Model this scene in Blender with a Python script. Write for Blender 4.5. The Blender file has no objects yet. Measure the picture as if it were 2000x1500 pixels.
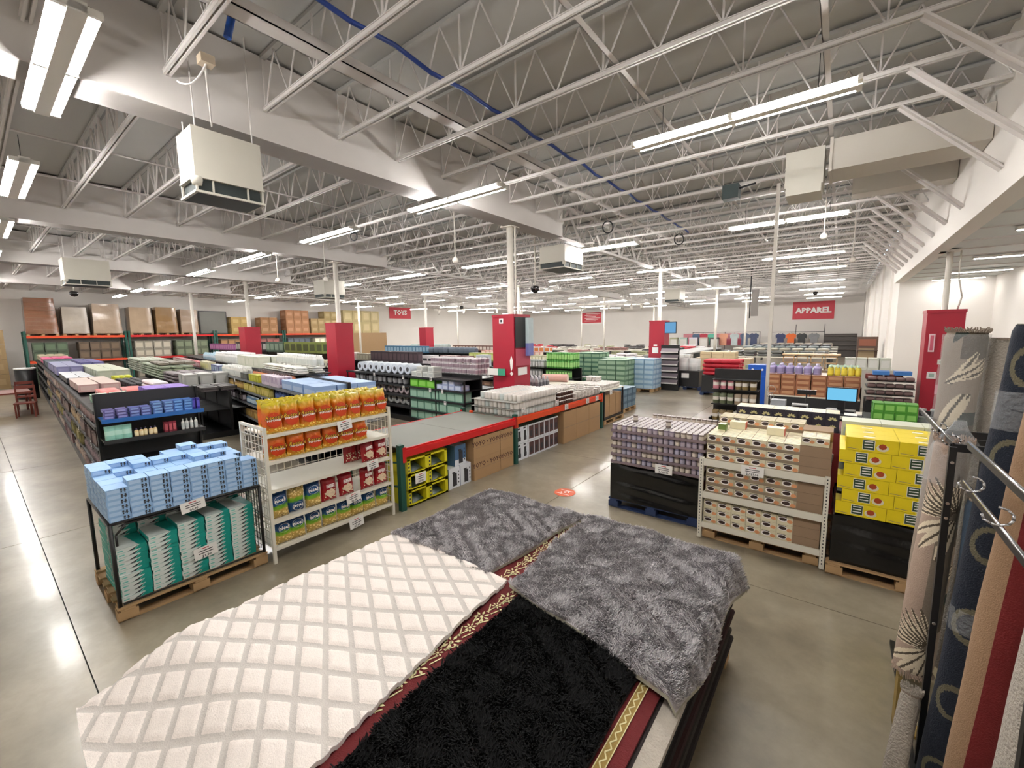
import bpy, math, random
from mathutils import Matrix, Vector
PI = math.pi
rnd = random.Random(7)
SC = bpy.context.scene
COL = SC.collection

# ------------------------------------------------------------------ camera, world, exposure
yaw, pitch, roll = math.radians(37.8), math.radians(6.9), math.radians(0.85)
FW = Vector((-math.sin(yaw) * math.cos(pitch), math.cos(yaw) * math.cos(pitch), -math.sin(pitch)))
RT = Vector((math.cos(yaw), math.sin(yaw), 0))
UP = RT.cross(FW)
R2 = RT * math.cos(roll) - UP * math.sin(roll)
U2 = UP * math.cos(roll) + RT * math.sin(roll)
cam_data = bpy.data.cameras.new('camera')
cam_data.sensor_width = 36
cam_data.lens = 825 / 2000 * 36
cam_data.clip_start = 0.05
cam_data.clip_end = 200
cam = bpy.data.objects.new('camera', cam_data)
COL.objects.link(cam)
m = Matrix((R2, U2, -FW)).transposed().to_4x4()
m.translation = Vector((0, 0, 2.5))
cam.matrix_world = m
SC.camera = cam
world = bpy.data.worlds.new('world')
SC.world = world
world.use_nodes = True
world.node_tree.nodes['Background'].inputs[0].default_value = (0.9, 0.95, 1.0, 1)
world.node_tree.nodes['Background'].inputs[1].default_value = 0.3
SC.view_settings.view_transform = 'Standard'
SC.view_settings.look = 'None'
SC.view_settings.gamma = 1
SC.view_settings.use_curve_mapping = False
SC.view_settings.exposure = 1.74
SC.cycles.max_bounces = 5
SC.cycles.diffuse_bounces = 4
SC.cycles.glossy_bounces = 3
SC.cycles.transmission_bounces = 4
SC.cycles.transparent_max_bounces = 8
SC.cycles.use_denoising = True
SC.cycles.caustics_reflective = False
SC.cycles.caustics_refractive = False
SC.cycles.sample_clamp_indirect = 4.0
TUBE = 60.0      # strength of the fluorescent tubes

# ------------------------------------------------------------------ materials
def lin(c):
    return tuple(((v / 255) / 12.92 if v / 255 <= 0.04045 else ((v / 255 + 0.055) / 1.055) ** 2.4) for v in c)

MATS = {}
def mat(key, c, rough=0.6, metal=0.0, noise=0.08, scale=6.0, bump=0.0, bscale=40.0, alpha=1.0, emit=None, coat=0.0, trans=0.0):
    if key in MATS:
        return MATS[key]
    mt = bpy.data.materials.new(key)
    mt.use_nodes = True
    nt = mt.node_tree
    b = nt.nodes['Principled BSDF']
    l = lin(c)
    b.inputs['Roughness'].default_value = rough
    b.inputs['Metallic'].default_value = metal
    b.inputs['Alpha'].default_value = alpha
    b.inputs['Coat Weight'].default_value = coat
    b.inputs['Transmission Weight'].default_value = trans
    if emit:
        b.inputs['Emission Color'].default_value = (*lin(c), 1)
        b.inputs['Emission Strength'].default_value = emit
    if noise:
        tc = nt.nodes.new('ShaderNodeTexCoord')
        n = nt.nodes.new('ShaderNodeTexNoise')
        n.inputs['Scale'].default_value = scale
        n.inputs['Detail'].default_value = 3
        nt.links.new(tc.outputs['Object'], n.inputs['Vector'])
        mx = nt.nodes.new('ShaderNodeMix')
        mx.data_type = 'RGBA'
        mx.inputs['A'].default_value = (*[v * (1 - noise) for v in l], 1)
        mx.inputs['B'].default_value = (*[min(1, v * (1 + noise)) for v in l], 1)
        nt.links.new(n.outputs['Fac'], mx.inputs['Factor'])
        nt.links.new(mx.outputs['Result'], b.inputs['Base Color'])
    else:
        b.inputs['Base Color'].default_value = (*l, 1)
    if bump:
        tc = nt.nodes.new('ShaderNodeTexCoord')
        n = nt.nodes.new('ShaderNodeTexNoise')
        n.inputs['Scale'].default_value = bscale
        n.inputs['Detail'].default_value = 4
        nt.links.new(tc.outputs['Object'], n.inputs['Vector'])
        bp = nt.nodes.new('ShaderNodeBump')
        bp.inputs['Strength'].default_value = bump
        bp.inputs['Distance'].default_value = 0.02
        nt.links.new(n.outputs['Fac'], bp.inputs['Height'])
        nt.links.new(bp.outputs['Normal'], b.inputs['Normal'])
    MATS[key] = mt
    return mt

def emis(key, c, s):
    if key in MATS:
        return MATS[key]
    mt = bpy.data.materials.new(key)
    mt.use_nodes = True
    nt = mt.node_tree
    nt.nodes.clear()
    e = nt.nodes.new('ShaderNodeEmission')
    e.inputs[0].default_value = (*lin(c), 1)
    e.inputs[1].default_value = s
    o = nt.nodes.new('ShaderNodeOutputMaterial')
    nt.links.new(e.outputs[0], o.inputs[0])
    MATS[key] = mt
    return mt

# ------------------------------------------------------------------ mesh builder
class MB:
    def __init__(s):
        s.v, s.f, s.m, s.sm = [], [], [], []
        s.mats = []
    def mi(s, mt):
        if mt not in s.mats:
            s.mats.append(mt)
        return s.mats.index(mt)
    def quad(s, pts, mt, smooth=False):
        k = len(s.v)
        s.v += [tuple(p) for p in pts]
        s.f.append(tuple(range(k, k + len(pts))))
        s.m.append(s.mi(mt)); s.sm.append(smooth)
        return s
    def box(s, x0, y0, z0, x1, y1, z1, mt, rot=None):
        k = len(s.v)
        P = [(x0, y0, z0), (x1, y0, z0), (x1, y1, z0), (x0, y1, z0), (x0, y0, z1), (x1, y0, z1), (x1, y1, z1), (x0, y1, z1)]
        if rot:
            c = Vector(((x0 + x1) / 2, (y0 + y1) / 2, (z0 + z1) / 2))
            P = [tuple(rot @ (Vector(p) - c) + c) for p in P]
        s.v += P
        i = s.mi(mt)
        for q in ((0, 3, 2, 1), (4, 5, 6, 7), (0, 1, 5, 4), (1, 2, 6, 5), (2, 3, 7, 6), (3, 0, 4, 7)):
            s.f.append(tuple(k + a for a in q)); s.m.append(i); s.sm.append(False)
        return s
    def beam(s, p, q, w, h, mt):
        p, q = Vector(p), Vector(q)
        d = (q - p).normalized()
        up = Vector((0, 0, 1)) if abs(d.z) < 0.95 else Vector((1, 0, 0))
        a = d.cross(up).normalized() * (w / 2)
        b = a.cross(d).normalized() * (h / 2)
        k = len(s.v)
        for e in (p, q):
            s.v += [tuple(e - a - b), tuple(e + a - b), tuple(e + a + b), tuple(e - a + b)]
        i = s.mi(mt)
        for f in ((0, 1, 2, 3), (7, 6, 5, 4), (0, 4, 5, 1), (1, 5, 6, 2), (2, 6, 7, 3), (3, 7, 4, 0)):
            s.f.append(tuple(k + x for x in f)); s.m.append(i); s.sm.append(False)
        return s
    def cyl(s, p, q, r, mt, n=10, r2=None, caps=True, capmat=None, smooth=True):
        p, q = Vector(p), Vector(q)
        r2 = r if r2 is None else r2
        d = (q - p).normalized()
        up = Vector((0, 0, 1)) if abs(d.z) < 0.9 else Vector((1, 0, 0))
        a = d.cross(up).normalized(); b = d.cross(a)
        k = len(s.v)
        for e, rr in ((p, r), (q, r2)):
            for j in range(n):
                t = 2 * PI * j / n
                s.v.append(tuple(e + (a * math.cos(t) + b * math.sin(t)) * rr))
        i = s.mi(mt)
        for j in range(n):
            j2 = (j + 1) % n
            s.f.append((k + j, k + n + j, k + n + j2, k + j2)); s.m.append(i); s.sm.append(smooth)
        if caps:
            c = s.mi(capmat or mt)
            s.f.append(tuple(k + j for j in range(n))); s.m.append(c); s.sm.append(False)
            s.f.append(tuple(k + n + j for j in reversed(range(n)))); s.m.append(c); s.sm.append(False)
        return s
    def lathe(s, prof, mt, n=12, c=(0, 0, 0), mts=None, smooth=True):
        k = len(s.v)
        for r, z in prof:
            for j in range(n):
                t = 2 * PI * j / n
                s.v.append((c[0] + r * math.cos(t), c[1] + r * math.sin(t), c[2] + z))
        for a in range(len(prof) - 1):
            i = s.mi(mts[a] if mts else mt)
            for j in range(n):
                j2 = (j + 1) % n
                s.f.append((k + a * n + j, k + a * n + j2, k + (a + 1) * n + j2, k + (a + 1) * n + j)); s.m.append(i); s.sm.append(smooth)
        return s
    def grid(s, fn, nu, nv, mt, smooth=True, matfn=None):
        k = len(s.v)
        for a in range(nu + 1):
            for b in range(nv + 1):
                s.v.append(tuple(fn(a / nu, b / nv)))
        for a in range(nu):
            for b in range(nv):
                mm = matfn((a + .5) / nu, (b + .5) / nv) if matfn else mt
                s.f.append((k + a * (nv + 1) + b, k + (a + 1) * (nv + 1) + b, k + (a + 1) * (nv + 1) + b + 1, k + a * (nv + 1) + b + 1))
                s.m.append(s.mi(mm)); s.sm.append(smooth)
        return s
    def add(s, o, M=None):
        k = len(s.v)
        s.v += [tuple(M @ Vector(v)) for v in o.v] if M else list(o.v)
        for f, mi_, sm in zip(o.f, o.m, o.sm):
            s.f.append(tuple(k + a for a in f)); s.m.append(s.mi(o.mats[mi_])); s.sm.append(sm)
        return s
    def mesh(s, name):
        me = bpy.data.meshes.new(name)
        me.from_pydata(s.v, [], s.f)
        for mt in s.mats:
            me.materials.append(mt)
        me.polygons.foreach_set('material_index', s.m)
        me.polygons.foreach_set('use_smooth', s.sm)
        me.update()
        return me

_txt = {}
def text_mb(txt, size, mt, spacing=1.0, shear=0.0, bold=0.0):
    """flat lettering as an MB in its own XY plane, centred"""
    key = (txt, size, shear, bold)
    if key not in _txt:
        cu = bpy.data.curves.new('t', 'FONT')
        cu.body = txt; cu.size = size; cu.align_x = 'CENTER'; cu.align_y = 'CENTER'
        cu.resolution_u = 1; cu.shear = shear; cu.offset = bold
        ob = bpy.data.objects.new('t', cu)
        COL.objects.link(ob)
        bpy.context.view_layer.update()
        me = bpy.data.meshes.new_from_object(ob)
        vs = [tuple(v.co) for v in me.vertices]; fs = [tuple(p.vertices) for p in me.polygons]
        bpy.data.objects.remove(ob); bpy.data.curves.remove(cu); bpy.data.meshes.remove(me)
        _txt[key] = (vs, fs)
    vs, fs = _txt[key]
    o = MB()
    o.v = list(vs); o.f = list(fs); i = o.mi(mt); o.m = [i] * len(fs); o.sm = [False] * len(fs)
    return o

FX = Matrix(((0, 0, 1, 0), (1, 0, 0, 0), (0, 1, 0, 0), (0, 0, 0, 1)))      # lettering on a face that looks towards +X
FY = Matrix(((1, 0, 0, 0), (0, 0, -1, 0), (0, 1, 0, 0), (0, 0, 0, 1)))     # lettering on a face that looks towards -Y

# ------------------------------------------------------------------ objects
def obj(name, me, parent=None, loc=(0, 0, 0), rz=0.0):
    if isinstance(me, MB):
        me = me.mesh(name)
    o = bpy.data.objects.new(name, me)
    o.location = loc
    if rz:
        o.rotation_euler = (0, 0, rz)
    if parent:
        o.parent = parent
    COL.objects.link(o)
    return o
def tag(o, label=None, cat=None, group=None, kind=None):
    if label: o['label'] = label
    if cat: o['category'] = cat
    if group: o['group'] = group
    if kind: o['kind'] = kind
    return o
def thing(name, label, cat, loc=(0, 0, 0), rz=0.0, group=None):
    o = bpy.data.objects.new(name, None)
    o.empty_display_size = 0.1
    o.location = loc; o.rotation_euler = (0, 0, rz)
    COL.objects.link(o)
    return tag(o, label, cat, group)
def dup(o, loc=None, rz=None, parent=None, **kw):
    c = o.copy(); COL.objects.link(c)
    if parent is not None: c.parent = parent
    if loc is not None: c.location = loc
    if rz is not None: c.rotation_euler = (0, 0, rz)
    for ch in list(o.children):
        dup(ch, parent=c)
    if kw: tag(c, **kw)
    return c
def struct(name, mb, label=None, parent=None, loc=(0, 0, 0)):
    o = obj(name, mb, parent, loc)
    if not parent:
        o['kind'] = 'structure'
    if label: o['label'] = label
    return o
ORD = 'first second third fourth fifth sixth seventh eighth ninth tenth eleventh twelfth thirteenth fourteenth fifteenth sixteenth seventeenth eighteenth nineteenth twentieth'.split()
def ranks(vals, gap=.03):
    u = sorted(vals); st = [u[0]]
    for a, b in zip(u, u[1:]):
        if b - a > gap: st.append(b)
    return [max(i for i, s in enumerate(st) if v >= s - 1e-9) for v in vals], len(st)
def whichone(label, places, rz=0.0, lim=300):
    """a label for each copy: its place in the row, its row and its layer"""
    n = len(places)
    if n < 2 or n > lim: return [label] * n
    c, s = math.cos(-rz), math.sin(-rz)
    X = [p[0] * c - p[1] * s for p in places]; Y = [p[0] * s + p[1] * c for p in places]; Z = [p[2] for p in places]
    (rx, nx), (ry, ny), (rzk, nz) = ranks(X), ranks(Y), ranks(Z, .02)
    if max(nx, ny, nz) > 20: return [label] * n
    out = []
    for i in range(n):
        if nx >= ny: al, na, dp, nd = rx[i], nx, ry[i], ny
        else: al, na, dp, nd = ry[i], ny, nx - 1 - rx[i], nx
        t = []
        if na > 1: t.append('%s from left' % ORD[al])
        if nd > 1: t.append('%s row' % ORD[dp] if dp else 'front row')
        if nz > 1: t.append('top layer' if rzk[i] == nz - 1 else '%s layer' % ORD[rzk[i]] if rzk[i] else 'bottom layer')
        l = label + ', ' + ', '.join(t) if t else label
        out.append(l)
    if max(len(l.split()) for l in out) > 16:
        w = label.split()
        sfx = max(len(l.split()) for l in out) - len(w)
        keep = max(7, 16 - sfx)
        w = w[:keep]
        while w[-1].endswith(',') or w[-1] in ('the', 'a', 'of', 'on', 'in', 'and', 'with', 'at', 'by', 'to', 'before', 'behind', 'beside', 'under', 'right', 'left', 'its', 'next', 'top', 'second', 'third', 'lowest', 'near', 'beneath', 'below', 'dark', 'black', 'long', 'white', 'pale', 'red', 'tall', 'its', 'lit', 'hard'): w.pop()
        out = [l.replace(label, ' '.join(w), 1) for l in out]
    return out
def many(me, name, label, cat, group, places, rz=0.0, plain=False):
    """one thing and its copies; places = (x, y, z[, rz])"""
    if isinstance(me, MB):
        me = me.mesh(name)
    first = None
    labs = [label] * len(places) if plain else whichone(label, places, rz)
    for p, lb_ in zip(places, labs):
        if first is None:
            first = tag(obj(name, me, None, p[:3], p[3] if len(p) > 3 else 0.0), lb_, cat, group if len(places) > 1 else None)
        else:
            c = first.copy(); c.location = p[:3]
            c.rotation_euler = (0, 0, p[3] if len(p) > 3 else 0.0)
            c['label'] = lb_
            COL.objects.link(c)
    return first
def jit(a):
    return rnd.uniform(-a, a)
# ------------------------------------------------------------------ the setting
M_wall = mat('painted_block_wall', (234, 229, 223), 0.85, noise=0.04, scale=0.6)
M_steel = mat('white_painted_steel', (206, 201, 197), 0.55, noise=0.06, scale=2)
M_deck = mat('painted_roof_deck', (180, 179, 175), 0.8, noise=0.07, scale=0.8)
M_deck2 = mat('painted_deck_rib', (140, 141, 140), 0.8, noise=0.05)
M_low = mat('tile_ceiling_white', (214, 218, 216), 0.85, noise=0.03)

def floor_material():
    mt = bpy.data.materials.new('polished_concrete')
    mt.use_nodes = True
    nt = mt.node_tree
    b = nt.nodes['Principled BSDF']
    tc = nt.nodes.new('ShaderNodeTexCoord')
    def noise(sc, det, rgh=0.6):
        n = nt.nodes.new('ShaderNodeTexNoise')
        n.inputs['Scale'].default_value = sc; n.inputs['Detail'].default_value = det; n.inputs['Roughness'].default_value = rgh
        nt.links.new(tc.outputs['Object'], n.inputs['Vector'])
        return n
    n1, n2, n3 = noise(0.55, 6), noise(5.0, 8, 0.7), noise(1.6, 5, 0.6)
    r = nt.nodes.new('ShaderNodeValToRGB')
    r.color_ramp.elements[0].position = 0.36; r.color_ramp.elements[0].color = (*lin((112, 103, 86)), 1)
    r.color_ramp.elements[1].position = 0.66; r.color_ramp.elements[1].color = (*lin((150, 140, 122)), 1)
    nt.links.new(n1.outputs['Fac'], r.inputs['Fac'])
    mx = nt.nodes.new('ShaderNodeMix'); mx.data_type = 'RGBA'; mx.blend_type = 'OVERLAY'
    mx.inputs['Factor'].default_value = 0.35
    nt.links.new(r.outputs['Color'], mx.inputs['A']); nt.links.new(n2.outputs['Fac'], mx.inputs['B'])
    nt.links.new(mx.outputs['Result'], b.inputs['Base Color'])
    mr = nt.nodes.new('ShaderNodeMapRange')
    mr.inputs['To Min'].default_value = 0.24; mr.inputs['To Max'].default_value = 0.40
    nt.links.new(n3.outputs['Fac'], mr.inputs['Value']); nt.links.new(mr.outputs['Result'], b.inputs['Roughness'])
    b.inputs['Coat Weight'].default_value = 0.25; b.inputs['Coat Roughness'].default_value = 0.12
    bp = nt.nodes.new('ShaderNodeBump'); bp.inputs['Strength'].default_value = 0.03; bp.inputs['Distance'].default_value = 0.01
    nt.links.new(n2.outputs['Fac'], bp.inputs['Height']); nt.links.new(bp.outputs['Normal'], b.inputs['Normal'])
    return mt
M_floor = floor_material()
M_joint = mat('dark_joint_filler', (46, 43, 38), 0.8)
floor = struct('floor', MB().box(-36.6, -3.6, -0.2, 4.0, 49.9, -0.02, M_joint), 'polished grey brown concrete shop floor')
gx = [-36.6] + [-3.27 - 4.6 * k for k in range(7, -1, -1)] + [1.33, 4.0]
gx = sorted(set(gx))
gy = [-3.6, 0.33, 4.5, 7.4] + [7.4 + 4.6 * k for k in range(1, 10)] + [49.9]
gy = sorted(y for y in set(gy) if y <= 49.9)
for a in range(len(gx) - 1):
    for b_ in range(len(gy) - 1):
        obj('floor_slab', MB().box(gx[a] + .004, gy[b_] + .004, -0.02, gx[a + 1] - .004, gy[b_ + 1] - .004, 0.0, M_floor), floor)

struct('wall_left', MB().box(-36.8, -3.6, 0, -36.6, 49.9, 6.1, M_wall), 'white painted side wall behind the pallet racking')
struct('wall_back', MB().box(-36.6, 49.9, 0, 4.2, 50.1, 6.1, M_wall), 'white painted far wall with the clothing sign')
struct('wall_front', MB().box(-36.6, -3.8, 0, 4.2, -3.6, 6.1, M_wall))
struct('wall_right', MB().box(3.75, -3.6, 0, 3.95, 20.0, 4.2, M_wall), 'white wall of the lower entrance bay')
w = struct('wall_alcove', MB().box(1.5, 20.0, 0, 3.75, 20.2, 4.2, M_wall).box(1.5, 20.2, 0, 1.7, 49.9, 6.1, M_wall), 'white wall that closes the entrance bay and runs on to the far wall')
for yy in (22.5, 27.5, 33, 39, 45):
    obj('wall_pilaster', MB().box(1.43, yy, 0, 1.5, yy + .3, 5.9, M_wall), w)
# deep soffit beam between the high roof and the entrance bay
struct('header_beam', MB().box(1.38, -3.6, 4.02, 1.62, 20.2, 6.05, M_wall), 'deep white header beam over the entrance bay')
low = struct('ceiling_low', MB().box(1.62, -3.6, 4.07, 3.75, 20.0, 4.25, M_low), 'low white ceiling of the entrance bay')
for yy in [-2 + 1.22 * k for k in range(18)]:
    obj('ceiling_grid', MB().box(1.62, yy, 4.05, 3.75, yy + .025, 4.072, M_steel), low)

ceiling = struct('ceiling', MB().box(-36.6, -3.6, 6.0, 1.4, 49.9, 6.15, M_deck), 'grey white corrugated roof deck')
rib = MB().box(-19.0, -.03, -0.02, 19.0, .03, 0.0, M_deck2).mesh('deck_rib')
for k in range(0, 54):
    obj('deck_rib', rib, ceiling, (-17.6, -3.3 + k, 6.0))

# open web joists, one per metre
BAYS = [(-5.9, 1.38), (-13.45, -6.4), (-20.95, -13.9), (-28.45, -21.4), (-36.6, -28.9)]
def joist_mesh(L, near):
    j = MB()
    for y in (-.035, .012):
        j.box(-L / 2, y, 0.0, L / 2, y + .023, .045, M_steel)
    j.box(-L / 2, -.045, 0.035, L / 2, .045, .043, M_steel)
    j.box(-L / 2, -.03, .62, L / 2, .03, .66, M_deck)
    wb = MB()
    n = int(round(L / 0.62)); s = L / n
    for k in range(n):
        x = -L / 2 + k * s
        a, b2, c2 = (x, 0, .03), (x + s / 2, 0, .62), (x + s, 0, .03)
        if near:
            wb.cyl(a, b2, .011, M_steel, 5, caps=False); wb.cyl(b2, c2, .011, M_steel, 5, caps=False)
        else:
            wb.beam(a, b2, .022, .022, M_steel); wb.beam(b2, c2, .022, .022, M_steel)
        if k % 2 == 0:
            wb.beam((x, 0, .03), (x, 0, .62), .018, .018, M_steel)
    return j.mesh('joist'), wb.mesh('joist_web')
for (x0, x1) in BAYS:
    L = x1 - x0
    cm, wm = joist_mesh(L, x0 > -6)
    first = None
    for k in range(-3, 50):
        y = 0.64 + k * 1.0
        j = obj('ceiling_joist', cm, ceiling, ((x0 + x1) / 2, y, 5.3))
        obj('joist_web', wm, j)

# solid girders that stop beyond the columns, then open truss girders
GX = (-6.15, -13.68, -21.18, -28.68)
def truss(y0, y1):
    t = MB()
    L = y1 - y0
    t.box(-.08, y0, 0, .08, y1, .07, M_steel).box(-.08, y0, .86, .08, y1, .93, M_steel)
    n = max(1, int(L / 1.3)); s = L / n
    for k in range(n):
        t.beam((0, y0 + k * s, .04), (0, y0 + (k + .5) * s, .9), .05, .05, M_steel)
        t.beam((0, y0 + (k + .5) * s, .9), (0, y0 + (k + 1) * s, .04), .05, .05, M_steel)
    return t
def solid(y0, y1):
    t = MB().box(-.03, y0, 0.02, .03, y1, .98, M_steel)
    t = MB().box(-.22, y0, 0.0, .22, y1, .99, M_steel)
    t.box(-.235, y0, 0.0, .235, y1, .03, M_steel)
    return t
gm = [(solid, -3.6, 9.9), (truss, 9.9, 26.7), (solid, 26.7, 31), (truss, 31, 49.9)]
gms = [(f(y0, y1).mesh('girder'), y0) for f, y0, y1 in gm]
for gxx in GX:
    for me, y0 in gms:
        obj('ceiling_girder', me, ceiling, (gxx, 0, 4.97 if me.name.startswith('girder') else 5))

# raking braces from the joists down to the header
br = MB().beam((.42, 0, 5.31), (1.38, 0, 4.33), .085, .02, M_steel).beam((.42, .04, 5.31), (1.38, .04, 4.33), .012, .08, M_steel).mesh('brace')
for y in (4.64, 5.64, 6.66, 7.66, 9.7, 11.0, 12.3, 13.6, 14.6, 15.6, 16.6, 17.6, 18.6, 19.6):
    obj('ceiling_brace', br, ceiling, (0, y - .02, 0))
# bridging lines across the joists
bm = MB().box(-.03, -3.6, 0, .03, 49.9, .006, M_steel).box(-.03, -3.6, 0, -.024, 49.9, .03, M_steel)
for x in (-2.1, -0.3, -9.2, -11.3, -16.5, -19.0, -24, -31.5):
    obj('ceiling_bridging', bm if isinstance(bm, bpy.types.Mesh) else bm, ceiling, (x, 0, 5.37))
obj('ceiling_channel', MB().box(-.10, -3.6, 0, .10, 7.3, .012, M_steel).box(-.10, -3.6, 0, -.09, 7.3, .1, M_steel).box(.09, -3.6, 0, .10, 7.3, .1, M_steel), ceiling, (-4.55, 0, 5.44))

# columns with red casings
M_red = mat('red_casing', (162, 22, 46), 0.45, noise=0.06, scale=1.5)
M_post = mat('column_white', (212, 206, 196), 0.5)
def column(name, label, x, y, w_, top, post_top=5.0, r=.075, dup_pipe=False):
    t = thing(name, label, 'column', (x, y, 0))
    t['kind'] = 'structure'
    p = MB().cyl((0, 0, 0), (0, 0, post_top), r, M_post, 14)
    p.box(-.16, -.16, post_top - .03, .16, .16, post_top, M_post)
    obj('column_post', p, t)
    if dup_pipe:
        obj('conduit', MB().cyl((r + .07, 0, top), (r + .07, 0, post_top + .3), .02, M_post, 8), t)
    if not w_: return t
    h = w_ / 2
    c = MB().box(-h, -h, 0, h, h, top, M_red).box(-h - .012, -h - .012, top - .05, h + .012, h + .012, top + .012, M_red)
    obj('casing', c, t)
    return t
CL = {(-6.15, 8.0): 'white steel column in a red casing behind the white canisters', (-13.68, 8.0): 'white steel column in a red casing right of the tall stacked cartons',
      (-21.18, 8.0): 'white column in a red casing in front of the stacked cartons', (-6.15, 18.4): 'white column in a red casing carrying a lit screen', (-13.68, 18.4): 'white column in a red casing hidden behind the nearest red casing',
      (-21.18, 18.4): 'white column in a small red casing beyond the household aisles'}
for gxx in GX:
    for gy_ in (8.0, 18.4, 28.8, 39.2):
        k_ = (gxx, gy_)
        col_ = column('column', CL.get(k_, 'bare white steel column far down the shop, %s girder from the header, %s along it' % (('first', 'second', 'third', 'fourth')[GX.index(gxx)], ('first', 'second', 'third', 'fourth')[(8.0, 18.4, 28.8, 39.2).index(gy_)])),
            gxx - (.17 if k_ == (-6.15, 8.0) else .05), gy_ + (.15 if k_ == (-6.15, 8.0) else 0), .64 if k_ in CL else 0, 2.92, 4.98, .08 if gxx > -7 else .075, gxx > -7 and gy_ < 10)
c2 = column('column', 'white square post in a tall red casing beside the rug rolls', 1.68, 12.6, .56, 2.83, 4.05, .05)
# ------------------------------------------------------------------ hanging lights
M_tube = emis('fluorescent_tube', (255, 252, 249), TUBE)
M_refl = mat('fixture_enamel', (225, 222, 214), 0.4, noise=0.02)
M_dark = mat('dark_metal', (34, 35, 38), 0.5)
M_blk = mat('black_metal', (16, 16, 18), 0.42, noise=0.05)
def make_light(label):
    t = thing('strip_light', label, 'light', group='ceiling strip lights')
    h = MB().box(-1.16, -.055, -.012, 1.16, .055, .07, M_refl)
    for s in (-1, 1):  # thin wings added over the tubes to keep hot spots off the deck
        h.quad([(-1.16, s * .06, .05), (1.16, s * .06, .05), (1.16, s * .145, .034), (-1.16, s * .145, .034)], M_refl)
        h.quad([(-1.16, s * .145, .035), (1.16, s * .145, .035), (1.16, s * .06, .056), (-1.16, s * .06, .056)], M_refl)
    for x in (-1.16, -.02, 1.12):
        h.box(x, -.14, .0, x + .04, .14, .05, M_refl)
    obj('housing', h, t)
    tb = MB().cyl((-.54, 0, 0), (.54, 0, 0), .017, M_tube, 6).mesh('tube')
    for x in (-.57, .57):
        for y in (-.105, .105):
            obj('tube', tb, t, (x, y, .012))
    wr = MB().cyl((0, 0, .07), (0, 0, .45), .004, M_dark, 4, caps=False).mesh('hanger')
    for x in (-.8, .8):
        obj('hanger', wr, t, (x, 0, 0))
    return t
LX = tuple(.952 * v for v in (-1.2, -5.98, -10.5, -15.25, -20.0, -24.7, -29.4, -34.0))
LY = tuple(.952 * v for v in (0.8, 5.98, 12.15, 18.3, 22.4, 28.5, 33.9, 39.2, 43.8))
L0 = None
for j, y in enumerate(LY):
    for i, x in enumerate(LX):
        lab = 'twin tube strip light, %s row from the header beam, %s from the front' % (('first', 'second', 'third', 'fourth', 'fifth', 'sixth', 'seventh', 'eighth')[i], ('first', 'second', 'third', 'fourth', 'fifth', 'sixth', 'seventh', 'eighth', 'ninth')[j])
        if L0 is None:
            L0 = make_light(lab); L0.location = (x, y, 4.88)
        else:
            dup(L0, (x + (jit(.12) if j > 2 else 0), y + (jit(.08) if j > 2 else 0), 4.88), label=lab)

# lights of the low entrance bay
lt = MB().box(-.6, -.07, -.05, .6, .07, 0, M_refl)
lt2 = MB().box(-.58, -.03, -.062, .58, .03, -.05, emis('small_tube', (255, 252, 249), 16.0))
for k, (x, y) in enumerate(((2.85, 14.1), (2.95, 17.4), (2.85, 19.6), (2.7, 10.4), (2.7, 6.5), (2.7, 2.5))):
    t = thing('surface_light', 'slim surface light on the low entrance ceiling, %s' % ('third from its end wall', 'second from its end wall', 'nearest its end wall', 'fourth from its end wall', 'fifth from its end wall', 'sixth from its end wall')[k], 'light', (x, y, 4.05), 0, 'entrance ceiling lights')
    obj('housing', lt if k == 0 else surf_me[0], t) if k else None
    if k == 0:
        surf_me = (lt.mesh('housing'), lt2.mesh('tube'))
        obj('housing', surf_me[0], t)
    obj('tube', surf_me[1], t)

# ------------------------------------------------------------------ suspended air units
M_ac = mat('cream_enamel', (198, 194, 182), 0.5, noise=0.03)
M_grille = mat('dark_grille', (38, 48, 48), 0.5)
def air_unit(label, x, y, z, lx=.82, ly=1.08, h=.72, rz=0.0):
    t = thing('suspended_air_unit', label, 'air conditioner', (x, y, z), rz)
    b = MB().box(-lx / 2, -ly / 2, .17, lx / 2, ly / 2, h, M_ac)
    obj('casing', b, t)
    g = MB()
    for sx in (-1, 1):
        for sy in (-1, 1):
            g.box(sx * (lx / 2) - .02 * (sx > 0), sy * (ly / 2) - .02 * (sy > 0), 0, sx * (lx / 2) + .02 * (sx < 0), sy * (ly / 2) + .02 * (sy < 0), .17, M_ac)
    g.box(-lx / 2 - .01, -ly / 2 - .01, 0, lx / 2 + .01, ly / 2 + .01, .025, M_ac)
    g.box(-lx / 2 - .01, -ly / 2 - .01, .16, lx / 2 + .01, ly / 2 + .01, .18, M_ac)
    obj('outlet_frame', g, t)
    d = MB().box(-lx / 2 + .03, -ly / 2 + .03, .003, lx / 2 - .03, ly / 2 - .03, .165, M_grille)
    d.box(-lx / 2 + .02, -ly / 2 + .02, -.004, lx / 2 - .02, ly / 2 - .02, .0, M_grille)
    for k in (-.18, .18):
        d.box(lx / 2 - .035, k - .008, .02, lx / 2 - .005, k + .008, .165, M_ac)
    obj('louvre', d, t)
    w_ = MB()
    for sx in (-1, 1):
        for sy in (-1, 1):
            w_.cyl((sx * (lx / 2 - .06), sy * (ly / 2 - .06), h), (sx * (lx / 2 - .06), sy * (ly / 2 - .06), 6.0 - z), .008, M_steel, 5, caps=False)
    obj('hanging_rod', w_, t)
    s = MB().lathe([(.0, -.10), (.045, -.09), (.06, -.03), (.055, .0), (0, .01)], M_ac, 12)
    obj('sensor', s, t, (lx / 2 - .03, -ly / 2 + .02, .17))
    return t
air_unit('boxy cream air unit hanging on cables beside the long solid girder', -5.97, 2.1, 4.1, .50, .70, .70)
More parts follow.
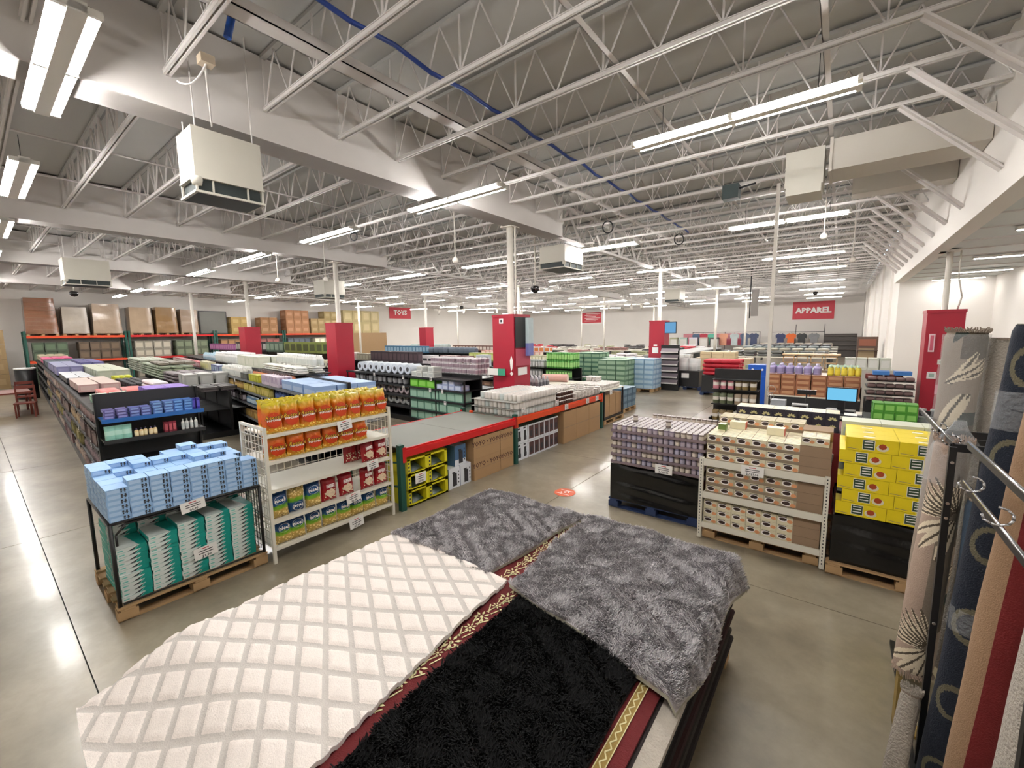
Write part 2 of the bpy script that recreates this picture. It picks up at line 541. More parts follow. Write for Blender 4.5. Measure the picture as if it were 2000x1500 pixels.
air_unit('cream air unit hanging near the racking wall at the far end of the front aisle', -19.2, 2.62, 4.18, .8, 1.05, .8)
air_unit('cream air unit hanging past the end of the long solid girder', -6.5, 10.8, 4.27, .82, 1.05, .62)
air_unit('cream air unit hanging behind the middle red column', -18.8, 10.6, 4.2, .9, 1.0, .8)
air_unit('small cream air unit high behind the column with the lit screen', -8.2, 27.0, 4.2, .9, 1.1, .8)
# big square duct and its unit near the header
M_duct = mat('painted_duct', (198, 192, 182), 0.5, noise=0.05, scale=2)
obj('air_duct', MB().box(-.28, 8.25, 4.86, 1.37, 8.95, 5.3, M_duct).box(-.3, 8.22, 4.84, -.26, 8.98, 5.32, M_duct), ceiling)['label'] = 'large square white air duct'
obj('duct_plenum', MB().box(-.86, 8.3, 4.72, -.36, 8.9, 5.26, M_ac).box(-.84, 8.29, 4.6, -.38, 8.89, 4.72, M_ac), ceiling)['label'] = 'white plenum box at the duct end'
obj('air_duct', MB().box(.0, 10.35, 4.95, 1.37, 10.75, 5.28, M_duct), ceiling)
# blue service hose strung over the joists
M_blue = mat('blue_hose', (30, 58, 130), 0.45)
M_blue2 = mat('blue_fitting', (26, 72, 150), 0.4)
hs = MB()
yy = -3.5
while yy < 13.5:
    y2 = yy + .5
    za = 5.425 if round((yy + .36) % 1, 1) in (0.0, 1.0) else 5.40
    hs.cyl((-3.77 + .01 * math.sin(yy * 3), yy, 5.40 + .02 * math.cos(yy * 2 * PI)), (-3.77 + .01 * math.sin(y2 * 3), y2, 5.40 + .02 * math.cos(y2 * 2 * PI)), .024, M_blue, 8, caps=False)
    yy = y2
tag(obj('blue_air_hose', hs), 'long blue hose strung through the joists', 'hose')
tag(obj('hose_reel_end', MB().cyl((-4.95, 1.9, 5.42), (-4.95, 1.97, 5.7), .035, M_blue2, 10)), 'short blue fitting hanging beside the near joist', 'fitting')
tag(obj('cable_junction_box', MB().box(-5.2, 1.70, 5.18, -5.08, 1.82, 5.26, mat('beige_box', (170, 155, 135), .6))), 'beige junction box on the joist above the near air unit', 'junction box')
cb = MB()
def sag(mb, p, q, s, r, mt, n=8):
    p, q = Vector(p), Vector(q); last = p
    for k in range(1, n + 1):
        t = k / n
        c = p.lerp(q, t) - Vector((0, 0, s * 4 * t * (1 - t)))
        mb.cyl(last, c, r, mt, 5, caps=False); last = c
sag(cb, (-5.12, 1.74, 5.2), (-5.85, 2.0, 4.9), -.03, .01, M_steel)
sag(cb, (-5.12, 1.76, 5.2), (-5.3, 1.55, 5.0), .1, .01, M_steel)
tag(obj('looped_cable', cb), 'white cable looping from the junction box to the near air unit', 'cable')

# sprinkler pipe
pp = MB().cyl((-4.55, 7.3, 5.42), (-4.55, 30, 5.42), .045, M_steel, 10)
for k in range(12):
    pp.cyl((-4.55, 7.9 + 1.1 * k, 5.42), (-4.55, 8.05 + 1.1 * k, 5.42), .065, M_steel, 10)
obj('sprinkler_pipe', pp, ceiling)

# small hanging things
def pendant(label, x, y, z0, z1):
    t = thing('pendant_sensor', label, 'sensor', (x, y, z0))
    obj('stem', MB().cyl((0, 0, .08), (0, 0, z1 - z0), .012, M_post, 8), t)
    obj('head', MB().lathe([(0, -.06), (.05, -.05), (.075, 0), (.06, .05), (.02, .09)], M_post, 12), t)
pendant('white pendant sensor on a rod below the strip light left of the near column', -7.05, 7.05, 4.15, 6.0)
pendant('white pendant sensor on a rod near the header beam braces', .12, 14.1, 4.22, 6.0)
pendant('white pendant sensor over the haircare aisle', -14.2, 6.3, 4.25, 6.0)
pendant('white pendant sensor above the middle red column', -12.6, 7.0, 4.2, 6.0)
pendant('white pendant sensor on a rod over the checkout pole', -.45, 12.4, 4.6, 6.0)
pendant('white pendant sensor behind the near red column', -11, 13.5, 4.3, 6.0)
pendant('white pendant sensor between the crockery and the lit screen', -5.2, 16.5, 4.3, 6.0)
def dome(label, x, y, z, zt):
    t = thing('dome_camera', label, 'camera', (x, y, z))
    obj('dome', MB().lathe([(0, -.16), (.1, -.13), (.15, -.04), (.16, .02), (.12, .08), (0, .1)], mat('smoked_dome', (22, 20, 20), .15, noise=0), 16), t)
    obj('stem', MB().cyl((0, 0, .08), (0, 0, zt - z), .02, M_post, 8), t)
dome('smoked dome camera hanging above the wrapped rack pallets', -28.0, 3.35, 4.6, 6.0)
dome('smoked dome camera hanging to the right of the near column', -8.4, 12.2, 4.0, 6.0)
dome('smoked dome camera hanging over the clothing sign', -1.55, 36.0, 4.9, 6.0)
dome('smoked dome camera far off beside the spotlight track', -22, 22.5, 4.4, 6.0)
def coil(label, x, y, z, r=.12, a=0.6):
    mb = MB()
    for q in range(2):
        pts = [Vector((x + (r + .01 * q) * math.cos(t) * math.cos(a), y + (r + .01 * q) * math.cos(t) * math.sin(a), z + (r + .01 * q) * 1.15 * math.sin(t))) for t in [2 * PI * k / 16 for k in range(17)]]
        for k in range(16):
            mb.cyl(pts[k], pts[k + 1], .011, M_dark, 5, caps=False)
    tag(obj('cable_coil', mb), label, 'cable coil')
coil('dark cable coil hanging above the strip light left of the near column', -6.05, 6.35, 5.28)
coil('dark cable coil hanging right of the girder end', -4.7, 10.0, 5.05, .12)
coil('small dark cable coil hanging over the middle aisle strip light', -10.8, 6.9, 5.2, .09)
coil('small dark cable coil hanging near the dark junction box', -4.0, 13.4, 5.2, .13)
tag(obj('dark_speaker_box', MB().box(-2.0, 9.35, 5.02, -1.72, 9.6, 5.28, mat('slate_box', (52, 66, 66), .5)).cyl((-1.72, 9.45, 5.2), (-1.45, 9.5, 5.25), .02, M_dark, 6)), 'dark slate speaker box fixed under the joists', 'speaker')
cm = thing('security_camera', 'white bullet camera on the low entrance ceiling', 'camera', (2.55, 9.6, 3.98))
obj('body', MB().cyl((-.12, 0, 0), (.16, .02, -.02), .04, M_dark, 12), cm)
obj('bracket', MB().cyl((.02, 0, .02), (.02, 0, .08), .03, M_post, 8), cm)
cc = thing('fan_heater', 'white caged heater bracketed on the header beam at the picture edge', 'heater', (1.18, 4.95, 4.45))
cage = MB()
for r_, zz in ((.2, 0), (.19, .08), (.14, .14), (.07, .17)):
    pts = [Vector((-zz, r_ * math.cos(t), r_ * math.sin(t))) for t in [2 * PI * k / 20 for k in range(21)]]
    for k in range(20): cage.cyl(pts[k], pts[k + 1], .007, M_post, 4, caps=False)
for k in range(12):
    t = 2 * PI * k / 12
    cage.cyl((0, .2 * math.cos(t), .2 * math.sin(t)), (-.17, .05 * math.cos(t), .05 * math.sin(t)), .006, M_post, 4, caps=False)
obj('cage', cage, cc)
obj('body', MB().cyl((0, 0, 0), (.19, 0, 0), .15, M_post, 16), cc)

# thin white pole over the checkout
tag(obj('power_pole', MB().box(-1.16, 9.97, .92, -1.10, 10.03, 5.3, M_post)), 'slim white power pole rising from the checkout to the joists', 'pole')

# hanging track spotlights
for k, (x, y, L, lab) in enumerate(((-20.5, 21.5, 4.6, 'white spotlight track right of the toy sign'), (-11.2, 24.5, 4.0, 'white spotlight track right of the near red column'))):
    t = thing('spotlight_track', lab, 'track light', (x, y, 4.15))
    d = Vector((math.cos(-.55), math.sin(.45), 0))
    d = Vector((.8, .6, 0))
    obj('rail', MB().beam(-d * L / 2, d * L / 2, .06, .05, M_post), t)
    for s in (-.42, -.05, .3, .45):
        p = d * L * s
        obj('spot', MB().cyl(p + Vector((0, 0, -.05)), p + Vector((.1, -.15, -.3)), .07, M_post, 10), t)
        obj('drop_rod', MB().cyl(p, p + Vector((0, 0, 1.85)), .01, M_post, 4, caps=False), t)
# ------------------------------------------------------------------ shared shop kit
M_wood = mat('pallet_wood', (172, 140, 100), 0.75, noise=0.18, scale=7)
M_card = mat('cardboard', (168, 134, 96), 0.8, noise=0.06, scale=4)
M_card2 = mat('cardboard_grey', (146, 122, 98), 0.8, noise=0.06, scale=4)
M_white = mat('white_enamel', (222, 218, 204), 0.45, noise=0.03)
M_paper = mat('white_paper', (236, 234, 230), 0.7, noise=0.02)
M_ink = mat('print_ink', (52, 50, 56), 0.7, noise=0)
M_ink2 = mat('print_ink_red', (190, 50, 60), 0.7, noise=0)
M_film = mat('black_stretch_film', (8, 9, 10), 0.22, noise=0.1, scale=3, bump=0.55, bscale=5)
M_green = mat('green_rack_steel', (14, 74, 62), 0.5)
M_rbeam = mat('red_rack_beam', (196, 26, 28), 0.45)
M_obeam = mat('orange_rack_beam', (214, 72, 28), 0.5)
M_gdeck = mat('grey_deck_board', (104, 104, 96), 0.55, noise=0.06, scale=1.5)

def pallet_meshes(lx, ly, wood):
    pb = MB().box(0, 0, 0, .095, ly, .018, wood).mesh('deck_board')
    bl = MB().box(0, 0, 0, .14, .14, .078, wood).mesh('block')
    sb = MB().box(0, 0, 0, lx, .10, .018, wood).mesh('stringer_board')
    return pb, bl, sb
_pal = {}
def pallet(label, x0, y0, lx, ly, wood=None, group=None, turn=False):
    """wooden pallet with its near left corner at x0, y0; boards run along Y"""
    wood = wood or M_wood
    if turn: lx, ly = ly, lx
    key = (lx, ly, wood.name)
    if key not in _pal: _pal[key] = pallet_meshes(lx, ly, wood)
    pb, bl, sb = _pal[key]
    t = thing('wooden_pallet', label, 'pallet', (x0 + (ly if turn else 0), y0, 0), PI / 2 if turn else 0, group)
    n = max(5, int(lx / .16))
    for k in range(n):
        obj('deck_board', pb, t, (k * (lx - .095) / (n - 1), 0, .12))
    for k in (0, (lx - .14) / 2, lx - .14):
        obj('bottom_board', pb, t, (k + .02, 0, 0.0))
        for q in (0, (ly - .14) / 2, ly - .14):
            obj('block', bl, t, (k, q, .02))
    for q in (.02, (ly - .1) / 2, ly - .12):
        obj('stringer_board', sb, t, (0, q, .1))
    return t

def card_mb(w, h, txt=None, lines=3):
    """a price card in its XY plane"""
    o = MB().box(-w / 2, -h / 2, -.001, w / 2, h / 2, .001, M_paper)
    for k in range(lines):
        ww = w * (.30 if k == 0 else .62)
        y = h * (.34 - .2 * k)
        o.box(-ww / 2, y - h * .035, .001, ww / 2, y + h * .035, .0016, M_ink2 if k == 0 else M_ink)
    if txt:
        t = text_mb(txt, h * .3, M_ink, bold=.001)
        o.add(t, Matrix.Translation((0, -h * .33, .002)))
    return o
def card_x(label, x, y, z, w=.2, h=.11, txt='$5.00', tilt=0.0):
    M = FX
    o = MB().add(card_mb(w, h, txt), M)
    c = tag(obj('price_card', o, None, (x, y, z)), label, 'price card')
    c.rotation_euler = (tilt, 0, 0)
    return c
def card_y(label, x, y, z, w=.2, h=.11, txt='$5.00', tilt=0.0):
    o = MB().add(card_mb(w, h, txt), FY)
    c = tag(obj('price_card', o, None, (x, y, z)), label, 'price card')
    c.rotation_euler = (0, tilt, 0)
    return c

def carton(w, d, h, body, lab=None, frac=(.1, .9, .15, .85), top=None, tape=None):
    """carton centred on x, y with its base at 0; printed panels on the +X and -Y faces"""
    o = MB().box(-w / 2, -d / 2, 0, w / 2, d / 2, h, body)
    e = .0015
    if lab:
        a, b, c, f = frac
        o.quad([(w / 2 + e, -d / 2 + d * a, h * c), (w / 2 + e, -d / 2 + d * b, h * c), (w / 2 + e, -d / 2 + d * b, h * f), (w / 2 + e, -d / 2 + d * a, h * f)], lab)
        o.quad([(-w / 2 + w * a, -d / 2 - e, h * c), (-w / 2 + w * b, -d / 2 - e, h * c), (-w / 2 + w * b, -d / 2 - e, h * f), (-w / 2 + w * a, -d / 2 - e, h * f)], lab)
    if top:
        o.quad([(-w / 2, -d / 2, h + e), (w / 2, -d / 2, h + e), (w / 2, d / 2, h + e), (-w / 2, d / 2, h + e)], top)
    if tape:
        o.box(-w / 2 - .001, -.025, h, w / 2 + .001, .025, h + .001, tape)
    return o

# ------------------------------------------------------------------ pallet cage with pale blue and teal cartons
pallet('wooden pallet under the black cage of pale blue and teal cartons', -5.95, .585, 1.08, 1.235)
cage = thing('pallet_cage', 'black tubular two level cage standing on a wooden pallet', 'display cage', (0, 0, .138))
def tube_path(mb, pts, r, mt, n=8):
    for a, b in zip(pts, pts[1:]):
        mb.cyl(a, b, r, mt, n)
X0, X1, Y0, Y1, ZT = -5.92, -4.90, .61, 1.80, .76
for i, (x, y) in enumerate(((X1, Y0), (X1, Y1), (X0, Y0), (X0, Y1))):
    obj('post', MB().cyl((x, y, 0), (x, y, ZT), .016, M_blk, 8), cage)
sh = MB()
for y in (Y0, Y1):
    sh.cyl((X0, y, ZT), (X1, y, ZT), .014, M_blk, 8)
for x in (X0, X1):
    sh.cyl((x, Y0, ZT), (x, Y1, ZT), .014, M_blk, 8)
sh.box(X0, Y0, ZT - .004, X1, Y1, ZT + .004, M_dark)
obj('shelf', sh, cage)
wr = MB()
for k in range(1, 14):
    wr.cyl((X0 + k * (X1 - X0) / 14, Y1, 0.02), (X0 + k * (X1 - X0) / 14, Y1, ZT), .003, M_blk, 4, caps=False)
for k in range(1, 12):
    wr.cyl((X0, Y1, k * ZT / 12), (X1, Y1, k * ZT / 12), .003, M_blk, 4, caps=False)
obj('side_mesh', wr, cage)
fr = MB()
fr.cyl((X1 + .01, Y0 + .1, ZT - .02), (X1 + .01, Y1, ZT - .02), .009, M_blk, 8).cyl((X1 + .01, Y0 + .03, ZT - .2), (X1 + .01, Y0 + .03, ZT - .1), .009, M_blk, 8).cyl((X1 + .01, Y0 + .03, ZT - .1), (X1 + .01, Y0 + .1, ZT - .02), .009, M_blk, 8)
fr.cyl((X1 + .01, Y0 + .02, .02), (X1 + .01, Y1, .02), .009, M_blk, 8)
obj('front_rail', fr, cage)

M_pb = mat('pale_blue_carton', (146, 184, 226), 0.5, noise=0.05, scale=9)
M_pb2 = mat('pale_blue_band', (176, 206, 238), 0.5, noise=0.03)
def blue_box():
    w, d, h = .20, .148, .0495
    o = carton(w - .003, d - .003, h - .001, M_pb, M_pb2, (.06, .62, .2, .8))
    x = w / 2 + .001
    for y, s in ((.028, .013), (.052, .011)):                # two small printed figures
        o.box(x - .001, y - s / 2, .026, x, y + s / 2, .042, M_ink)
        o.box(x - .001, y - s / 3, .008, x, y + s / 3, .024, M_ink)
    o.box(x - .001, .038, .020, x, .062, .026, M_ink)
    for k in range(4):
        o.box(-.06 + .03 * k, -d / 2 + .0002, .02, -.052 + .03 * k, -d / 2 + .001, .026, M_ink)
    return o
H = [[6, 7, 7, 7, 7, 7, 7, 6], [6, 4, 5, 5, 4, 6, 6, 5], [6, 5, 6, 6, 6, 7, 7, 6], [7, 6, 7, 7, 7, 7, 6, 6], [7, 7, 7, 6, 7, 8, 7, 7]]
pl = []
for r_, row in enumerate(H):
    for c_, n in enumerate(row):
        for k in range(n):
            pl.append((-5.0 - .203 * r_ + jit(.004), .683 + .1495 * c_ + jit(.002), .9065 + .0497 * k, jit(.015)))
many(blue_box(), 'blue_carton', 'flat pale blue carton with small dark figures, stacked on the black pallet cage', 'carton', 'pale blue cartons on the black cage', pl)

M_tw = mat('carton_white', (214, 222, 218), 0.45, noise=0.05)
M_teal = mat('carton_teal', (16, 146, 134), 0.45, noise=0.08)
M_teal2 = mat('carton_teal_light', (108, 196, 184), 0.45, noise=0.05)
def teal_box():
    w, d, h = .33, .215, .041
    o = MB().box(-w / 2, -d / 2, 0, w / 2, d / 2, h - .001, M_teal)
    x = w / 2 + .001
    o.quad([(x, -d / 2, 0), (x, .005, 0), (x, .06, h - .002), (x, -d / 2, h - .002)], M_tw)
    o.quad([(-w / 2, -d / 2, h - .0005), (w / 2, -d / 2, h - .0005), (w / 2, .05, h - .0005), (-w / 2, .0, h - .0005)], M_tw)
    o.quad([(x + .0005, .005, 0), (x + .0005, .022, 0), (x + .0005, .06, h - .002)], M_teal2)
    o.quad([(x + .001, -.03, .002), (x + .001, .012, .002), (x + .001, .05, h - .006)], M_ink)
    o.quad([(x + .001, -d / 2 + .012, h * .35), (x + .001, -d / 2 + .05, h * .35), (x + .001, -d / 2 + .05, h * .6), (x + .001, -d / 2 + .012, h * .6)], M_teal2)
    return o
pl = []
for r_, row in enumerate(((12, 13, 14, 14, 14), (15, 15, 16, 16, 15))):
    for c_, n in enumerate(row):
        for k in range(n):
            sx = .0 if (c_, k > 5) != (0, True) else -.02
            pl.append((-5.12 - .38 * r_ + jit(.006) + sx, .745 + .222 * c_ + jit(.004), .142 + .0405 * k, jit(.02)))
many(teal_box(), 'teal_carton', 'flat white and teal carton stacked inside the lower level of the black cage', 'carton', 'white and teal cartons inside the black cage', pl)
card_x('white price card hung on the cage shelf in front of the pale blue cartons', -4.865, 1.2, .885, .2, .105, '$4.00', .1)
card_x('white price card taped on the teal cartons', -4.93, 1.28, .36, .2, .12, '$1.00', .08)

# ------------------------------------------------------------------ white wire shelf of snack bags
SX0, SX1, SY0, SY1 = -5.42, -4.80, 1.865, 3.44
ws = thing('wire_shelf', 'white wire shelf unit full of snack bags next to the black cage', 'shelf', (0, 0, 0))
for x, y in ((SX1, SY0), (SX1, SY1), (SX0, SY0), (SX0, SY1)):
    obj('post', MB().box(x - .016, y - .016, 0, x + .016, y + .016, 1.53, M_white), ws)
LV = (.17, .475, .83, 1.145, 1.44)
for z in LV:
    s_ = MB().box(SX0, SY0 + .016, z - .012, SX1, SY1 - .016, z, M_white)
    s_.box(SX1 - .008, SY0, z - .03, SX1 + .008, SY1, z + .004, M_white)
    obj('shelf_board', s_, ws)
def wire_panel(mb, p0, p1, z0, z1, step, r):
    p0, p1 = Vector(p0), Vector(p1); L = (p1 - p0).length
    n = max(1, int(round(L / step)))
    for k in range(n + 1):
        q = p0.lerp(p1, k / n)
        mb.box(q.x - r, q.y - r, z0, q.x + r, q.y + r, z1, M_white)
    n = max(1, int(round((z1 - z0) / step)))
    for k in range(n + 1):
        z = z0 + k * (z1 - z0) / n
        mb.box(min(p0.x, p1.x) - r, min(p0.y, p1.y) - r, z - r, max(p0.x, p1.x) + r, max(p0.y, p1.y) + r, z + r, M_white)
for y in (SY0, SY1):
    pn = MB(); wire_panel(pn, (SX0, y), (SX1, y), .17, 1.5, .088, .0032)
    pn.box(SX0, y - .012, 1.5, SX1, y + .012, 1.53, M_white)
    obj('side_mesh', pn, ws)
pn = MB(); wire_panel(pn, (SX0, SY0), (SX0, SY1), .17, 1.45, .088, .0032)
obj('back_mesh', pn, ws)

def bagmat(key, kind):
    mt = bpy.data.materials.new(key); mt.use_nodes = True
    nt = mt.node_tree; b = nt.nodes['Principled BSDF']
    b.inputs['Roughness'].default_value = .28
    tc = nt.nodes.new('ShaderNodeTexCoord'); sp = nt.nodes.new('ShaderNodeSeparateXYZ')
    nt.links.new(tc.outputs['Object'], sp.inputs[0])
    ns = nt.nodes.new('ShaderNodeTexNoise'); ns.inputs['Scale'].default_value = 22; ns.inputs['Detail'].default_value = 3
    nt.links.new(tc.outputs['Object'], ns.inputs['Vector'])
    mr = nt.nodes.new('ShaderNodeMath'); mr.operation = 'MULTIPLY_ADD'; mr.inputs[1].default_value = .06; 
    nt.links.new(ns.outputs['Fac'], mr.inputs[0]); nt.links.new(sp.outputs['Z'], mr.inputs[2])
    rp = nt.nodes.new('ShaderNodeValToRGB'); nt.links.new(mr.outputs[0], rp.inputs['Fac'])
    cr = rp.color_ramp
    st = {'orange': [(.03, (226, 180, 50)), (.10, (206, 112, 26)), (.14, (200, 84, 20)), (.25, (206, 100, 22)), (.30, (206, 146, 26)), (.345, (176, 158, 36))],
          'blue': [(.03, (150, 130, 70)), (.12, (196, 160, 84)), (.145, (120, 170, 40)), (.175, (96, 158, 36)), (.19, (16, 74, 128)), (.30, (14, 58, 108))],
          'red': [(.03, (150, 18, 28)), (.10, (160, 20, 30)), (.3, (138, 10, 24)), (.34, (170, 30, 40))]}[kind]
    cr.elements[0].position, cr.elements[0].color = st[0][0], (*lin(st[0][1]), 1)
    cr.elements[1].position, cr.elements[1].color = st[-1][0], (*lin(st[-1][1]), 1)
    for p, c in st[1:-1]:
        e = cr.elements.new(p); e.color = (*lin(c), 1)
    last = rp.outputs['Color']
    # popcorn pieces printed on the lower part
    vo = nt.nodes.new('ShaderNodeTexVoronoi'); vo.inputs['Scale'].default_value = 38
    nt.links.new(tc.outputs['Object'], vo.inputs['Vector'])
    mx = nt.nodes.new('ShaderNodeMix'); mx.data_type = 'RGBA'
    c2 = {'orange': (250, 226, 120), 'blue': (232, 206, 140), 'red': (238, 222, 190)}[kind]
    th = nt.nodes.new('ShaderNodeMath'); th.operation = 'LESS_THAN'; th.inputs[1].default_value = .42
    nt.links.new(vo.outputs['Distance'], th.inputs[0])
    zz = nt.nodes.new('ShaderNodeMath'); zz.operation = 'LESS_THAN'; zz.inputs[1].default_value = {'orange': .085, 'blue': .125, 'red': .165}[kind]
    nt.links.new(mr.outputs[0], zz.inputs[0])
    ml = nt.nodes.new('ShaderNodeMath'); ml.operation = 'MULTIPLY'
    nt.links.new(th.outputs[0], ml.inputs[0]); nt.links.new(zz.outputs[0], ml.inputs[1])
    f = ml.outputs[0]
    if kind == 'red':
        ab = nt.nodes.new('ShaderNodeMath'); ab.operation = 'ABSOLUTE'; nt.links.new(sp.outputs['Y'], ab.inputs[0])
        lt_ = nt.nodes.new('ShaderNodeMath'); lt_.operation = 'LESS_THAN'; lt_.inputs[1].default_value = .07; nt.links.new(ab.outputs[0], lt_.inputs[0])
        m3 = nt.nodes.new('ShaderNodeMath'); m3.operation = 'MULTIPLY'; nt.links.new(f, m3.inputs[0]); nt.links.new(lt_.outputs[0], m3.inputs[1]); f = m3.outputs[0]
    nt.links.new(f, mx.inputs['Factor']); nt.links.new(last, mx.inputs['A']); mx.inputs['B'].default_value = (*lin(c2), 1)
    nt.links.new(mx.outputs['Result'], b.inputs['Base Color'])
    n2 = nt.nodes.new('ShaderNodeTexNoise'); n2.inputs['Scale'].default_value = 14; nt.links.new(tc.outputs['Object'], n2.inputs['Vector'])
    bp = nt.nodes.new('ShaderNodeBump'); bp.inputs['Strength'].default_value = .55; bp.inputs['Distance'].default_value = .03
    nt.links.new(n2.outputs['Fac'], bp.inputs['Height']); nt.links.new(bp.outputs['Normal'], b.inputs['Normal'])
    return mt
M_bo, M_bb, M_br = bagmat('bag_orange', 'orange'), bagmat('bag_blue', 'blue'), bagmat('bag_red', 'red')
M_brown = mat('bag_brown_ink', (70, 34, 14), .5, noise=0)
M_yel = mat('bag_yellow_ink', (250, 200, 40), .5, noise=0)
M_wht = mat('bag_white_ink', (246, 240, 236), .5, noise=0)
M_odk = mat('bag_deep_orange', (196, 60, 18), .35, noise=.05)
def bag(w, h, d, mt, deco, seed=1):
    r = random.Random(seed)
    o = MB()
    def puff(u, v):
        a = max(0, 1 - abs(2 * u - 1) ** 3.2); b = max(0, 1 - abs(2 * v - 1) ** 4)
        return (a ** .6) * (b ** .6)
    wob = [[r.uniform(-1, 1) for _ in range(13)] for _ in range(11)]
    def side(sg):
        def fn(u, v):
            i, j = int(u * 8), int(v * 10)
            wv = wob[min(i, 10)][min(j, 12)] * .005 * puff(u, v)
            pinch = 1 - .05 * puff(.5, v)
            wv2 = .006 * math.sin(23 * u + 9 * v + seed) * math.sin(17 * v + seed) * (1 if .06 < v < .94 else 0)
            return (sg * (d / 2 * puff(u, v)) + wv + wv2, (u - .5) * w * pinch + (.006 * wob[0][min(j, 12)] if j > 8 else 0), v * h + (.008 * wob[1][i] if j == 10 else 0))
        return fn
    o.grid(side(1), 16, 20, mt); o.grid(side(-1), 8, 10, mt)
    x = d / 2 + .009
    if deco == 'orange':
        n = 18
        P = [(x - .006 - .012 * abs(math.cos(2 * PI * k / n)), .38 * w * math.cos(2 * PI * k / n), h * .44 + h * .26 * math.sin(2 * PI * k / n)) for k in range(n)]
        k0 = len(o.v)
        o.quad([(x - .002, p[1], p[2]) for p in P], M_odk)
        o.add(text_mb("Reese's", w * .30, M_brown, shear=.35, bold=.005), Matrix.Translation((x, 0, h * .53)) @ FX)
        o.add(text_mb("Reese's", w * .30, M_yel, shear=.35), Matrix.Translation((x + .001, 0, h * .532)) @ FX)
        o.add(text_mb('POPCORN', w * .15, M_wht, bold=.0015), Matrix.Translation((x, 0, h * .435)) @ FX)
    elif deco == 'blue':
        for q in range(24):
            a0, a1 = 2 * PI * q / 24, 2 * PI * (q + 1) / 24
            R, rr = w * .32, w * .305
            zc = h * .72
            o.quad([(x, R * math.cos(a0), zc + R * .8 * math.sin(a0)), (x, R * math.cos(a1), zc + R * .8 * math.sin(a1)), (x, rr * math.cos(a1), zc + rr * .8 * math.sin(a1)), (x, rr * math.cos(a0), zc + rr * .8 * math.sin(a0))], M_wht)
        o.add(text_mb('nice!', w * .3, M_wht, bold=.002), Matrix.Translation((x, 0, h * .72)) @ FX)
    elif deco == 'red':
        for zc in (.72, .64):
            o.quad([(x, -.24 * w, h * (zc - .04)), (x, .26 * w, h * (zc - .03)), (x, .26 * w, h * (zc + .045)), (x, -.24 * w, h * (zc + .035))], M_wht)
            for k in range(5):
                y = (-.2 + .09 * k) * w
                o.quad([(x + .001, y, h * (zc - .02)), (x + .001, y + .05 * w, h * (zc - .018)), (x + .001, y + .045 * w, h * (zc + .022)), (x + .001, y + .01 * w, h * (zc + .02))], M_br)
        o.quad([(x - .002, .30 * w * math.cos(t), h * .38 + h * .17 * math.sin(t) + .01 * math.cos(5 * t)) for t in [2 * PI * k / 14 for k in range(14)]], mat('bag_cream_print', (226, 200, 170), .5, noise=.35, scale=45))
    return o
def bagrow(name, mesh, label, group, x, z, ys, tilt=-.08, flip=()):
    me = mesh.mesh(name); f = None
    labs = whichone(label, [(x, y, z) for y in ys])
    for k, y in enumerate(ys):
        if f is None:
            o = tag(obj(name, me), label, 'snack bag', group); f = o
        else:
            o = f.copy(); COL.objects.link(o)
        o['label'] = labs[k]
        o.location = (x + jit(.008), y, z)
        o.rotation_euler = (jit(.05), tilt + jit(.03), jit(.1))
        if k in flip:
            o.rotation_euler = (PI, -tilt, 0); o.location.z = z + .29
bo = bag(.20, .335, .10, M_bo, 'orange', 3)
bagrow('popcorn_bag', bo, 'orange and yellow popcorn bag in the front line of the top wire shelf', 'orange popcorn bags on the top shelf', -4.88, LV[4], [1.99 + .197 * k for k in range(8)])
bagrow('popcorn_bag', bag(.20, .345, .10, M_bo, 'orange', 5), 'orange and yellow popcorn bag standing behind the front line on the top wire shelf', 'orange popcorn bags behind on the top shelf', -5.03, LV[4], [2.03 + .19 * k for k in range(8)], -.1)
bagrow('popcorn_bag', bag(.20, .34, .10, M_bo, 'orange', 6), 'orange and yellow popcorn bag at the back of the top wire shelf', 'orange popcorn bags at the back of the top shelf', -5.20, LV[4], [2.06 + .18 * k for k in range(8)], -.1)
bagrow('popcorn_bag', bag(.205, .275, .10, M_bo, 'orange', 8), 'orange popcorn bag on the second wire shelf', 'orange popcorn bags on the second shelf', -4.875, LV[3], [2.0 + .207 * k for k in range(6)], -.03)
bagrow('popcorn_bag', bag(.205, .27, .10, M_bo, 'orange', 9), 'orange popcorn bag behind the front line on the second wire shelf', 'orange popcorn bags behind on the second shelf', -5.03, LV[3], [2.02 + .207 * k for k in range(5)], -.03)
bagrow('puffed_snack_bag', bag(.19, .275, .10, M_br, 'red', 11), 'dark red snack bag on the half empty middle wire shelf', 'dark red bags on the middle shelf', -4.88, LV[2], [3.14, 3.33], -.05)
bagrow('puffed_snack_bag', bag(.19, .275, .10, M_br, 'none', 12), 'dark red snack bag turned away at the back of the middle wire shelf', 'dark red bags at the back of the middle shelf', -5.05, LV[2], [2.98, 3.15, 3.32], -.05)
bagrow('mixed_snack_bag', bag(.19, .285, .10, M_bb, 'blue', 14), 'blue and green snack bag on the fourth wire shelf', 'blue and green bags on the fourth shelf', -4.885, LV[1], [1.99, 2.17, 2.37], -.08, (1,))
bagrow('puffed_snack_bag', bag(.2, .28, .10, M_br, 'red', 16), 'dark red snack bag on the fourth wire shelf beside the blue bags', 'dark red bags on the fourth shelf', -4.885, LV[1], [2.57, 2.81, 3.1, 3.31], -.07)
bagrow('mixed_snack_bag', bag(.19, .255, .09, M_bb, 'blue', 18), 'blue and green snack bag on the lowest wire shelf', 'blue and green bags on the lowest shelf', -4.875, LV[0], [2.0, 2.155, 2.36, 2.56, 2.74, 2.93, 3.12, 3.31], -.08)
card_x('white price card clipped to the top wire shelf', -4.782, 2.78, 1.40, .19, .125, '$3.00', .12)
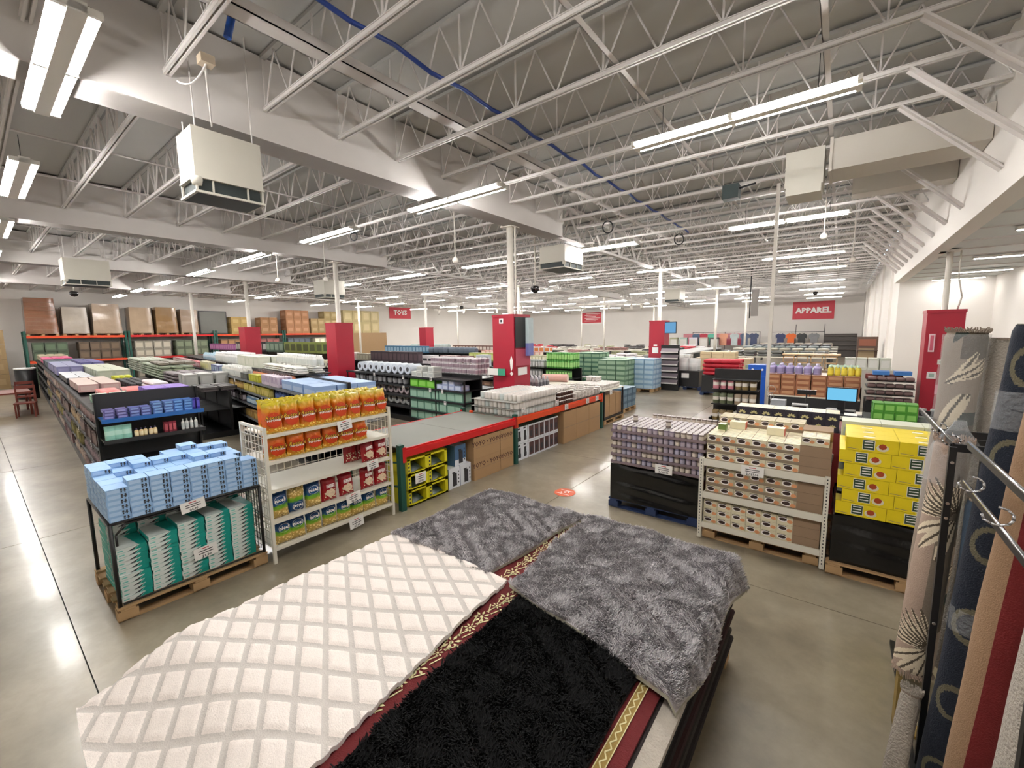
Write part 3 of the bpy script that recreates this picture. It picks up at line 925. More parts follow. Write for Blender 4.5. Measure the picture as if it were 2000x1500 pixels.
card_x('white price card clipped to the empty wire shelf near the red bags', -4.782, 3.14, .80, .17, .12, '$2.00', .1)
card_x('white price card clipped to the fourth wire shelf', -4.782, 2.84, .45, .2, .12, '$2.00', .12)
card_x('white price card hanging from the lowest wire shelf', -4.782, 2.86, .11, .2, .13, '$2.00', .1)
# ------------------------------------------------------------------ low steel rack with crockery
RX0, RX1 = -6.2, -4.76
rack = thing('steel_rack', 'low steel rack, red then orange beam and grey deck boards, carrying white crockery', 'rack', (0, 0, 0))
for y in (3.60, 6.26, 9.95):
    for x in (RX1 - .04, (RX0 if y < 7 else -5.98) + .04):
        obj('upright', MB().box(x - .04, y - .04, 0, x + .04, y + .04, .96, M_green), rack)
    fr = MB()
    for z in (.15, .5):
        fr.beam((RX0 + .04, y, z), (RX1 - .04, y, z + .2), .03, .02, M_green)
    obj('brace', fr, rack)
for (y0, y1, mt) in ((3.66, 6.22, M_rbeam), (6.30, 9.91, M_obeam)):
    bx0 = RX0 if y1 < 7 else -5.98
    for x in (RX1 - .05, bx0):
        b_ = MB().box(x, y0, .77, x + .05, y1, .865, mt).box(x, y0, .865, x + .028, y1, .895, mt)
        b_.box(x, y0 - .05, .70, x + .055, y0 + .005, .92, mt).box(x, y1 - .005, .70, x + .055, y1 + .05, .92, mt)
        obj('beam', b_, rack, (0, 0, 0)).__setitem__('label', 'red rack beam' if mt is M_rbeam else 'orange rack beam')
    n = 2 if y1 < 7 else 3
    for k in range(n):
        s = (y1 - y0) / n
        obj('deck_board', MB().box(bx0 + .03, y0 + k * s + .004, .872, RX1 - .03, y0 + (k + 1) * s - .004, .89, M_gdeck), rack)

# yellow window cartons
M_yc = mat('yellow_carton', (216, 206, 30), .5, noise=.06)
M_dkbag = mat('dark_green_grey_bag', (50, 66, 60), .3, noise=.4, scale=14, bump=.4, bscale=18)
def yellow_window():
    w, d, h = .5, .385, .235
    o = MB().box(-w / 2, -d / 2, 0, w / 2, d / 2, .02, M_yc).box(-w / 2, -d / 2, h - .012, w / 2 - .03, d / 2, h, M_yc)
    for s in (-1, 1):
        y = s * d / 2
        o.box(-w / 2, min(y, y - s * .055), 0, w / 2, max(y, y - s * .055), h, M_yc)
    o.box(-w / 2, -d / 2, 0, -w / 2 + .02, d / 2, h, M_yc)
    o.box(w / 2 - .012, -d / 2, h - .025, w / 2, d / 2, h, M_yc)
    o.box(w / 2 - .012, -d / 2, 0, w / 2, d / 2, .03, M_yc)
    for k in range(3):
        o.box(w / 2, -d / 2 + .012, .05 + .055 * k, w / 2 + .001, -d / 2 + .04, .08 + .055 * k, M_ink)
    o.grid(lambda u, v: (-.2 + u * .4, -.13 + v * .26, .03 + .13 * (math.sin(PI * u) ** .5) * (math.sin(PI * v) ** .6) + .01 * math.sin(9 * u + 7 * v)), 6, 6, M_dkbag)
    return o
many(yellow_window(), 'yellow_display_carton', 'bright yellow cut out carton of dark bags under the red beam', 'carton', 'yellow cartons under the red beam', [(-5.05, 3.905 + .39 * c, .002 + .237 * r) for c in range(2) for r in range(3)])
card_x('white price card on the yellow cartons under the red beam', -4.78, 3.93, .40, .2, .15, '$5.00')
M_appb = mat('appliance_box_blue', (70, 104, 140), .4, noise=.08)
M_appw = mat('appliance_box_white', (218, 222, 228), .45, noise=.05)
def appliance_box(w=.3, d=.25, h=.34, side=None, body=None):
    o = MB().box(-w / 2, -d / 2, 0, w / 2, d / 2, h, body or M_appw)
    x = w / 2 + .0015
    o.quad([(x, -d / 2, h * .3), (x, d / 2, h * .3), (x, d / 2, h), (x, -d / 2, h)], side or M_appw)
    o.box(x - .001, -d * .14, h * .1, x + .001, d * .22, h * .72, M_dark)
    o.box(x, -d * .08, h * .16, x + .002, d * .16, h * .58, M_ink)
    o.box(x - .001, -d * .18, h * .72, x + .001, d * .1, h * .8, M_ink)
    for k in range(4):
        o.box(x - .001, d * .34, h * (.2 + .17 * k), x + .001, d * .42, h * (.28 + .17 * k), M_ink)
    o.quad([(-w / 2, -d / 2 - .0015, 0), (w / 2, -d / 2 - .0015, 0), (w / 2, -d / 2 - .0015, h), (-w / 2, -d / 2 - .0015, h)], M_appb)
    return o
ab = appliance_box()
many(ab, 'appliance_box', 'blue and white boxed kitchen appliance standing on the floor beside the yellow cartons', 'box', 'boxed appliances on the floor under the red beam', [(-4.98, 4.66, 0), (-4.98, 4.925, 0)])
many(appliance_box(side=M_appb), 'appliance_box', 'blue and white boxed appliance, topmost of the three beside the yellow cartons', 'box', None, [(-5.0, 4.83, .342)])
def printed_carton(w, d, h, txt):
    o = MB().box(-w / 2, -d / 2, 0, w / 2, d / 2, h, M_card)
    o.box(w / 2, -d / 2, h * .49, w / 2 + .001, d / 2, h * .51, M_card2)
    o.add(text_mb(txt, h * .32, mat('brown_print', (84, 50, 36), .7, noise=0), bold=.003), Matrix.Translation((w / 2 + .002, 0, h * .68)) @ FX)
    return o
many(printed_carton(.55, .70, .37, 'YOYO \u2022 YOYO'), 'large_carton', 'brown carton with bold lettering in the left stack beneath the red beam', 'carton', 'lettered cartons, left stack', [(-5.06, 5.44, 0), (-5.06, 5.44, .372)])
many(printed_carton(.55, .38, .37, 'YOYO'), 'large_carton', 'narrow brown lettered carton against the green upright beneath the red beam', 'carton', 'lettered cartons, right stack', [(-5.06, 5.99, 0), (-5.06, 5.99, .372)])
many(carton(.6, .8, .7, M_card2), 'large_carton', 'plain brown carton pushed to the back under the bare deck', 'carton', 'plain cartons at the rack back', [(-5.78, 4.25, 0), (-5.78, 5.15, 0)])

# boxed blenders beneath the orange beam
M_mar = mat('maroon_box', (74, 40, 38), .45, noise=.1)
def blender_box(dark):
    w, d, h = .3, .185, .33
    o = MB().box(-w / 2, -d / 2, 0, w / 2, d / 2, h, M_mar if dark else M_appw)
    x = w / 2 + .001
    if dark:
        o.box(x - .001, -d / 2, 0, x + .001, -d / 2 + .03, h, M_appw).box(x - .001, -d / 2, h - .03, x + .001, d / 2, h, M_appw).box(x - .001, -d / 2, 0, x + .001, d / 2, .035, M_appw)
        o.box(x - .001, -.02, .08, x + .001, .05, .2, M_ink)
    else:
        o.box(x - .001, -.04, .05, x + .001, .05, .13, M_ink).box(x - .001, -.03, .13, x + .001, .04, .25, M_dark).box(x - .001, -.05, .28, x + .001, .02, .31, M_ink)
    o.quad([(-w / 2, -d / 2, h + .001), (w / 2, -d / 2, h + .001), (w / 2, d / 2, h + .001), (-w / 2, d / 2, h + .001)], mat('grey_green_box_top', (110, 130, 116), .5))
    return o
many(blender_box(False), 'blender_box', 'white boxed blender in the pair of stacks next to the green upright', 'box', 'white boxed blenders', [(-5.0, 6.46 + .19 * c, .334 * r) for c in range(2) for r in range(2)])
many(blender_box(True), 'blender_box', 'maroon boxed blender with a white edge beneath the orange beam', 'box', 'maroon boxed blenders', [(-5.0, 6.85 + .19 * c, .334 * r) for c in range(6) for r in range(2)])
many(printed_carton(.6, .6, .72, ''), 'large_carton', 'tall plain brown carton beneath the far half of the orange beam', 'carton', 'tall cartons beneath the orange beam', [(-5.08, 8.32 + .61 * k, 0) for k in range(3)])
for k, y in enumerate((8.1, 9.1, 9.6)):
    card_x('white price card on the orange beam %s' % ('below the brown jars', 'below the white bowls', 'near its far end')[k], -4.748, y, .84, .15, .12, '$1.00')
card_x('white price card leaning on the front corner of the canisters', -4.78, 6.52, 1.0, .13, .11, '$3.00')
card_x('white price card on the canisters near the brown jars', -4.78, 7.75, .98, .13, .12, '$3.00')

# crockery
M_cer = mat('white_ceramic', (226, 220, 214), .3, noise=.05, scale=10)
M_cer2 = mat('cool_white_ceramic', (206, 214, 212), .3, noise=.05, scale=10)
M_lid = mat('ceramic_rim', (190, 186, 180), .35)
def canister(mt):
    return MB().lathe([(.0, 0), (.046, 0), (.049, .006), (.05, .12), (.047, .128), (.044, .128), (.0, .126)], mt, 12, mts=[mt] * 5 + [M_lid])
c1, c2_ = [], []
NY, NX, dd = 14, 11, .104
for lay in range(3):
    z = .892 + lay * .141
    for i in range(NX):
        for j in range(NY):
            if lay == 2 and (j < 1 or i > 9): continue
            if lay < 2 and not (i == 0 or j < 1 or j == NY - 1): continue
            (c2_ if (i * 7 + j * 5 + lay) % 5 == 0 else c1).append((-4.86 - dd * i + jit(.004), 6.40 + dd * j + jit(.004) - (.0 if lay < 2 else .02), z))
many(canister(M_cer), 'ceramic_canister', 'warm white ceramic canister in the three tier block on the rack', 'canister', 'warm white canisters', c1)
many(canister(M_cer2), 'ceramic_canister', 'cooler greyish white canister scattered in the three tier block', 'canister', 'cool white canisters', c2_)
for k, z in enumerate((1.023, 1.164)):
    tag(obj('card_sheet', MB().box(-5.97, 6.30, z, -4.79, 7.83, z + .004, mat('sheet_white', (150, 148, 142), .7))), 'thin white sheet, darkened as seam shade, between the %s tiers of canisters' % ('lower', 'upper')[k], 'sheet')  # sheet colour darkened to paint the shaded seams between tiers
M_jar = mat('brown_glass', (70, 44, 36), .2, noise=.1)
jar = MB().lathe([(0, 0), (.045, 0), (.048, .02), (.048, .065), (.042, .075), (.044, .095), (0, .097)], M_jar, 12, mts=[M_jar, M_jar, M_jar, M_jar, M_cer, M_cer])
pl = []
for lay in range(3):
    for i in range(9):
        for j in range(6):
            if lay < 2 and i > 1 and j < 5 and i < 8: pass
            pl.append((-4.86 - .104 * i, 7.96 + .104 * j + jit(.005), .892 + .099 * lay))
many(jar, 'brown_jar', 'small brown jar with a white lid beside the canisters', 'jar', 'brown jars with white lids', pl)
mug = MB().lathe([(0, 0), (.034, 0), (.04, .02), (.042, .085), (.038, .085), (.032, .01), (0, .01)], M_cer, 12)
mug.beam((.04, 0, .065), (.062, 0, .05), .01, .012, M_cer).beam((.062, 0, .05), (.042, 0, .025), .01, .012, M_cer)
many(mug, 'white_mug', 'white mug on top of the brown jars', 'mug', 'white mugs above the brown jars', [(-4.9 - .11 * i, 8.0 + .11 * j + jit(.01), 1.19, jit(3)) for i in range(5) for j in range(5)])
bowl = MB().lathe([(0, 0), (.035, 0), (.04, .008), (.07, .035), (.085, .055), (.08, .055), (.062, .034), (.03, .012), (0, .01)], M_cer, 14)
pl = []
for i in range(6):
    for j in range(8):
        n = 5 + (i + j) % 3
        for k in range(n):
            if i == 0 or k > n - 3: pl.append((-4.9 - .18 * i, 8.68 + .175 * j, .892 + .03 * k))
many(bowl, 'white_bowl', 'white bowl stacked on the far end of the orange beamed rack', 'bowl', 'stacked white bowls', pl[:290])
# black framed rack beyond it
br_ = thing('black_display_rack', 'low black rack on a pallet beyond the orange beam, piled with white dishes', 'rack', (0, 0, .14))
for x in (-5.9, -4.86):
    for y in (10.24, 11.44):
        obj('post', MB().box(x - .018, y - .018, 0, x + .018, y + .018, .8, M_blk), br_)
for z in (.02, .78):
    obj('shelf', MB().box(-5.92, 10.22, z, -4.84, 11.46, z + .025, M_blk if z < .5 else M_white), br_)
obj('side_panel', MB().box(-5.88, 10.24, .05, -4.88, 10.246, .78, mat('dark_green_panel', (24, 46, 40), .4)), br_)
pallet('wooden pallet beneath the black dish rack', -5.93, 10.2, 1.1, 1.28)
many(carton(.5, .38, .3, M_card), 'brown_carton', 'brown carton inside the black dish rack', 'carton', 'cartons inside the black dish rack', [(-5.16, 10.48 + .4 * j, .19 + .302 * k) for j in range(3) for k in range(2)])
card_x('white price card on the top edge of the black dish rack', -4.838, 10.62, .86, .14, .12, '$1.00')
cup = MB().lathe([(0, 0), (.03, 0), (.036, .03), (.045, .07), (.04, .07), (.03, .01), (0, .01)], M_cer, 10)
many(cup, 'white_cup', 'small white cup piled on the black dish rack', 'cup', 'white cups on the black dish rack', [(-4.93 - .1 * i, 10.3 + .1 * j, .947 + .072 * k) for i in range(9) for j in range(11) for k in range(2) if (i == 0 or k == 1)] + [(-5.4 - .1 * i, 10.9 + .1 * j, 1.091 + .072 * k) for i in range(4) for j in range(3) for k in range(2)])

# ------------------------------------------------------------------ round floor sticker
st = MB().cyl((0, 0, 0), (0, 0, .003), .165, mat('orange_sticker', (206, 92, 54), .5), 32)
st.add(text_mb('6 FT', .085, M_wht, bold=.002), Matrix.Translation((0, 0, .0045)) @ Matrix.Rotation(.6, 4, 'Z'))
for s in (-1, 1):
    st.quad([(-.11, s * .075 - .006, .0045), (.11, s * .075 - .006, .0045), (.11, s * .075 + .006, .0045), (-.11, s * .075 + .006, .0045)], M_wht)
tag(obj('floor_sticker', st, None, (-3.27, 5.53, .001)), 'round orange sticker on the floor in front of the rack', 'sticker')

# ------------------------------------------------------------------ pallet of tinned cat food
M_bpal = mat('blue_pallet_wood', (30, 48, 86), .7, noise=.1)
pallet('blue painted pallet beneath the black wrapped base of tins', -2.5, 5.45, 1.22, 1.05, M_bpal, turn=True)
def film_box(x0, y0, x1, y1, z0, z1, seed):
    r = random.Random(seed)
    ph = [r.uniform(0, 6) for _ in range(6)]
    def fn_side(ax, fixed, a0, a1, sg):
        def f(u, v):
            e = (.008 * math.sin(5 * v * PI + ph[0] + 3 * u) + .006 * math.sin(11 * u + ph[1]) + .006 * math.sin(23 * v + 4 * u + ph[2])) * min(1, 6 * u * (1 - u)) - .0
            z = z0 + (z1 - z0) * v + (.015 * math.sin(9 * u + ph[3]) if v > .99 else 0)
            a = a0 + (a1 - a0) * u
            return (a, fixed + sg * e, z) if ax == 'x' else (fixed + sg * e, a, z)
        return f
    o = MB()
    o.grid(fn_side('x', y0, x0, x1, -1), 24, 18, M_film); o.grid(fn_side('y', x1, y0, y1, 1), 20, 18, M_film)
    o.grid(fn_side('x', y1, x1, x0, 1), 10, 8, M_film); o.grid(fn_side('y', x0, y1, y0, -1), 20, 18, M_film)
    o.quad([(x0, y0, z1 - .01), (x1, y0, z1 - .01), (x1, y1, z1 - .01), (x0, y1, z1 - .01)], M_film)
    return o
tag(obj('wrapped_load', film_box(-2.47, 5.44, -1.27, 6.5, .14, .64, 1)), 'black film wrapped base on the blue pallet beneath the tins', 'wrapped pallet load')
M_tin = mat('tin_metal', (196, 190, 188), .3, metal=.6)
def tin(cols):
    a, b = cols
    o = MB().lathe([(0, 0), (.031, 0), (.033, .004), (.033, .03), (.033, .075), (.033, .096), (.031, .1), (.029, .096), (0, .096)], M_tin, 10, mts=[M_tin, M_tin, a, b, a, M_tin, M_tin, M_tin])
    return o
TC = [tin((mat('tin_label_mauve', (128, 116, 134), .45), mat('tin_label_mauve_light', (176, 164, 176), .45))),
      tin((mat('tin_label_taupe', (122, 108, 102), .45), mat('tin_label_cream', (208, 198, 186), .45))),
      tin((mat('tin_label_violet', (108, 104, 130), .45), mat('tin_label_violet_light', (176, 172, 190), .45)))]
cells = [[], [], []]
for lay in range(5):
    for i in range(17):
        for j in range(13):
            top = lay == 4 and j < 10
            if not (top or j == 0 or (i == 0 and j < 10) or (lay == 3 and j >= 10)): continue
            if lay == 4 and j >= 10: continue
            cells[rnd.choice((0, 0, 1, 1, 2)) if lay < 4 else rnd.choice((0, 1, 1))].append((-2.435 + .0715 * i, 5.49 + .072 * j, .665 + .112 * lay))
for i in range(14):
    cells[1].append((-2.2 + .0715 * i, 6.44, 1.22 - .112 + .012))
for q, (cnt, lb) in enumerate((('mauve', 'tins with mauve labels'), ('cream and taupe', 'tins with cream labels'), ('violet', 'tins with violet labels'))):
    many(TC[q], 'food_tin', 'small tin with a %s label in the trays on the black wrapped base' % cnt, 'tin', lb, cells[q])
tray = MB()
TW, TD = .426, .50
tray.box(0, 0, 0, TW, TD, .006, M_card2)
for (a, b, c, d) in ((0, 0, TW, .003), (0, TD - .003, TW, TD), (0, 0, .003, TD), (TW - .003, 0, TW, TD)):
    tray.box(a, b, 0, c, d, .038, mat('tray_mauve_board', (128, 112, 118), .7))
trm = tray.mesh('tin_tray')
pl = [(-2.475 + .429 * (i if i < 3 else 0), 5.45 + .503 * j, .655 + .112 * lay) for lay in range(5) for i in range(3) for j in range(2) if not (i == 2 and False)]
pl = [(x if x < -1.65 else -1.675, y, z) for x, y, z in pl]
many(trm, 'tin_tray', 'shallow mauve cardboard tray holding rows of tins', 'tray', 'tin trays', [(-2.475 + .41 * i, 5.45 + .503 * j, .655 + .112 * lay) for lay in range(5) for i in range(3) for j in range(2)])
for k, (i, j) in enumerate(((3, 3), (10, 1))):
    many(TC[1], 'food_tin', 'single tin standing proud on the tray tops, %s of two' % ('further', 'nearer')[k], 'tin', None, [(-2.435 + .0715 * i, 5.49 + .072 * j, .665 + .56)])
card_y('white price card standing before the tins', -1.72, 5.415, .70, .22, .12, '3 / $1.00')

# ------------------------------------------------------------------ white slotted rack of cup cartons
pallet('wooden pallet beneath the white slotted rack', -1.185, 5.255, 1.145, .95, turn=True)
wr_ = thing('slotted_rack', 'white slotted steel rack with three levels of cream cup cartons', 'rack', (0, 0, .0))
for x in (-1.215, -.012):
    for y in (5.24, 6.22):
        p = MB().box(x - .022, y - .022, .01, x + .022, y + .022, 1.0, M_white)
        for k in range(26):
            p.box(x - .005, y - .0235, .06 + .036 * k, x + .005, y - .0215, .076 + .036 * k, M_dark)
        obj('post', p, wr_)
for z, hb in ((.165, .05), (.545, .06), (.945, .065)):
    obj('shelf', MB().box(-1.19, 5.24, z, -.035, 6.22, z + .012, M_white).box(-1.19, 5.215, z - hb + .03, -.035, 5.235, z + .045, M_white).box(-1.195, 5.235, z - .02, -1.18, 6.22, z + .02, M_white).box(-.045, 5.235, z - .02, -.035, 6.22, z + .02, M_white), wr_)
M_cream = mat('cream_carton', (222, 214, 184), .5, noise=.08, scale=12)
M_food = mat('dark_bowl_print', (52, 34, 30), .5, noise=0)
M_food2 = mat('peach_print', (216, 150, 104), .5, noise=.1)
M_gbox = mat('grey_brown_board', (140, 124, 104), .8)
def cup_carton(n, w, h, tray_=True, col=None, d=.30):
    o = MB().box(-w / 2, -d / 2, 0, w / 2, d / 2, h, col or M_cream)
    y = -d / 2
    if tray_:
        o.box(-w / 2 - .002, y - .002, 0, w / 2 + .002, d / 2 + .002, h * .30, M_gbox)
    s = w / n
    for k in range(n):
        x = -w / 2 + s * (k + .5)
        pts = [(x - s * .12 + s * .33 * math.cos(t), y - .003, h * .60 + h * .28 * math.sin(t)) for t in [2 * PI * q / 10 for q in range(10)]]
        o.quad(pts, M_wht)
        pts = [(x - s * .12 + s * .25 * math.cos(t), y - .004, h * .62 + h * .19 * math.sin(t)) for t in [2 * PI * q / 10 for q in range(10)]]
        o.quad(pts, M_food)
        pts = [(x + s * .30 + s * .18 * math.cos(t), y - .0045, h * .48 + h * .2 * math.sin(t)) for t in [2 * PI * q / 8 for q in range(8)]]
        o.quad(pts, M_food2)
        o.quad([(x - s * .42, y - .003, h * .84), (x + s * .1, y - .003, h * .84), (x + s * .1, y - .003, h * .92), (x - s * .42, y - .003, h * .92)], M_ink)
        o.box(x - s * .5, y, h, x - s * .46, d / 2, h + .001, M_gbox)
    for k in range(4):
        o.box(-w / 2, y + d * (.2 + .2 * k), h, w / 2, y + d * (.215 + .2 * k), h + .0012, M_gbox)
    return o
big = cup_carton(2, .30, .108)
small = cup_carton(1, .148, .098, False)
dim = cup_carton(2, .30, .108, True, mat('shaded_cream_carton', (196, 186, 156), .6, noise=.1))  # duller cream copy, shade put into the colour for back row and middle level
T0 = .96
many(big, 'cup_carton', 'cream carton printed with two cups, in the front stacks on the slotted rack top', 'carton', 'cream cup cartons on top', [(-1.02 + .303 * c, 5.40, T0 + .11 * k) for c in range(3) for k in range(3)])
many(big, 'cup_carton', 'cream cup carton in the middle rows on the slotted rack top', 'carton', 'cream cup cartons, middle rows', [(-1.02 + .303 * c, 5.71, T0 + .11 * k) for c in range(3) for k in range(3)])
many(dim, 'cup_carton', 'cream cup carton in the raised back row on the slotted rack top', 'carton', 'cream cup cartons, back row', [(-1.02 + .303 * c, 6.02, T0 + .11 * k) for c in range(3) for k in range(4)])
many(carton(.27, .30, .108, M_card2), 'plain_carton', 'plain cardboard carton in the end stack on the slotted rack top', 'carton', 'plain cartons on top', [(-.13, 5.40, T0 + .11 * k) for k in range(3)] + [(-.13, 5.71, T0 + .11 * k) for k in range(4)])
many(cup_carton(2, .24, .09, False), 'cup_carton', 'single cream cup carton on top of the plain cardboard stack', 'carton', None, [(-.14, 5.41, T0 + .331)])
many(dim, 'cup_carton', 'cream cup carton in the shaded middle level of the slotted rack', 'carton', 'cream cup cartons, middle level', [(-1.02 + .303 * c, 5.42, .558 + .11 * k) for c in range(3) for k in range(3)])
many(carton(.25, .30, .108, M_card2), 'plain_carton', 'plain cardboard carton in the middle level of the slotted rack', 'carton', 'plain cartons, middle level', [(-.165, 5.42, .558 + .11 * k) for k in range(3)])
many(small, 'cup_carton', 'narrow cream cup carton in the bottom level of the slotted rack', 'carton', 'narrow cup cartons, bottom level', [(-1.11 + .151 * c, 5.42, .178 + .1 * k - (0 if c else 0)) for c in range(6) for k in range(3)])
many(carton(.24, .30, .108, M_card2), 'plain_carton', 'plain cardboard carton in the bottom level of the slotted rack', 'carton', 'plain cartons, bottom level', [(-.165, 5.42, .178 + .11 * k) for k in range(3)])
for k, (x, y, c_) in enumerate(((-.93, 5.75, (214, 96, 70)), (-.52, 5.62, (206, 74, 60)), (-.28 + .02, 5.62, (206, 74, 60)), (-1.06, 5.52, (96, 120, 52)))):
    w = .17 if k < 3 else .075
    o = MB().box(-w / 2, -.06, 0, w / 2, .06, .085, M_cream).box(w / 2, -.06, 0, w / 2 + .003, .06, .085, mat('pack_end_%d' % k, c_, .5))
    if k == 3: o.box(-w / 2, -.0625, .02, w / 2, -.06, .085, mat('pack_end_3', c_, .5))
    if k != 2:
        tag(obj('single_pack', o, None, (x, y, T0 + .331)), ('loose cream pack with a coral end at the back of the cup cartons', 'loose cream pack with a red end over the middle cup stack', '', 'small upright green and cream pack on the first cup stack')[k], 'pack')
card_y('white price card on the top beam of the slotted rack', -.68, 5.19, .94, .22, .11, '2 / $1.00')
many(MB().lathe([(0, 0), (.03, 0), (.042, .1), (.044, .1), (0, .1)], mat('foil_pouch', (196, 188, 180), .2, metal=.5), 8), 'foil_cup', 'silver topped cup standing behind the plain cardboard stack', 'cup', 'silver topped cups', [(-.22 + .1 * k, 5.98, T0 + .0 + .0) for k in range(3)])

# dark leaf printed cartons behind
M_nav = mat('dark_leaf_carton', (40, 36, 48), .45, noise=.1)
M_leaf = mat('leaf_print_gold', (196, 186, 130), .5, noise=.15, scale=20)
def leaf_carton():
    w, d, h = .142, .30, .24
    o = MB().box(-w / 2, -d / 2, 0, w / 2, d / 2, h, M_nav).quad([(-w / 2, -d / 2, h + .001), (w / 2, -d / 2, h + .001), (w / 2, d / 2, h + .001), (-w / 2, d / 2, h + .001)], M_cream)
    y = -d / 2 - .0015
    for cx, cz, s in ((0, .15, 1), (.005, .06, .75)):
        for a in (.3, .9, 1.57, 2.2, 2.85):
            dx, dz = math.cos(a) * .052 * s, math.sin(a) * .052 * s
            nx, nz = -math.sin(a) * .012 * s, math.cos(a) * .012 * s
            o.quad([(cx + dx * .2, y, cz + dz * .2), (cx + dx * .6 + nx, y, cz + dz * .6 + nz), (cx + dx, y, cz + dz), (cx + dx * .6 - nx, y, cz + dz * .6 - nz)], M_leaf)
    return o
many(leaf_carton(), 'leaf_carton', 'dark carton with pale gold leaf print in the row behind the cup cartons', 'carton', 'dark leaf printed cartons', [(-1.03 + .145 * k, 6.75, 1.19) for k in range(8)])
many(carton(.13, .2, .23, M_nav, None, top=M_paper), 'leaf_carton', 'plain dark carton with a white top at the end of the leaf printed row', 'carton', None, [(.16, 6.72, 1.19)])
tag(obj('wrapped_load', MB().box(-1.14, 6.58, .14, .26, 7.5, 1.185, mat('dark_red_board', (110, 24, 22), .6))), 'dark red board base beneath the leaf printed cartons', 'wrapped pallet load')
pallet('wooden pallet beneath the dark red board base', -1.12, 6.6, 1.35, .95, turn=True)

# ------------------------------------------------------------------ yellow cartons on a wrapped pallet
pallet('wooden pallet beneath the yellow cartons', .02, 5.17, 1.22, 1.07, turn=True)
tag(obj('wrapped_load', film_box(.05, 5.2, 1.22, 6.25, .14, .64, 5)), 'black film wrapped base beneath the yellow cartons', 'wrapped pallet load')
M_ylw = mat('yellow_snack_carton', (228, 204, 26), .45, noise=.07, scale=10)
M_ydk = mat('dark_green_label', (44, 66, 40), .5, noise=.1)
M_yrd = mat('red_brown_print', (166, 66, 30), .5, noise=.15, scale=30)
def yellow_carton(w=.385, sh=.0):
    d, h = .23, .131
    o = MB().box(-w / 2, -d / 2, 0, w / 2, d / 2, h - .002, M_ylw)
    y = -d / 2 - .0015
    cx = -.02 + sh
    o.quad([(cx - .048, y, .018), (cx + .044, y, .018), (cx + .044, y, h - .014), (cx - .048, y, h - .014)], M_paper)
    o.quad([(cx - .044, y - .001, .022), (cx + .040, y - .001, .022), (cx + .040, y - .001, h - .018), (cx - .044, y - .001, h - .018)], M_ydk)
    for k in range(3):
        o.quad([(cx - .034, y - .002, .04 + .026 * k), (cx + .03, y - .002, .043 + .026 * k), (cx + .03, y - .002, .052 + .026 * k), (cx - .034, y - .002, .049 + .026 * k)], M_paper)
    o.quad([(cx + .1 + .046 * math.cos(t), y, .05 + .035 * math.sin(t)) for t in [2 * PI * q / 10 for q in range(10)]], M_cream)
    o.quad([(cx + .1 + .03 * math.cos(t), y - .001, .062 + .028 * math.sin(t)) for t in [2 * PI * q / 8 for q in range(8)]], M_yrd)
    o.quad([(-w / 2 + .01, y, .02), (-w / 2 + .1, y, .014), (-w / 2 + .1, y, .019), (-w / 2 + .01, y, .025)], M_gbox)
    o.quad([(cx - .04, -.06, h - .0005), (cx + .045, -.06, h - .0005), (cx + .045, -.02, h - .0005), (cx - .04, -.02, h - .0005)], M_paper)
    o.quad([(cx - .02, .02, h - .0005), (cx + .05, .02, h - .0005), (cx + .05, .03, h - .0005), (cx - .02, .03, h - .0005)], M_ink)
    return o
many(yellow_carton(), 'yellow_carton', 'yellow carton with a dark green label in the stack beside the slotted rack', 'carton', 'yellow cartons on the wrapped pallet', [(.255 + .388 * c + (.045 if k % 2 else 0), 5.32 + .233 * r, .655 + .132 * k) for c in range(3) for k in range(6) for r in range(3) if (r == 0 or k > 3)])
M_pbl = mat('pale_sea_print', (172, 192, 196), .5, noise=.2, scale=8)
lb = carton(.33, .3, .27, mat('pale_green_white', (208, 212, 192), .5, noise=.05), M_pbl, (.05, .95, .2, .75))
lb.quad([(-.1, -.152, .08), (.12, -.152, .07), (.12, -.152, .14), (-.02, -.152, .16)], M_food2)
many(lb, 'seaside_carton', 'pale carton with a blue and orange picture behind the yellow cartons', 'carton', 'pale picture cartons', [(.24 + .335 * k, 6.09, .655 + .272 * j) for k in range(3) for j in range(3)])
# ------------------------------------------------------------------ rug pile
import numpy as np
nrng = np.random.default_rng(5)
def sm(a, b, x):
    t = min(1, max(0, (x - a) / (b - a))); return t * t * (3 - 2 * t)
def bil(P, u, v):
    (ax, ay), (bx, by), (cx, cy), (dx, dy) = P      # u runs a>b, v runs a>d
    return ((ax * (1 - u) + bx * u) * (1 - v) + (dx * (1 - u) + cx * u) * v, (ay * (1 - u) + by * u) * (1 - v) + (dy * (1 - u) + cy * u) * v)
def sheet(P, zf, nu, nv, mt, edge_mt, wob=.0, thick=.02):
    """rug surface over a four sided outline with a turned down edge"""
    o = MB()
    def fn(u, v):
        x, y = bil(P, u, v)
        k = wob
        x += k * math.sin(5 * u + 9 * v) * (1 if 0 < u < 1 else .8); y += k * math.sin(8 * u + 3 + 4 * v)
        return (x, y, zf(x, y))
    o.grid(fn, nu, nv, mt)
    E = [fn(a / nu, 0) for a in range(nu + 1)], [fn(1, b / nv) for b in range(nv + 1)], [fn(a / nu, 1) for a in range(nu, -1, -1)], [fn(0, b / nv) for b in range(nv, -1, -1)]
    for e in E:
        for p, q in zip(e, e[1:]):
            o.quad([p, q, (q[0], q[1], q[2] - thick), (p[0], p[1], p[2] - thick)], edge_mt, True)
    return o, fn
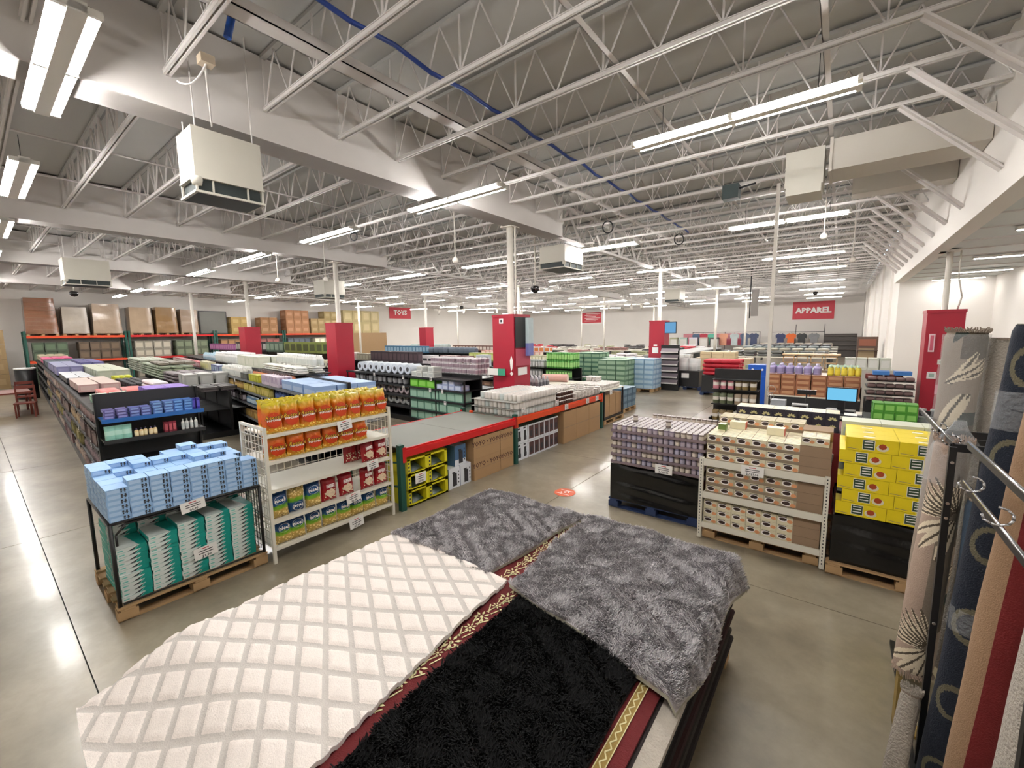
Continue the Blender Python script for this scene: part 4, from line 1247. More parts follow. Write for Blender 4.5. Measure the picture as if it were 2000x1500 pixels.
def tufts(name, fn, n, ln, wd, mts, parent, lean=.55, seed=1, inside=None):
    rg = np.random.default_rng(seed)
    U = rg.random((n, 2)); base = np.array([fn(u, v) for u, v in U])
    a = 1.3 * np.sin(base[:, 0] * 17 + 3 * np.sin(base[:, 1] * 11)) + 1.1 * np.cos(base[:, 1] * 23 + base[:, 0] * 13) + .6 * np.sin(base[:, 0] * 41 - base[:, 1] * 37) + rg.normal(0, .8, n) - .6
    L = ln * (.6 + .8 * rg.random(n))
    dx, dy = np.cos(a), np.sin(a)
    tip = base + np.stack([dx * L * lean, dy * L * lean, L * (.45 + .35 * rg.random(n))], 1)
    side = np.stack([-dy, dx, np.zeros(n)], 1) * wd / 2
    mid = base * .45 + tip * .55 + np.stack([np.zeros(n), np.zeros(n), L * .18], 1)
    V = np.stack([base - side, base + side, mid + side * .8, tip, mid - side * .8], 1).reshape(-1, 3)
    me = bpy.data.meshes.new(name)
    me.vertices.add(n * 5); me.vertices.foreach_set('co', V.ravel())
    me.loops.add(n * 5); me.loops.foreach_set('vertex_index', np.arange(n * 5, dtype=np.int32))
    me.polygons.add(n); me.polygons.foreach_set('loop_start', np.arange(0, n * 5, 5, dtype=np.int32)); me.polygons.foreach_set('loop_total', np.full(n, 5, dtype=np.int32))
    for m_ in mts: me.materials.append(m_)
    me.polygons.foreach_set('material_index', rg.integers(0, len(mts), n).astype(np.int32))
    me.update()
    return tag(obj(name, me, parent), kind='stuff')

pallet('wooden pallet beneath the pile of rugs', -2.92, .72, 2.4, 2.6)
M_r = [mat('folded_rug_%d' % k, c, .95, bump=.3, bscale=120) for k, c in enumerate(((30, 22, 22), (44, 39, 35), (20, 22, 26), (46, 20, 21)))]
LAB = ('dark brown', 'taupe', 'charcoal', 'deep red')
WORDS = ('lowest', 'second', 'third', 'fourth', 'fifth', 'sixth', 'seventh', 'eighth', 'ninth')
for k in range(9):
    z0 = .14 + .071 * k
    e = .012 * ((k * 7) % 3)
    x0, x1, y0, y1 = -2.93 + e, -.50 - e, .66 + e, 3.34 - e
    o = MB()
    def rim(u, v, x0=x0, x1=x1, y0=y0, y1=y1, z0=z0):
        t = 2 * PI * u
        return (0, 0, 0)
    # rounded slab
    prof = [(-.03, .0), (-.006, .012), (.0, .035), (-.006, .058), (-.03, .07)]
    rings = []
    for off, dz in prof:
        q = -off
        rings.append([(x0 + q, y0 + q, z0 + dz), (x1 - q, y0 + q, z0 + dz), (x1 - q, y1 - q, z0 + dz), (x0 + q, y1 - q, z0 + dz)])
    for a, b in zip(rings, rings[1:]):
        for i in range(4):
            j = (i + 1) % 4
            o.quad([a[i], a[j], b[j], b[i]], M_r[k % 4], False)
    o.quad(rings[-1], M_r[k % 4]); o.quad(list(reversed(rings[0])), M_r[k % 4])
    tag(obj('folded_rug', o), '%s folded rug, %s layer from the pallet in the rug pile' % (LAB[k % 4], WORDS[k]), 'rug', 'folded rugs inside the pile')

ZB = .785
# bordered red rug
M_pers = mat('red_wool', (88, 14, 17), .95, noise=.12, scale=30, bump=.3, bscale=150)
M_persw = mat('cream_wool', (206, 196, 150), .95, noise=.1, scale=30)
M_gold = mat('gold_wool', (142, 118, 62), .95, noise=.15, scale=40, bump=.3, bscale=150)
M_greyw = mat('pale_rug_edge', (176, 168, 156), .95, noise=.15, scale=25, bump=.5, bscale=90)
pr = thing('bordered_rug', 'red and gold bordered patterned rug showing between the white, grey and black rugs', 'rug', (0, 0, ZB))
o, _ = sheet([(-1.92, .66), (-.565, .66), (-.565, 3.38), (-1.92, 3.38)], lambda x, y: .012, 6, 14, M_pers, M_pers, 0, .012)
o.box(-.665, .66, .012, -.625, 3.3, .0155, M_gold)
obj('field', o, pr)
def motif(mb, cx, cy, s, mt, r):
    for a in range(7):
        t = 2 * PI * a / 7 + r
        dx, dy = math.cos(t), math.sin(t)
        mb.quad([(cx + dx * s * .3, cy + dy * s * .3, .0165), (cx + dx * s * .65 - dy * s * .16, cy + dy * s * .65 + dx * s * .16, .0165), (cx + dx * s, cy + dy * s, .0165), (cx + dx * s * .65 + dy * s * .16, cy + dy * s * .65 - dx * s * .16, .0165)], mt)
    mb.cyl((cx, cy, .013), (cx, cy, .0165), s * .2, mt, 8)
mo = MB()
y = .5
k = 0
while y < 3.3:
    cx = -1.60 if y < 2.05 else -1.76
    s = (.06, .04, .052, .034)[k % 4]
    motif(mo, cx + jit(.012), y, s, M_persw, k)
    for q in range(3):
        t = k + q * 2.1
        mo.beam((cx + .02 * math.cos(t), y + s, .0155), (cx + .05 * math.cos(t + 1), y + s + .07, .0155), .007, .002, M_persw)
    y += s * 2 + .03; k += 1
mo.box(-1.66, 3.22, .0125, -1.86, 3.33, .0165, M_persw) if False else None
tag(obj('border_flower', mo, pr), kind='stuff')
zz = MB()
for q in range(44):
    y0_ = .9 + .025 * q
    a, b = (-.655, -.637) if q % 2 else (-.637, -.655)
    zz.beam((a, y0_, .0165), (b, y0_ + .025, .0165), .006, .002, M_persw)
zz.box(-.668, .6, .0155, -.664, 2.3, .0175, M_persw).box(-.627, .6, .0155, -.623, 2.3, .0175, M_persw)
obj('zigzag_edging', zz, pr)
lo = thing('pale_rug', 'pale shaggy rug edge under the red rug on the aisle side of the pile', 'rug', (0, 0, .70))
o, fnl = sheet([(-.60, .7), (-.472, .7), (-.472, 1.93), (-.60, 1.93)], lambda x, y: .076 - .35 * max(0, x + .52), 4, 30, M_greyw, M_greyw, 0, .03)
obj('pile_surface', o, lo)

# white carved rug
def white_rug_mat():
    mt = bpy.data.materials.new('white_carved_pile'); mt.use_nodes = True
    nt = mt.node_tree; b = nt.nodes['Principled BSDF']; b.inputs['Roughness'].default_value = .95
    tc = nt.nodes.new('ShaderNodeTexCoord')
    nz = nt.nodes.new('ShaderNodeTexNoise'); nz.inputs['Scale'].default_value = 160; nz.inputs['Detail'].default_value = 2
    nt.links.new(tc.outputs['Object'], nz.inputs['Vector'])
    n4 = nt.nodes.new('ShaderNodeTexNoise'); n4.inputs['Scale'].default_value = 8
    nt.links.new(tc.outputs['Object'], n4.inputs['Vector'])
    ws_ = []
    for vx, vy in LAT:
        d = nt.nodes.new('ShaderNodeVectorMath'); d.operation = 'DOT_PRODUCT'; d.inputs[1].default_value = (vx, vy, 0)
        nt.links.new(tc.outputs['Object'], d.inputs[0])
        ad = nt.nodes.new('ShaderNodeMath'); ad.operation = 'MULTIPLY_ADD'; ad.inputs[1].default_value = .05; nt.links.new(nz.outputs['Fac'], ad.inputs[0]); nt.links.new(d.outputs['Value'], ad.inputs[2])
        f = nt.nodes.new('ShaderNodeMath'); f.operation = 'FRACT'; nt.links.new(ad.outputs[0], f.inputs[0])
        g = nt.nodes.new('ShaderNodeMath'); g.operation = 'LESS_THAN'; g.inputs[1].default_value = GROOVE + .02; nt.links.new(f.outputs[0], g.inputs[0])
        ws_.append(g)
    mxx = nt.nodes.new('ShaderNodeMath'); mxx.operation = 'MAXIMUM'; nt.links.new(ws_[0].outputs[0], mxx.inputs[0]); nt.links.new(ws_[1].outputs[0], mxx.inputs[1])
    c = nt.nodes.new('ShaderNodeMix'); c.data_type = 'RGBA'; nt.links.new(mxx.outputs[0], c.inputs['Factor'])
    c.inputs['A'].default_value = (*lin((236, 226, 218)), 1); c.inputs['B'].default_value = (*lin((200, 193, 186)), 1)
    c2_ = nt.nodes.new('ShaderNodeMix'); c2_.data_type = 'RGBA'; c2_.blend_type = 'MULTIPLY'; c2_.inputs['Factor'].default_value = .25
    nt.links.new(c.outputs['Result'], c2_.inputs['A']); nt.links.new(nz.outputs['Fac'], c2_.inputs['B']); nt.links.new(c2_.outputs['Result'], b.inputs['Base Color'])
    bp = nt.nodes.new('ShaderNodeBump'); bp.inputs['Strength'].default_value = .5; bp.inputs['Distance'].default_value = .006
    nt.links.new(nz.outputs['Fac'], bp.inputs['Height']); nt.links.new(bp.outputs['Normal'], b.inputs['Normal'])
    return mt
hx, hy, vx, vy = .857, .515, .875, -.485
det = hx * vy - hy * vx
CA, CB = .150, .190
LAT = [(vy / det / CA, -vx / det / CA), (-hy / det / CB, hx / det / CB)]
GROOVE = .21
def lat(x, y):
    a = (x * LAT[0][0] + y * LAT[0][1] + .025) % 1; b = (x * LAT[1][0] + y * LAT[1][1] + .025) % 1
    def h(t):
        return 0 if t < GROOVE else min(1, (t - GROOVE) / .06, (1 - t) / .06)
    return min(h(a), h(b))
def zwhite(x, y):
    z = .826 - .17 * sm(.68, .12, y) - .05 * sm(-2.86, -3.0, x)
    z += .006 * math.sin(4.2 * x + 5 * y) + .004 * math.sin(9 * y - 3 * x)
    return z + .011 * lat(x, y)
M_wr = white_rug_mat()
o, _ = sheet([(-2.99, .16), (-1.47, .10), (-1.70, 2.09), (-2.93, 2.10)], zwhite, 120, 160, M_wr, mat('white_rug_binding', (230, 226, 220), .9), .006, .022)
for i in range(len(o.sm)): o.sm[i] = True
tag(obj('white_rug', o), 'white rug with carved diamond squares and grey grooves on the pile', 'rug')

# grey and black shag rugs
M_g = [mat('grey_shag_%d' % k, c, .85, noise=.15, scale=5) for k, c in enumerate(((206, 201, 202), (180, 175, 177), (226, 221, 222)))]
M_b = [mat('black_shag_%d' % k, c, .9, noise=.1) for k, c in enumerate(((7, 7, 9), (13, 13, 15), (4, 4, 5)))]
M_bind = mat('shag_binding', (170, 166, 150), .9)
def zb(x, y): return .815 + .004 * math.sin(6 * x + 4 * y) - .2 * sm(.7, -.1, y)
r_ = thing('black_shag_rug', 'thick black shag rug lying in the middle of the pile', 'rug', (0, 0, 0))
o, fn = sheet([(-1.45, .5), (-.68, .5), (-.68, 2.3), (-1.56, 2.14)], zb, 24, 40, M_b[0], M_b[0], .008, .02)
obj('backing', o, r_); tufts('pile', fn, 42000, .034, .006, M_b, r_, seed=3)
def zg1(x, y): return .822 + .010 * math.sin(5 * x + 2) * math.sin(4 * y) + .006 * math.sin(11 * x + 7 * y) - .09 * sm(-2.86, -3.02, x) - .1 * sm(3.3, 3.46, y)
r_ = thing('grey_shag_rug', 'grey shag rug on the far corner of the pile beyond the white rug', 'rug', (0, 0, 0))
o, fn = sheet([(-2.93, 2.06), (-1.86, 2.08), (-1.74, 3.34), (-2.98, 3.36)], zg1, 26, 26, M_g[1], M_bind, .012, .02)
obj('backing', o, r_); tufts('pile', fn, 70000, .032, .005, M_g, r_, seed=4)
def zg2(x, y): return .842 + .010 * math.sin(6 * x) * math.sin(5 * y + 1) + .007 * math.sin(13 * x + 5 * y) - .26 * sm(-.515, -.40, x) - .08 * sm(3.28, 3.44, y)
r_ = thing('grey_shag_rug', 'grey shag rug hanging over the aisle corner of the pile above the black rug', 'rug', (0, 0, 0))
o, fn = sheet([(-1.64, 2.05), (-.47, 1.80), (-.44, 3.34), (-1.72, 3.37)], zg2, 30, 30, M_g[1], M_bind, .014, .022)
obj('backing', o, r_); tufts('pile', fn, 86000, .033, .005, M_g, r_, seed=6)

# ------------------------------------------------------------------ rug rolls on their rack
def roll(name, label, base, top, r, cell, mts, n=84, nz=260, fray=0.0, seed=1):
    """rolled rug; cell(angle, height 0..1, length) picks the wool"""
    rg = random.Random(seed)
    base, top = Vector(base), Vector(top)
    L = (top - base).length
    q = Vector((0, 0, 1)).rotation_difference((top - base).normalized())
    t = thing(name, label, 'rolled rug', base); t.rotation_mode = 'QUATERNION'; t.rotation_quaternion = q
    o = MB()
    ph = [rg.uniform(0, 6) for _ in range(4)]
    def fn(u, v):
        a = 2 * PI * u
        rr = r * (1 + .045 * math.sin(2 * a + 3 * v * L + ph[0]) + .03 * math.sin(3 * a + ph[1]) + .02 * math.sin(9 * v * L + ph[2]))
        rr *= 1 - .10 * sm(.985, 1, v) - .05 * sm(.015, 0, v)
        return (rr * math.cos(a), rr * math.sin(a), v * L)
    o.grid(fn, n, nz, None, True, lambda u, v: mts[cell(u, v, L)])
    obj('wool_surface', o, t)
    sp = MB()           # spiral ends
    m2 = mts[-1]
    for z in (0.0, L):
        pts = [(r * (.12 + .85 * k / 60) * math.cos(k * .45), r * (.12 + .85 * k / 60) * math.sin(k * .45)) for k in range(61)]
        for (a, b), (c, d) in zip(pts, pts[1:]):
            zz = z - .004 if z else .002
            sp.beam((a, b, zz), (c, d, zz), .010, .014, m2)
    sp.cyl((0, 0, .004), (0, 0, .006), r * .93, M_dark, 20).cyl((0, 0, L - .016), (0, 0, L - .014), r * .86, M_dark, 20)
    obj('rolled_end', sp, t)
    if fray:
        fr_ = MB()
        for k in range(70):
            a = 2 * PI * k / 70 + rg.uniform(-.03, .03)
            for z, sg in ((0, -1),) if fray < 0 else ((0, -1), (L, 1)):
                l_ = abs(fray) * rg.uniform(.5, 1.2)
                fr_.beam((r * .96 * math.cos(a), r * .96 * math.sin(a), z), (r * 1.06 * math.cos(a + .1), r * 1.06 * math.sin(a + .1), z + sg * l_ * .6), .006, .004, mts[0])
        tag(obj('fringe', fr_, t), kind='stuff')
    return t
M_tau = mat('taupe_wool', (142, 128, 114), .9, noise=.06, scale=30, bump=.3, bscale=150)
M_tau2 = mat('light_taupe_wool', (164, 142, 126), .9, noise=.05, scale=30, bump=.3, bscale=150)
M_crm = mat('cream_leaf_wool', (216, 202, 176), .9, noise=.05, scale=40, bump=.3, bscale=150)
M_olv = mat('olive_brown_wool', (80, 70, 56), .9, noise=.08, scale=30, bump=.3, bscale=150)
M_dgn = mat('dark_green_wool', (34, 46, 38), .9, noise=.08, bump=.3, bscale=150)
M_navy = mat('navy_wool', (15, 23, 37), .9, noise=.1, scale=30, bump=.4, bscale=160)
M_khk = mat('khaki_wool', (92, 87, 68), .9, noise=.08, bump=.4, bscale=160)
M_rd = mat('red_roll_wool', (100, 15, 15), .9, noise=.1, scale=30, bump=.3, bscale=160)
M_bge = mat('beige_jute_back', (146, 116, 88), .9, noise=.1, scale=60, bump=.4, bscale=200)
M_ivo = mat('ivory_shag', (172, 164, 152), .95, noise=.15, scale=40, bump=.9, bscale=90)
M_char = mat('charcoal_motif', (58, 50, 50), .95, noise=.15, bump=.6, bscale=90)
M_olv2 = mat('grey_olive_wool', (118, 106, 92), .9, noise=.08, bump=.3, bscale=150)
M_sbl = mat('slate_blue_wool', (66, 82, 100), .9, noise=.1, scale=20, bump=.3, bscale=150)
def leafy(petals, band):
    def cell(u, v, L):
        a = (2 * PI * u) % (2 * PI); z = v * L
        for (ca, cz, la, lz, th) in petals:
            da = (a - ca + PI) % (2 * PI) - PI
            x = da * .085; y = z - cz
            p = x * math.cos(th) + y * math.sin(th); q = -x * math.sin(th) + y * math.cos(th)
            if (p / lz) ** 2 + (q / la) ** 2 < 1:
                return 3 if abs(q) < .006 else 1
        return band(a, z)
    return cell
A0 = math.radians(-100)      # the angle that faces the camera
L1 = 2.36
pet = []
for cz in (2.12, 1.45, .75):
    for (da_, dz_, la_, lz_, th_) in ((.35, .0, .022, .12, .75), (.15, .02, .02, .12, 1.15), (.6, -.02, .02, .11, .45), (-.35, -.30, .034, .17, 1.25), (-.1, -.28, .03, .15, 1.2), (-.6, -.34, .022, .12, 1.35)):
        pet.append((A0 + da_, cz + dz_, la_, lz_, th_))
roll('rug_roll', 'tall taupe rug roll with cream leaves and dark green patches, wrapped in clear film', (.56, 3.9, .10), (.635, 3.9, .10 + L1), .098,
     leafy(pet, lambda a, z: 2 if math.sin(a * 1.0 - .9) * .1 + (z % .62) > .44 and (a - A0 + 9 * PI) % (2 * PI) - PI > -.55 else (3 if (z % .62) > .34 and (a - A0 + 9 * PI) % (2 * PI) - PI > -.1 else 0)), [M_tau, M_crm, M_dgn, M_olv], fray=.05, seed=2)
roll('rug_roll', 'plain ivory rug roll standing between the leaf patterned and navy rolls', (.76, 4.02, .1), (.83, 4.02, 2.42), .09, lambda u, v, L: 0, [M_ivo, M_tau], nz=40, seed=3)
L2 = 1.42
pet2 = []
for cz in (1.02, .2):
    for q in range(9):
        th = 1.75 + .19 * q
        pet2.append((A0 + 1.15 + math.cos(th) * .15 / .079, cz + math.sin(th) * .13, .0125, .115, th))
    for q in range(3):
        th = 3.75 + .35 * q
        pet2.append((A0 + 1.15 + math.cos(th) * .17 / .079, cz - .02 + math.sin(th) * .14, .030, .13, th))
roll('rug_roll', 'shorter pinkish taupe rug roll with cream leaves hanging outside the black rack post', (.465, 3.35, .43), (.54, 3.35, .43 + L2), .079,
     leafy(pet2, lambda a, z: (0 if ((a - A0 + 9 * PI) % (2 * PI) - PI) < .05 else 2)), [M_tau2, M_crm, M_olv2, M_olv], fray=.06, seed=4)
def navy(u, v, L):
    a = 2 * PI * u; z = v * L
    da = (a - A0 + 9 * PI) % (2 * PI) - PI
    zc = (z + .1) % .43 - .21
    e = (da / .85) ** 2 + (zc / .085) ** 2
    return 1 if .62 < e < 1.25 else 0
roll('rug_roll', 'tall navy rug roll with khaki rings, leaning in the rack', (.545, 2.95, .06), (.70, 2.95, 2.5), .076, navy, [M_navy, M_khk], n=96, nz=300, seed=5)
roll('rug_roll', 'red rug roll with a beige woven backing edge', (.55, 2.52, .05), (.69, 2.55, 2.3), .085, lambda u, v, L: 0 if ((2 * PI * u - A0 + 9 * PI) % (2 * PI) - PI) > -.45 else 1, [M_rd, M_bge], nz=40, seed=6)
def fl(u, v, L):
    a = 2 * PI * u; z = v * L
    da = (a - A0 + 9 * PI) % (2 * PI) - PI
    s_ = math.sin(16 * da + 3 * math.sin(19 * z)) + math.sin(33 * z + 2 * math.sin(5 * da)) + .6 * math.sin(41 * z + 11 * da)
    return 1 if (s_ > .8 and -.7 < da + .5 * math.sin(5 * z) < 1.3) else 0
roll('rug_roll', 'ivory shaggy rug roll with a charcoal floral band at the picture edge', (.60, 2.12, .05), (.72, 2.18, 2.2), .11, fl, [M_ivo, M_char], n=96, nz=260, seed=7)
roll('rug_roll', 'slate blue rug roll standing low behind the shorter taupe roll', (.52, 3.62 - .0, .02), (.53, 3.82, 1.2), .05, lambda u, v, L: 0, [M_sbl, M_sbl], nz=30, seed=8) if False else None
roll('rug_roll', 'slim slate blue rug roll behind the navy roll', (.66, 3.3, .03), (.68, 3.3, 1.55), .075, lambda u, v, L: 0, [M_sbl, M_tau], nz=30, seed=8)
roll('rug_roll', 'short ivory fringed rug roll leaning at the foot of the rack', (.37, 2.86, .03), (.43, 3.0, .50), .045, lambda u, v, L: 0, [M_ivo, M_tau], n=20, nz=12, fray=.05, seed=9)
# the rack itself
M_chr = mat('chrome_rail', (190, 190, 192), .18, metal=.9, noise=0)
rk = thing('rug_rack', 'black steel rug rack with chrome hook rails holding the rolled rugs', 'rack', (0, 0, 0))
for x, y in ((.497, 3.08), (.62, 3.13), (.66, 4.25), (.47, 1.65), (1.15, 3.1)):
    p = MB().box(x - .014, y - .014, 0, x + .014, y + .014, 1.88, M_blk)
    if y < 3.1 and x < .5:
        for z in (.9, 1.5, 1.58, 1.8):
            p.cyl((x, y - .013, z), (x, y - .02, z), .008, M_chr, 8)
    obj('post', p, rk)
for (x, z, y0, y1) in ((.50, 1.885, 3.1, 4.3), (.465, 1.99, 1.62, 2.6), (.475, 1.80, 1.62, 2.66)):
    obj('hook_rail', MB().box(x - .004, y0, z - .012, x + .004, y1, z + .012, M_blk).cyl((x, y0, z + .016), (x, y1, z + .016), .006, M_chr, 8), rk)
for y, z in ((3.12, 1.87), (3.47, 1.88), (3.56, 1.82), (4.25, 1.87)):
    obj('cross_bar', MB().box(.49, y - .012, z - .02, 1.16, y + .012, z + .02, M_blk), rk)
for x, y in ((.50, 3.5), (.43, 2.3), (.43, 1.95), (.50, 3.15)):
    h_ = MB()
    pts = [Vector((x + .035 * math.sin(t), y, 1.90 + .03 * math.cos(t))) for t in [PI * 1.5 * k / 8 for k in range(9)]]
    for a, b in zip(pts, pts[1:]): h_.cyl(a, b, .004, M_chr, 6)
    obj('hook', h_, rk)
obj('foot', MB().box(.41, 3.3, 0, .43, 3.4, .36, M_gold).box(.41, 3.3, 0, .60, 3.4, .02, M_gold), rk)
obj('base_bar', MB().box(.46, 1.63, .0, .49, 4.27, .03, M_blk).box(1.13, 2.0, .0, 1.16, 4.27, .05, M_blk), rk)
# clear wrap on the roll top
def clear_mat():
    mt = bpy.data.materials.new('clear_wrap'); mt.use_nodes = True
    b = mt.node_tree.nodes['Principled BSDF']
    b.inputs['Base Color'].default_value = (.85, .88, .9, 1); b.inputs['Roughness'].default_value = .12; b.inputs['Alpha'].default_value = .17
    n = mt.node_tree.nodes.new('ShaderNodeTexNoise'); n.inputs['Scale'].default_value = 9
    bp = mt.node_tree.nodes.new('ShaderNodeBump'); bp.inputs['Strength'].default_value = .8; bp.inputs['Distance'].default_value = .03
    mt.node_tree.links.new(n.outputs['Fac'], bp.inputs['Height']); mt.node_tree.links.new(bp.outputs['Normal'], b.inputs['Normal'])
    return mt
M_clear = clear_mat()
o = MB()
def wrapf(u, v):
    a = 2 * PI * u
    r = (.092 + .012 * math.sin(5 * a + 3 * v) + .01 * math.sin(9 * a)) * (1 - .75 * sm(.55, 1, v))
    return (.527 + .03 * v + r * math.cos(a), 3.35 + r * math.sin(a), 1.62 + .36 * v)
o.grid(wrapf, 30, 14, M_clear)
tag(obj('clear_wrap', o), 'clear plastic bag gathered over the top of the shorter taupe roll', 'plastic wrap')
for (bx, by, bz, tx, ty, r, lab, z0, z1) in ((.56, 3.9, .1, .635, 3.9, .106, 'clear film sleeve around the tall leaf patterned roll', 1.2, 2.45), (.545, 2.95, .06, .70, 2.95, .084, 'clear film band around the navy roll near its top', 2.02, 2.2), (.545, 2.95, .06, .70, 2.95, .084, 'clear film band around the navy roll low down', .98, 1.1)):
    o = MB()
    H_ = 2.4
    def ff(u, v):
        z = z0 + (z1 - z0) * v; k = (z - bz) / H_
        a = 2 * PI * u; rr = r + .004 * math.sin(7 * a + 20 * z)
        return (bx + (tx - bx) * k + rr * math.cos(a), by + rr * math.sin(a), z)
    o.grid(ff, 30, 16, M_clear)
    tag(obj('film_band', o), lab, 'plastic wrap')
# ------------------------------------------------------------------ product kit for the aisles
def C(c): return mat('pack_%d_%d_%d' % c, c, .5, noise=.06, scale=10)
def P_box(w, d, h, c, lab=None, fr=(.12, .88, .2, .8), top=None):
    return carton(w, d, h, C(c), C(lab) if lab else None, fr, C(top) if top else None)
def P_bottle(r, h, c, cap, lab=None, n=8):
    a, b, l = C(c), C(cap), C(lab) if lab else C(c)
    return MB().lathe([(0, 0), (r, 0), (r, h * .15), (r, h * .6), (r * .9, h * .72), (r * .35, h * .82), (r * .4, h * .83), (r * .4, h), (0, h)], a, n, mts=[a, a, l, a, a, b, b, b])
def P_can(r, h, c, lab, n=10):
    a, l = C(c), C(lab)
    return MB().lathe([(0, 0), (r, 0), (r, h * .2), (r, h * .8), (r, h), (0, h)], a, n, mts=[a, a, l, a, a])
def P_roll(r, L, c, end):
    """roll lying along Y"""
    return MB().cyl((0, 0, r), (0, L, r), r, C(c), 12, capmat=C(end)).cyl((0, -.002, r), (0, .0, r), r * .45, C((70, 70, 76)), 10)
def P_soft(w, d, h, c, seed=1):
    """folded textile or soft pack"""
    o = MB(); m_ = C(c)
    def f(u, v):
        a = 2 * PI * v
        s_ = max(0, 1 - abs(2 * u - 1) ** 6) ** .4
        ca, sa = math.cos(a), math.sin(a)
        return ((u - .5) * w, d / 2 * math.copysign(abs(ca) ** .45, ca) * (.93 + .07 * s_), h / 2 + h / 2 * math.copysign(abs(sa) ** .7, sa) * (.75 + .25 * s_))
    o.grid(f, 5, 12, m_)
    k = len(o.v)
    for u in (0, 1):
        o.quad([f(u, j / 12) for j in range(12)], m_)
    return o
def P_bag(w, d, h, c, lab=None):
    o = MB(); m_, l_ = C(c), C(lab or c)
    def f(u, v):
        a = 2 * PI * u
        k = (1 - .85 * sm(.7, 1, v)) * (.85 + .15 * math.sin(PI * min(1, v * 1.3)))
        return (w / 2 * math.cos(a) * (1 if v < .8 else 1.05), d / 2 * math.sin(a) * k, v * h)
    o.grid(f, 10, 6, m_, True, lambda u, v: l_ if .25 < v < .62 else m_)
    return o
class Fr:
    def __init__(s, ox, oy, rz=0.0):
        s.o, s.rz = (ox, oy), rz; s.c, s.s = math.cos(rz), math.sin(rz)
    def p(s, x, y, z, r=0.0):
        return (s.o[0] + x * s.c - y * s.s, s.o[1] + x * s.s + y * s.c, z, s.rz + r)
NPROD = [0]
def fill(fr, x0, x1, y0, y1, z, me, name, label, cat, dx, dy, nl=1, dz=.1, j=.006, jr=.04, skip=0.0, only_rim=False, rot=0.0):
    """goods set out in a grid on a shelf; only what can be seen from the aisles is set out in deep blocks"""
    nx = max(1, int((x1 - x0) / dx + .001)); ny = max(1, int((y1 - y0) / dy + .001))
    pl = []
    for i in range(nx):
        for k in range(ny):
            for l in range(nl):
                if only_rim and l < nl - 1 and k > 0 and i < nx - 1: continue
                if skip and l == nl - 1 and rnd.random() < skip: continue
                pl.append(fr.p(x0 + dx * (i + .5) + jit(j), y0 + dy * (k + .5) + jit(j), z + dz * l, jit(jr) + rot))
    pl = pl[:300]
    NPROD[0] += len(pl)
    return many(me, name, label, cat, label + ' group', pl, fr.rz)
def gondola(label, fr, L, D, levels, H, mt=None, edge=None, sect=1.22):
    mt = mt or M_blk; edge = edge or M_dark
    t = thing('gondola_shelving', label, 'shelving', (fr.o[0], fr.o[1], 0), fr.rz)
    obj('base', MB().box(-L, 0, 0, 0, D, .14, mt), t)
    n = max(1, int(round(L / sect))); s = L / n
    pm = MB().box(-s + .004, D / 2 - .015, .14, -.004, D / 2 + .015, H, mt).mesh('back_panel')
    um = MB().box(-.02, 0.02, .14, .02, .045, max(levels), mt).box(-.02, D / 2 - .03, .14, .02, D / 2 + .03, H, mt).mesh('upright')
    sh = MB().box(-s + .01, 0.0, -.012, -.01, D / 2 - .02, 0, mt).box(-s + .01, -.012, -.04, -.01, .0, .012, edge).mesh('shelf')
    sh2 = MB().box(-s + .01, D / 2 + .02, -.012, -.01, D, 0, mt).box(-s + .01, D, -.04, -.01, D + .012, .012, edge).mesh('shelf')
    for k in range(n):
        obj('back_panel', pm, t, (-k * s, 0, 0))
        for z in levels:
            obj('shelf', sh, t, (-k * s, 0, z)); obj('shelf', sh2, t, (-k * s, 0, z))
    for k in range(n + 1):
        obj('upright', um, t, (min(-.02, -k * s + (.02 if k == n else 0)), 0, 0))
    return t
tagm = MB().box(-.045, -.004, -.05, .045, -.002, .05, M_paper).box(-.03, -.006, .01, .03, -.004, .03, M_ink).box(-.02, -.006, -.03, .02, -.004, -.01, M_ink).mesh('shelf_tag')
def tags(fr, label, pts, rot=0.0):
    many(tagm, 'shelf_tag', label, 'price tag', label + ' group', [fr.p(x, y, z, rot) for x, y, z in pts])

# ------------------------------------------------------------------ row A: the long aisle beside the left walkway
FA = Fr(-8.1, 1.04, -.047)
FA2 = Fr(*FA.p(-.47, .0, 0)[:2], -.047)
gondola('long black shelving row beside the left walkway, topped with boxes and packs', FA2, 24.4, 1.25, (.5, .85, 1.2, 1.44), 1.5)
ec = thing('endcap_shelving', 'black end shelving with a blue shelf edge facing the black cage', 'shelving', FA.p(0, 0, 0)[:3], -.047)
M_bed = mat('blue_shelf_edge', (34, 92, 160), .4)
obj('back_panel', MB().box(-.46, 0, 0, -.44, 1.25, 1.70, M_dark), ec)
for y in (.0, 1.22):
    obj('side_panel', MB().box(-.44, y, 0, -.02, y + .025, .6, M_blk).box(-.44, y, .6, -.38, y + .025, 1.70, M_blk), ec)
for k, z in enumerate((.35, .72, 1.06, 1.36)):
    o = MB().box(-.44, .025, z - .015, 0, 1.22, z, M_blk).box(0, .025, z - .045, .012, 1.22, z + .012, M_bed if k == 3 else M_dark)
    if k == 3: o.quad([(-.43, .03, z + .001), (-.005, .03, z + .001), (-.005, 1.21, z + .001), (-.43, 1.21, z + .001)], M_bed)
    obj('shelf', o, ec)
R = PI / 2
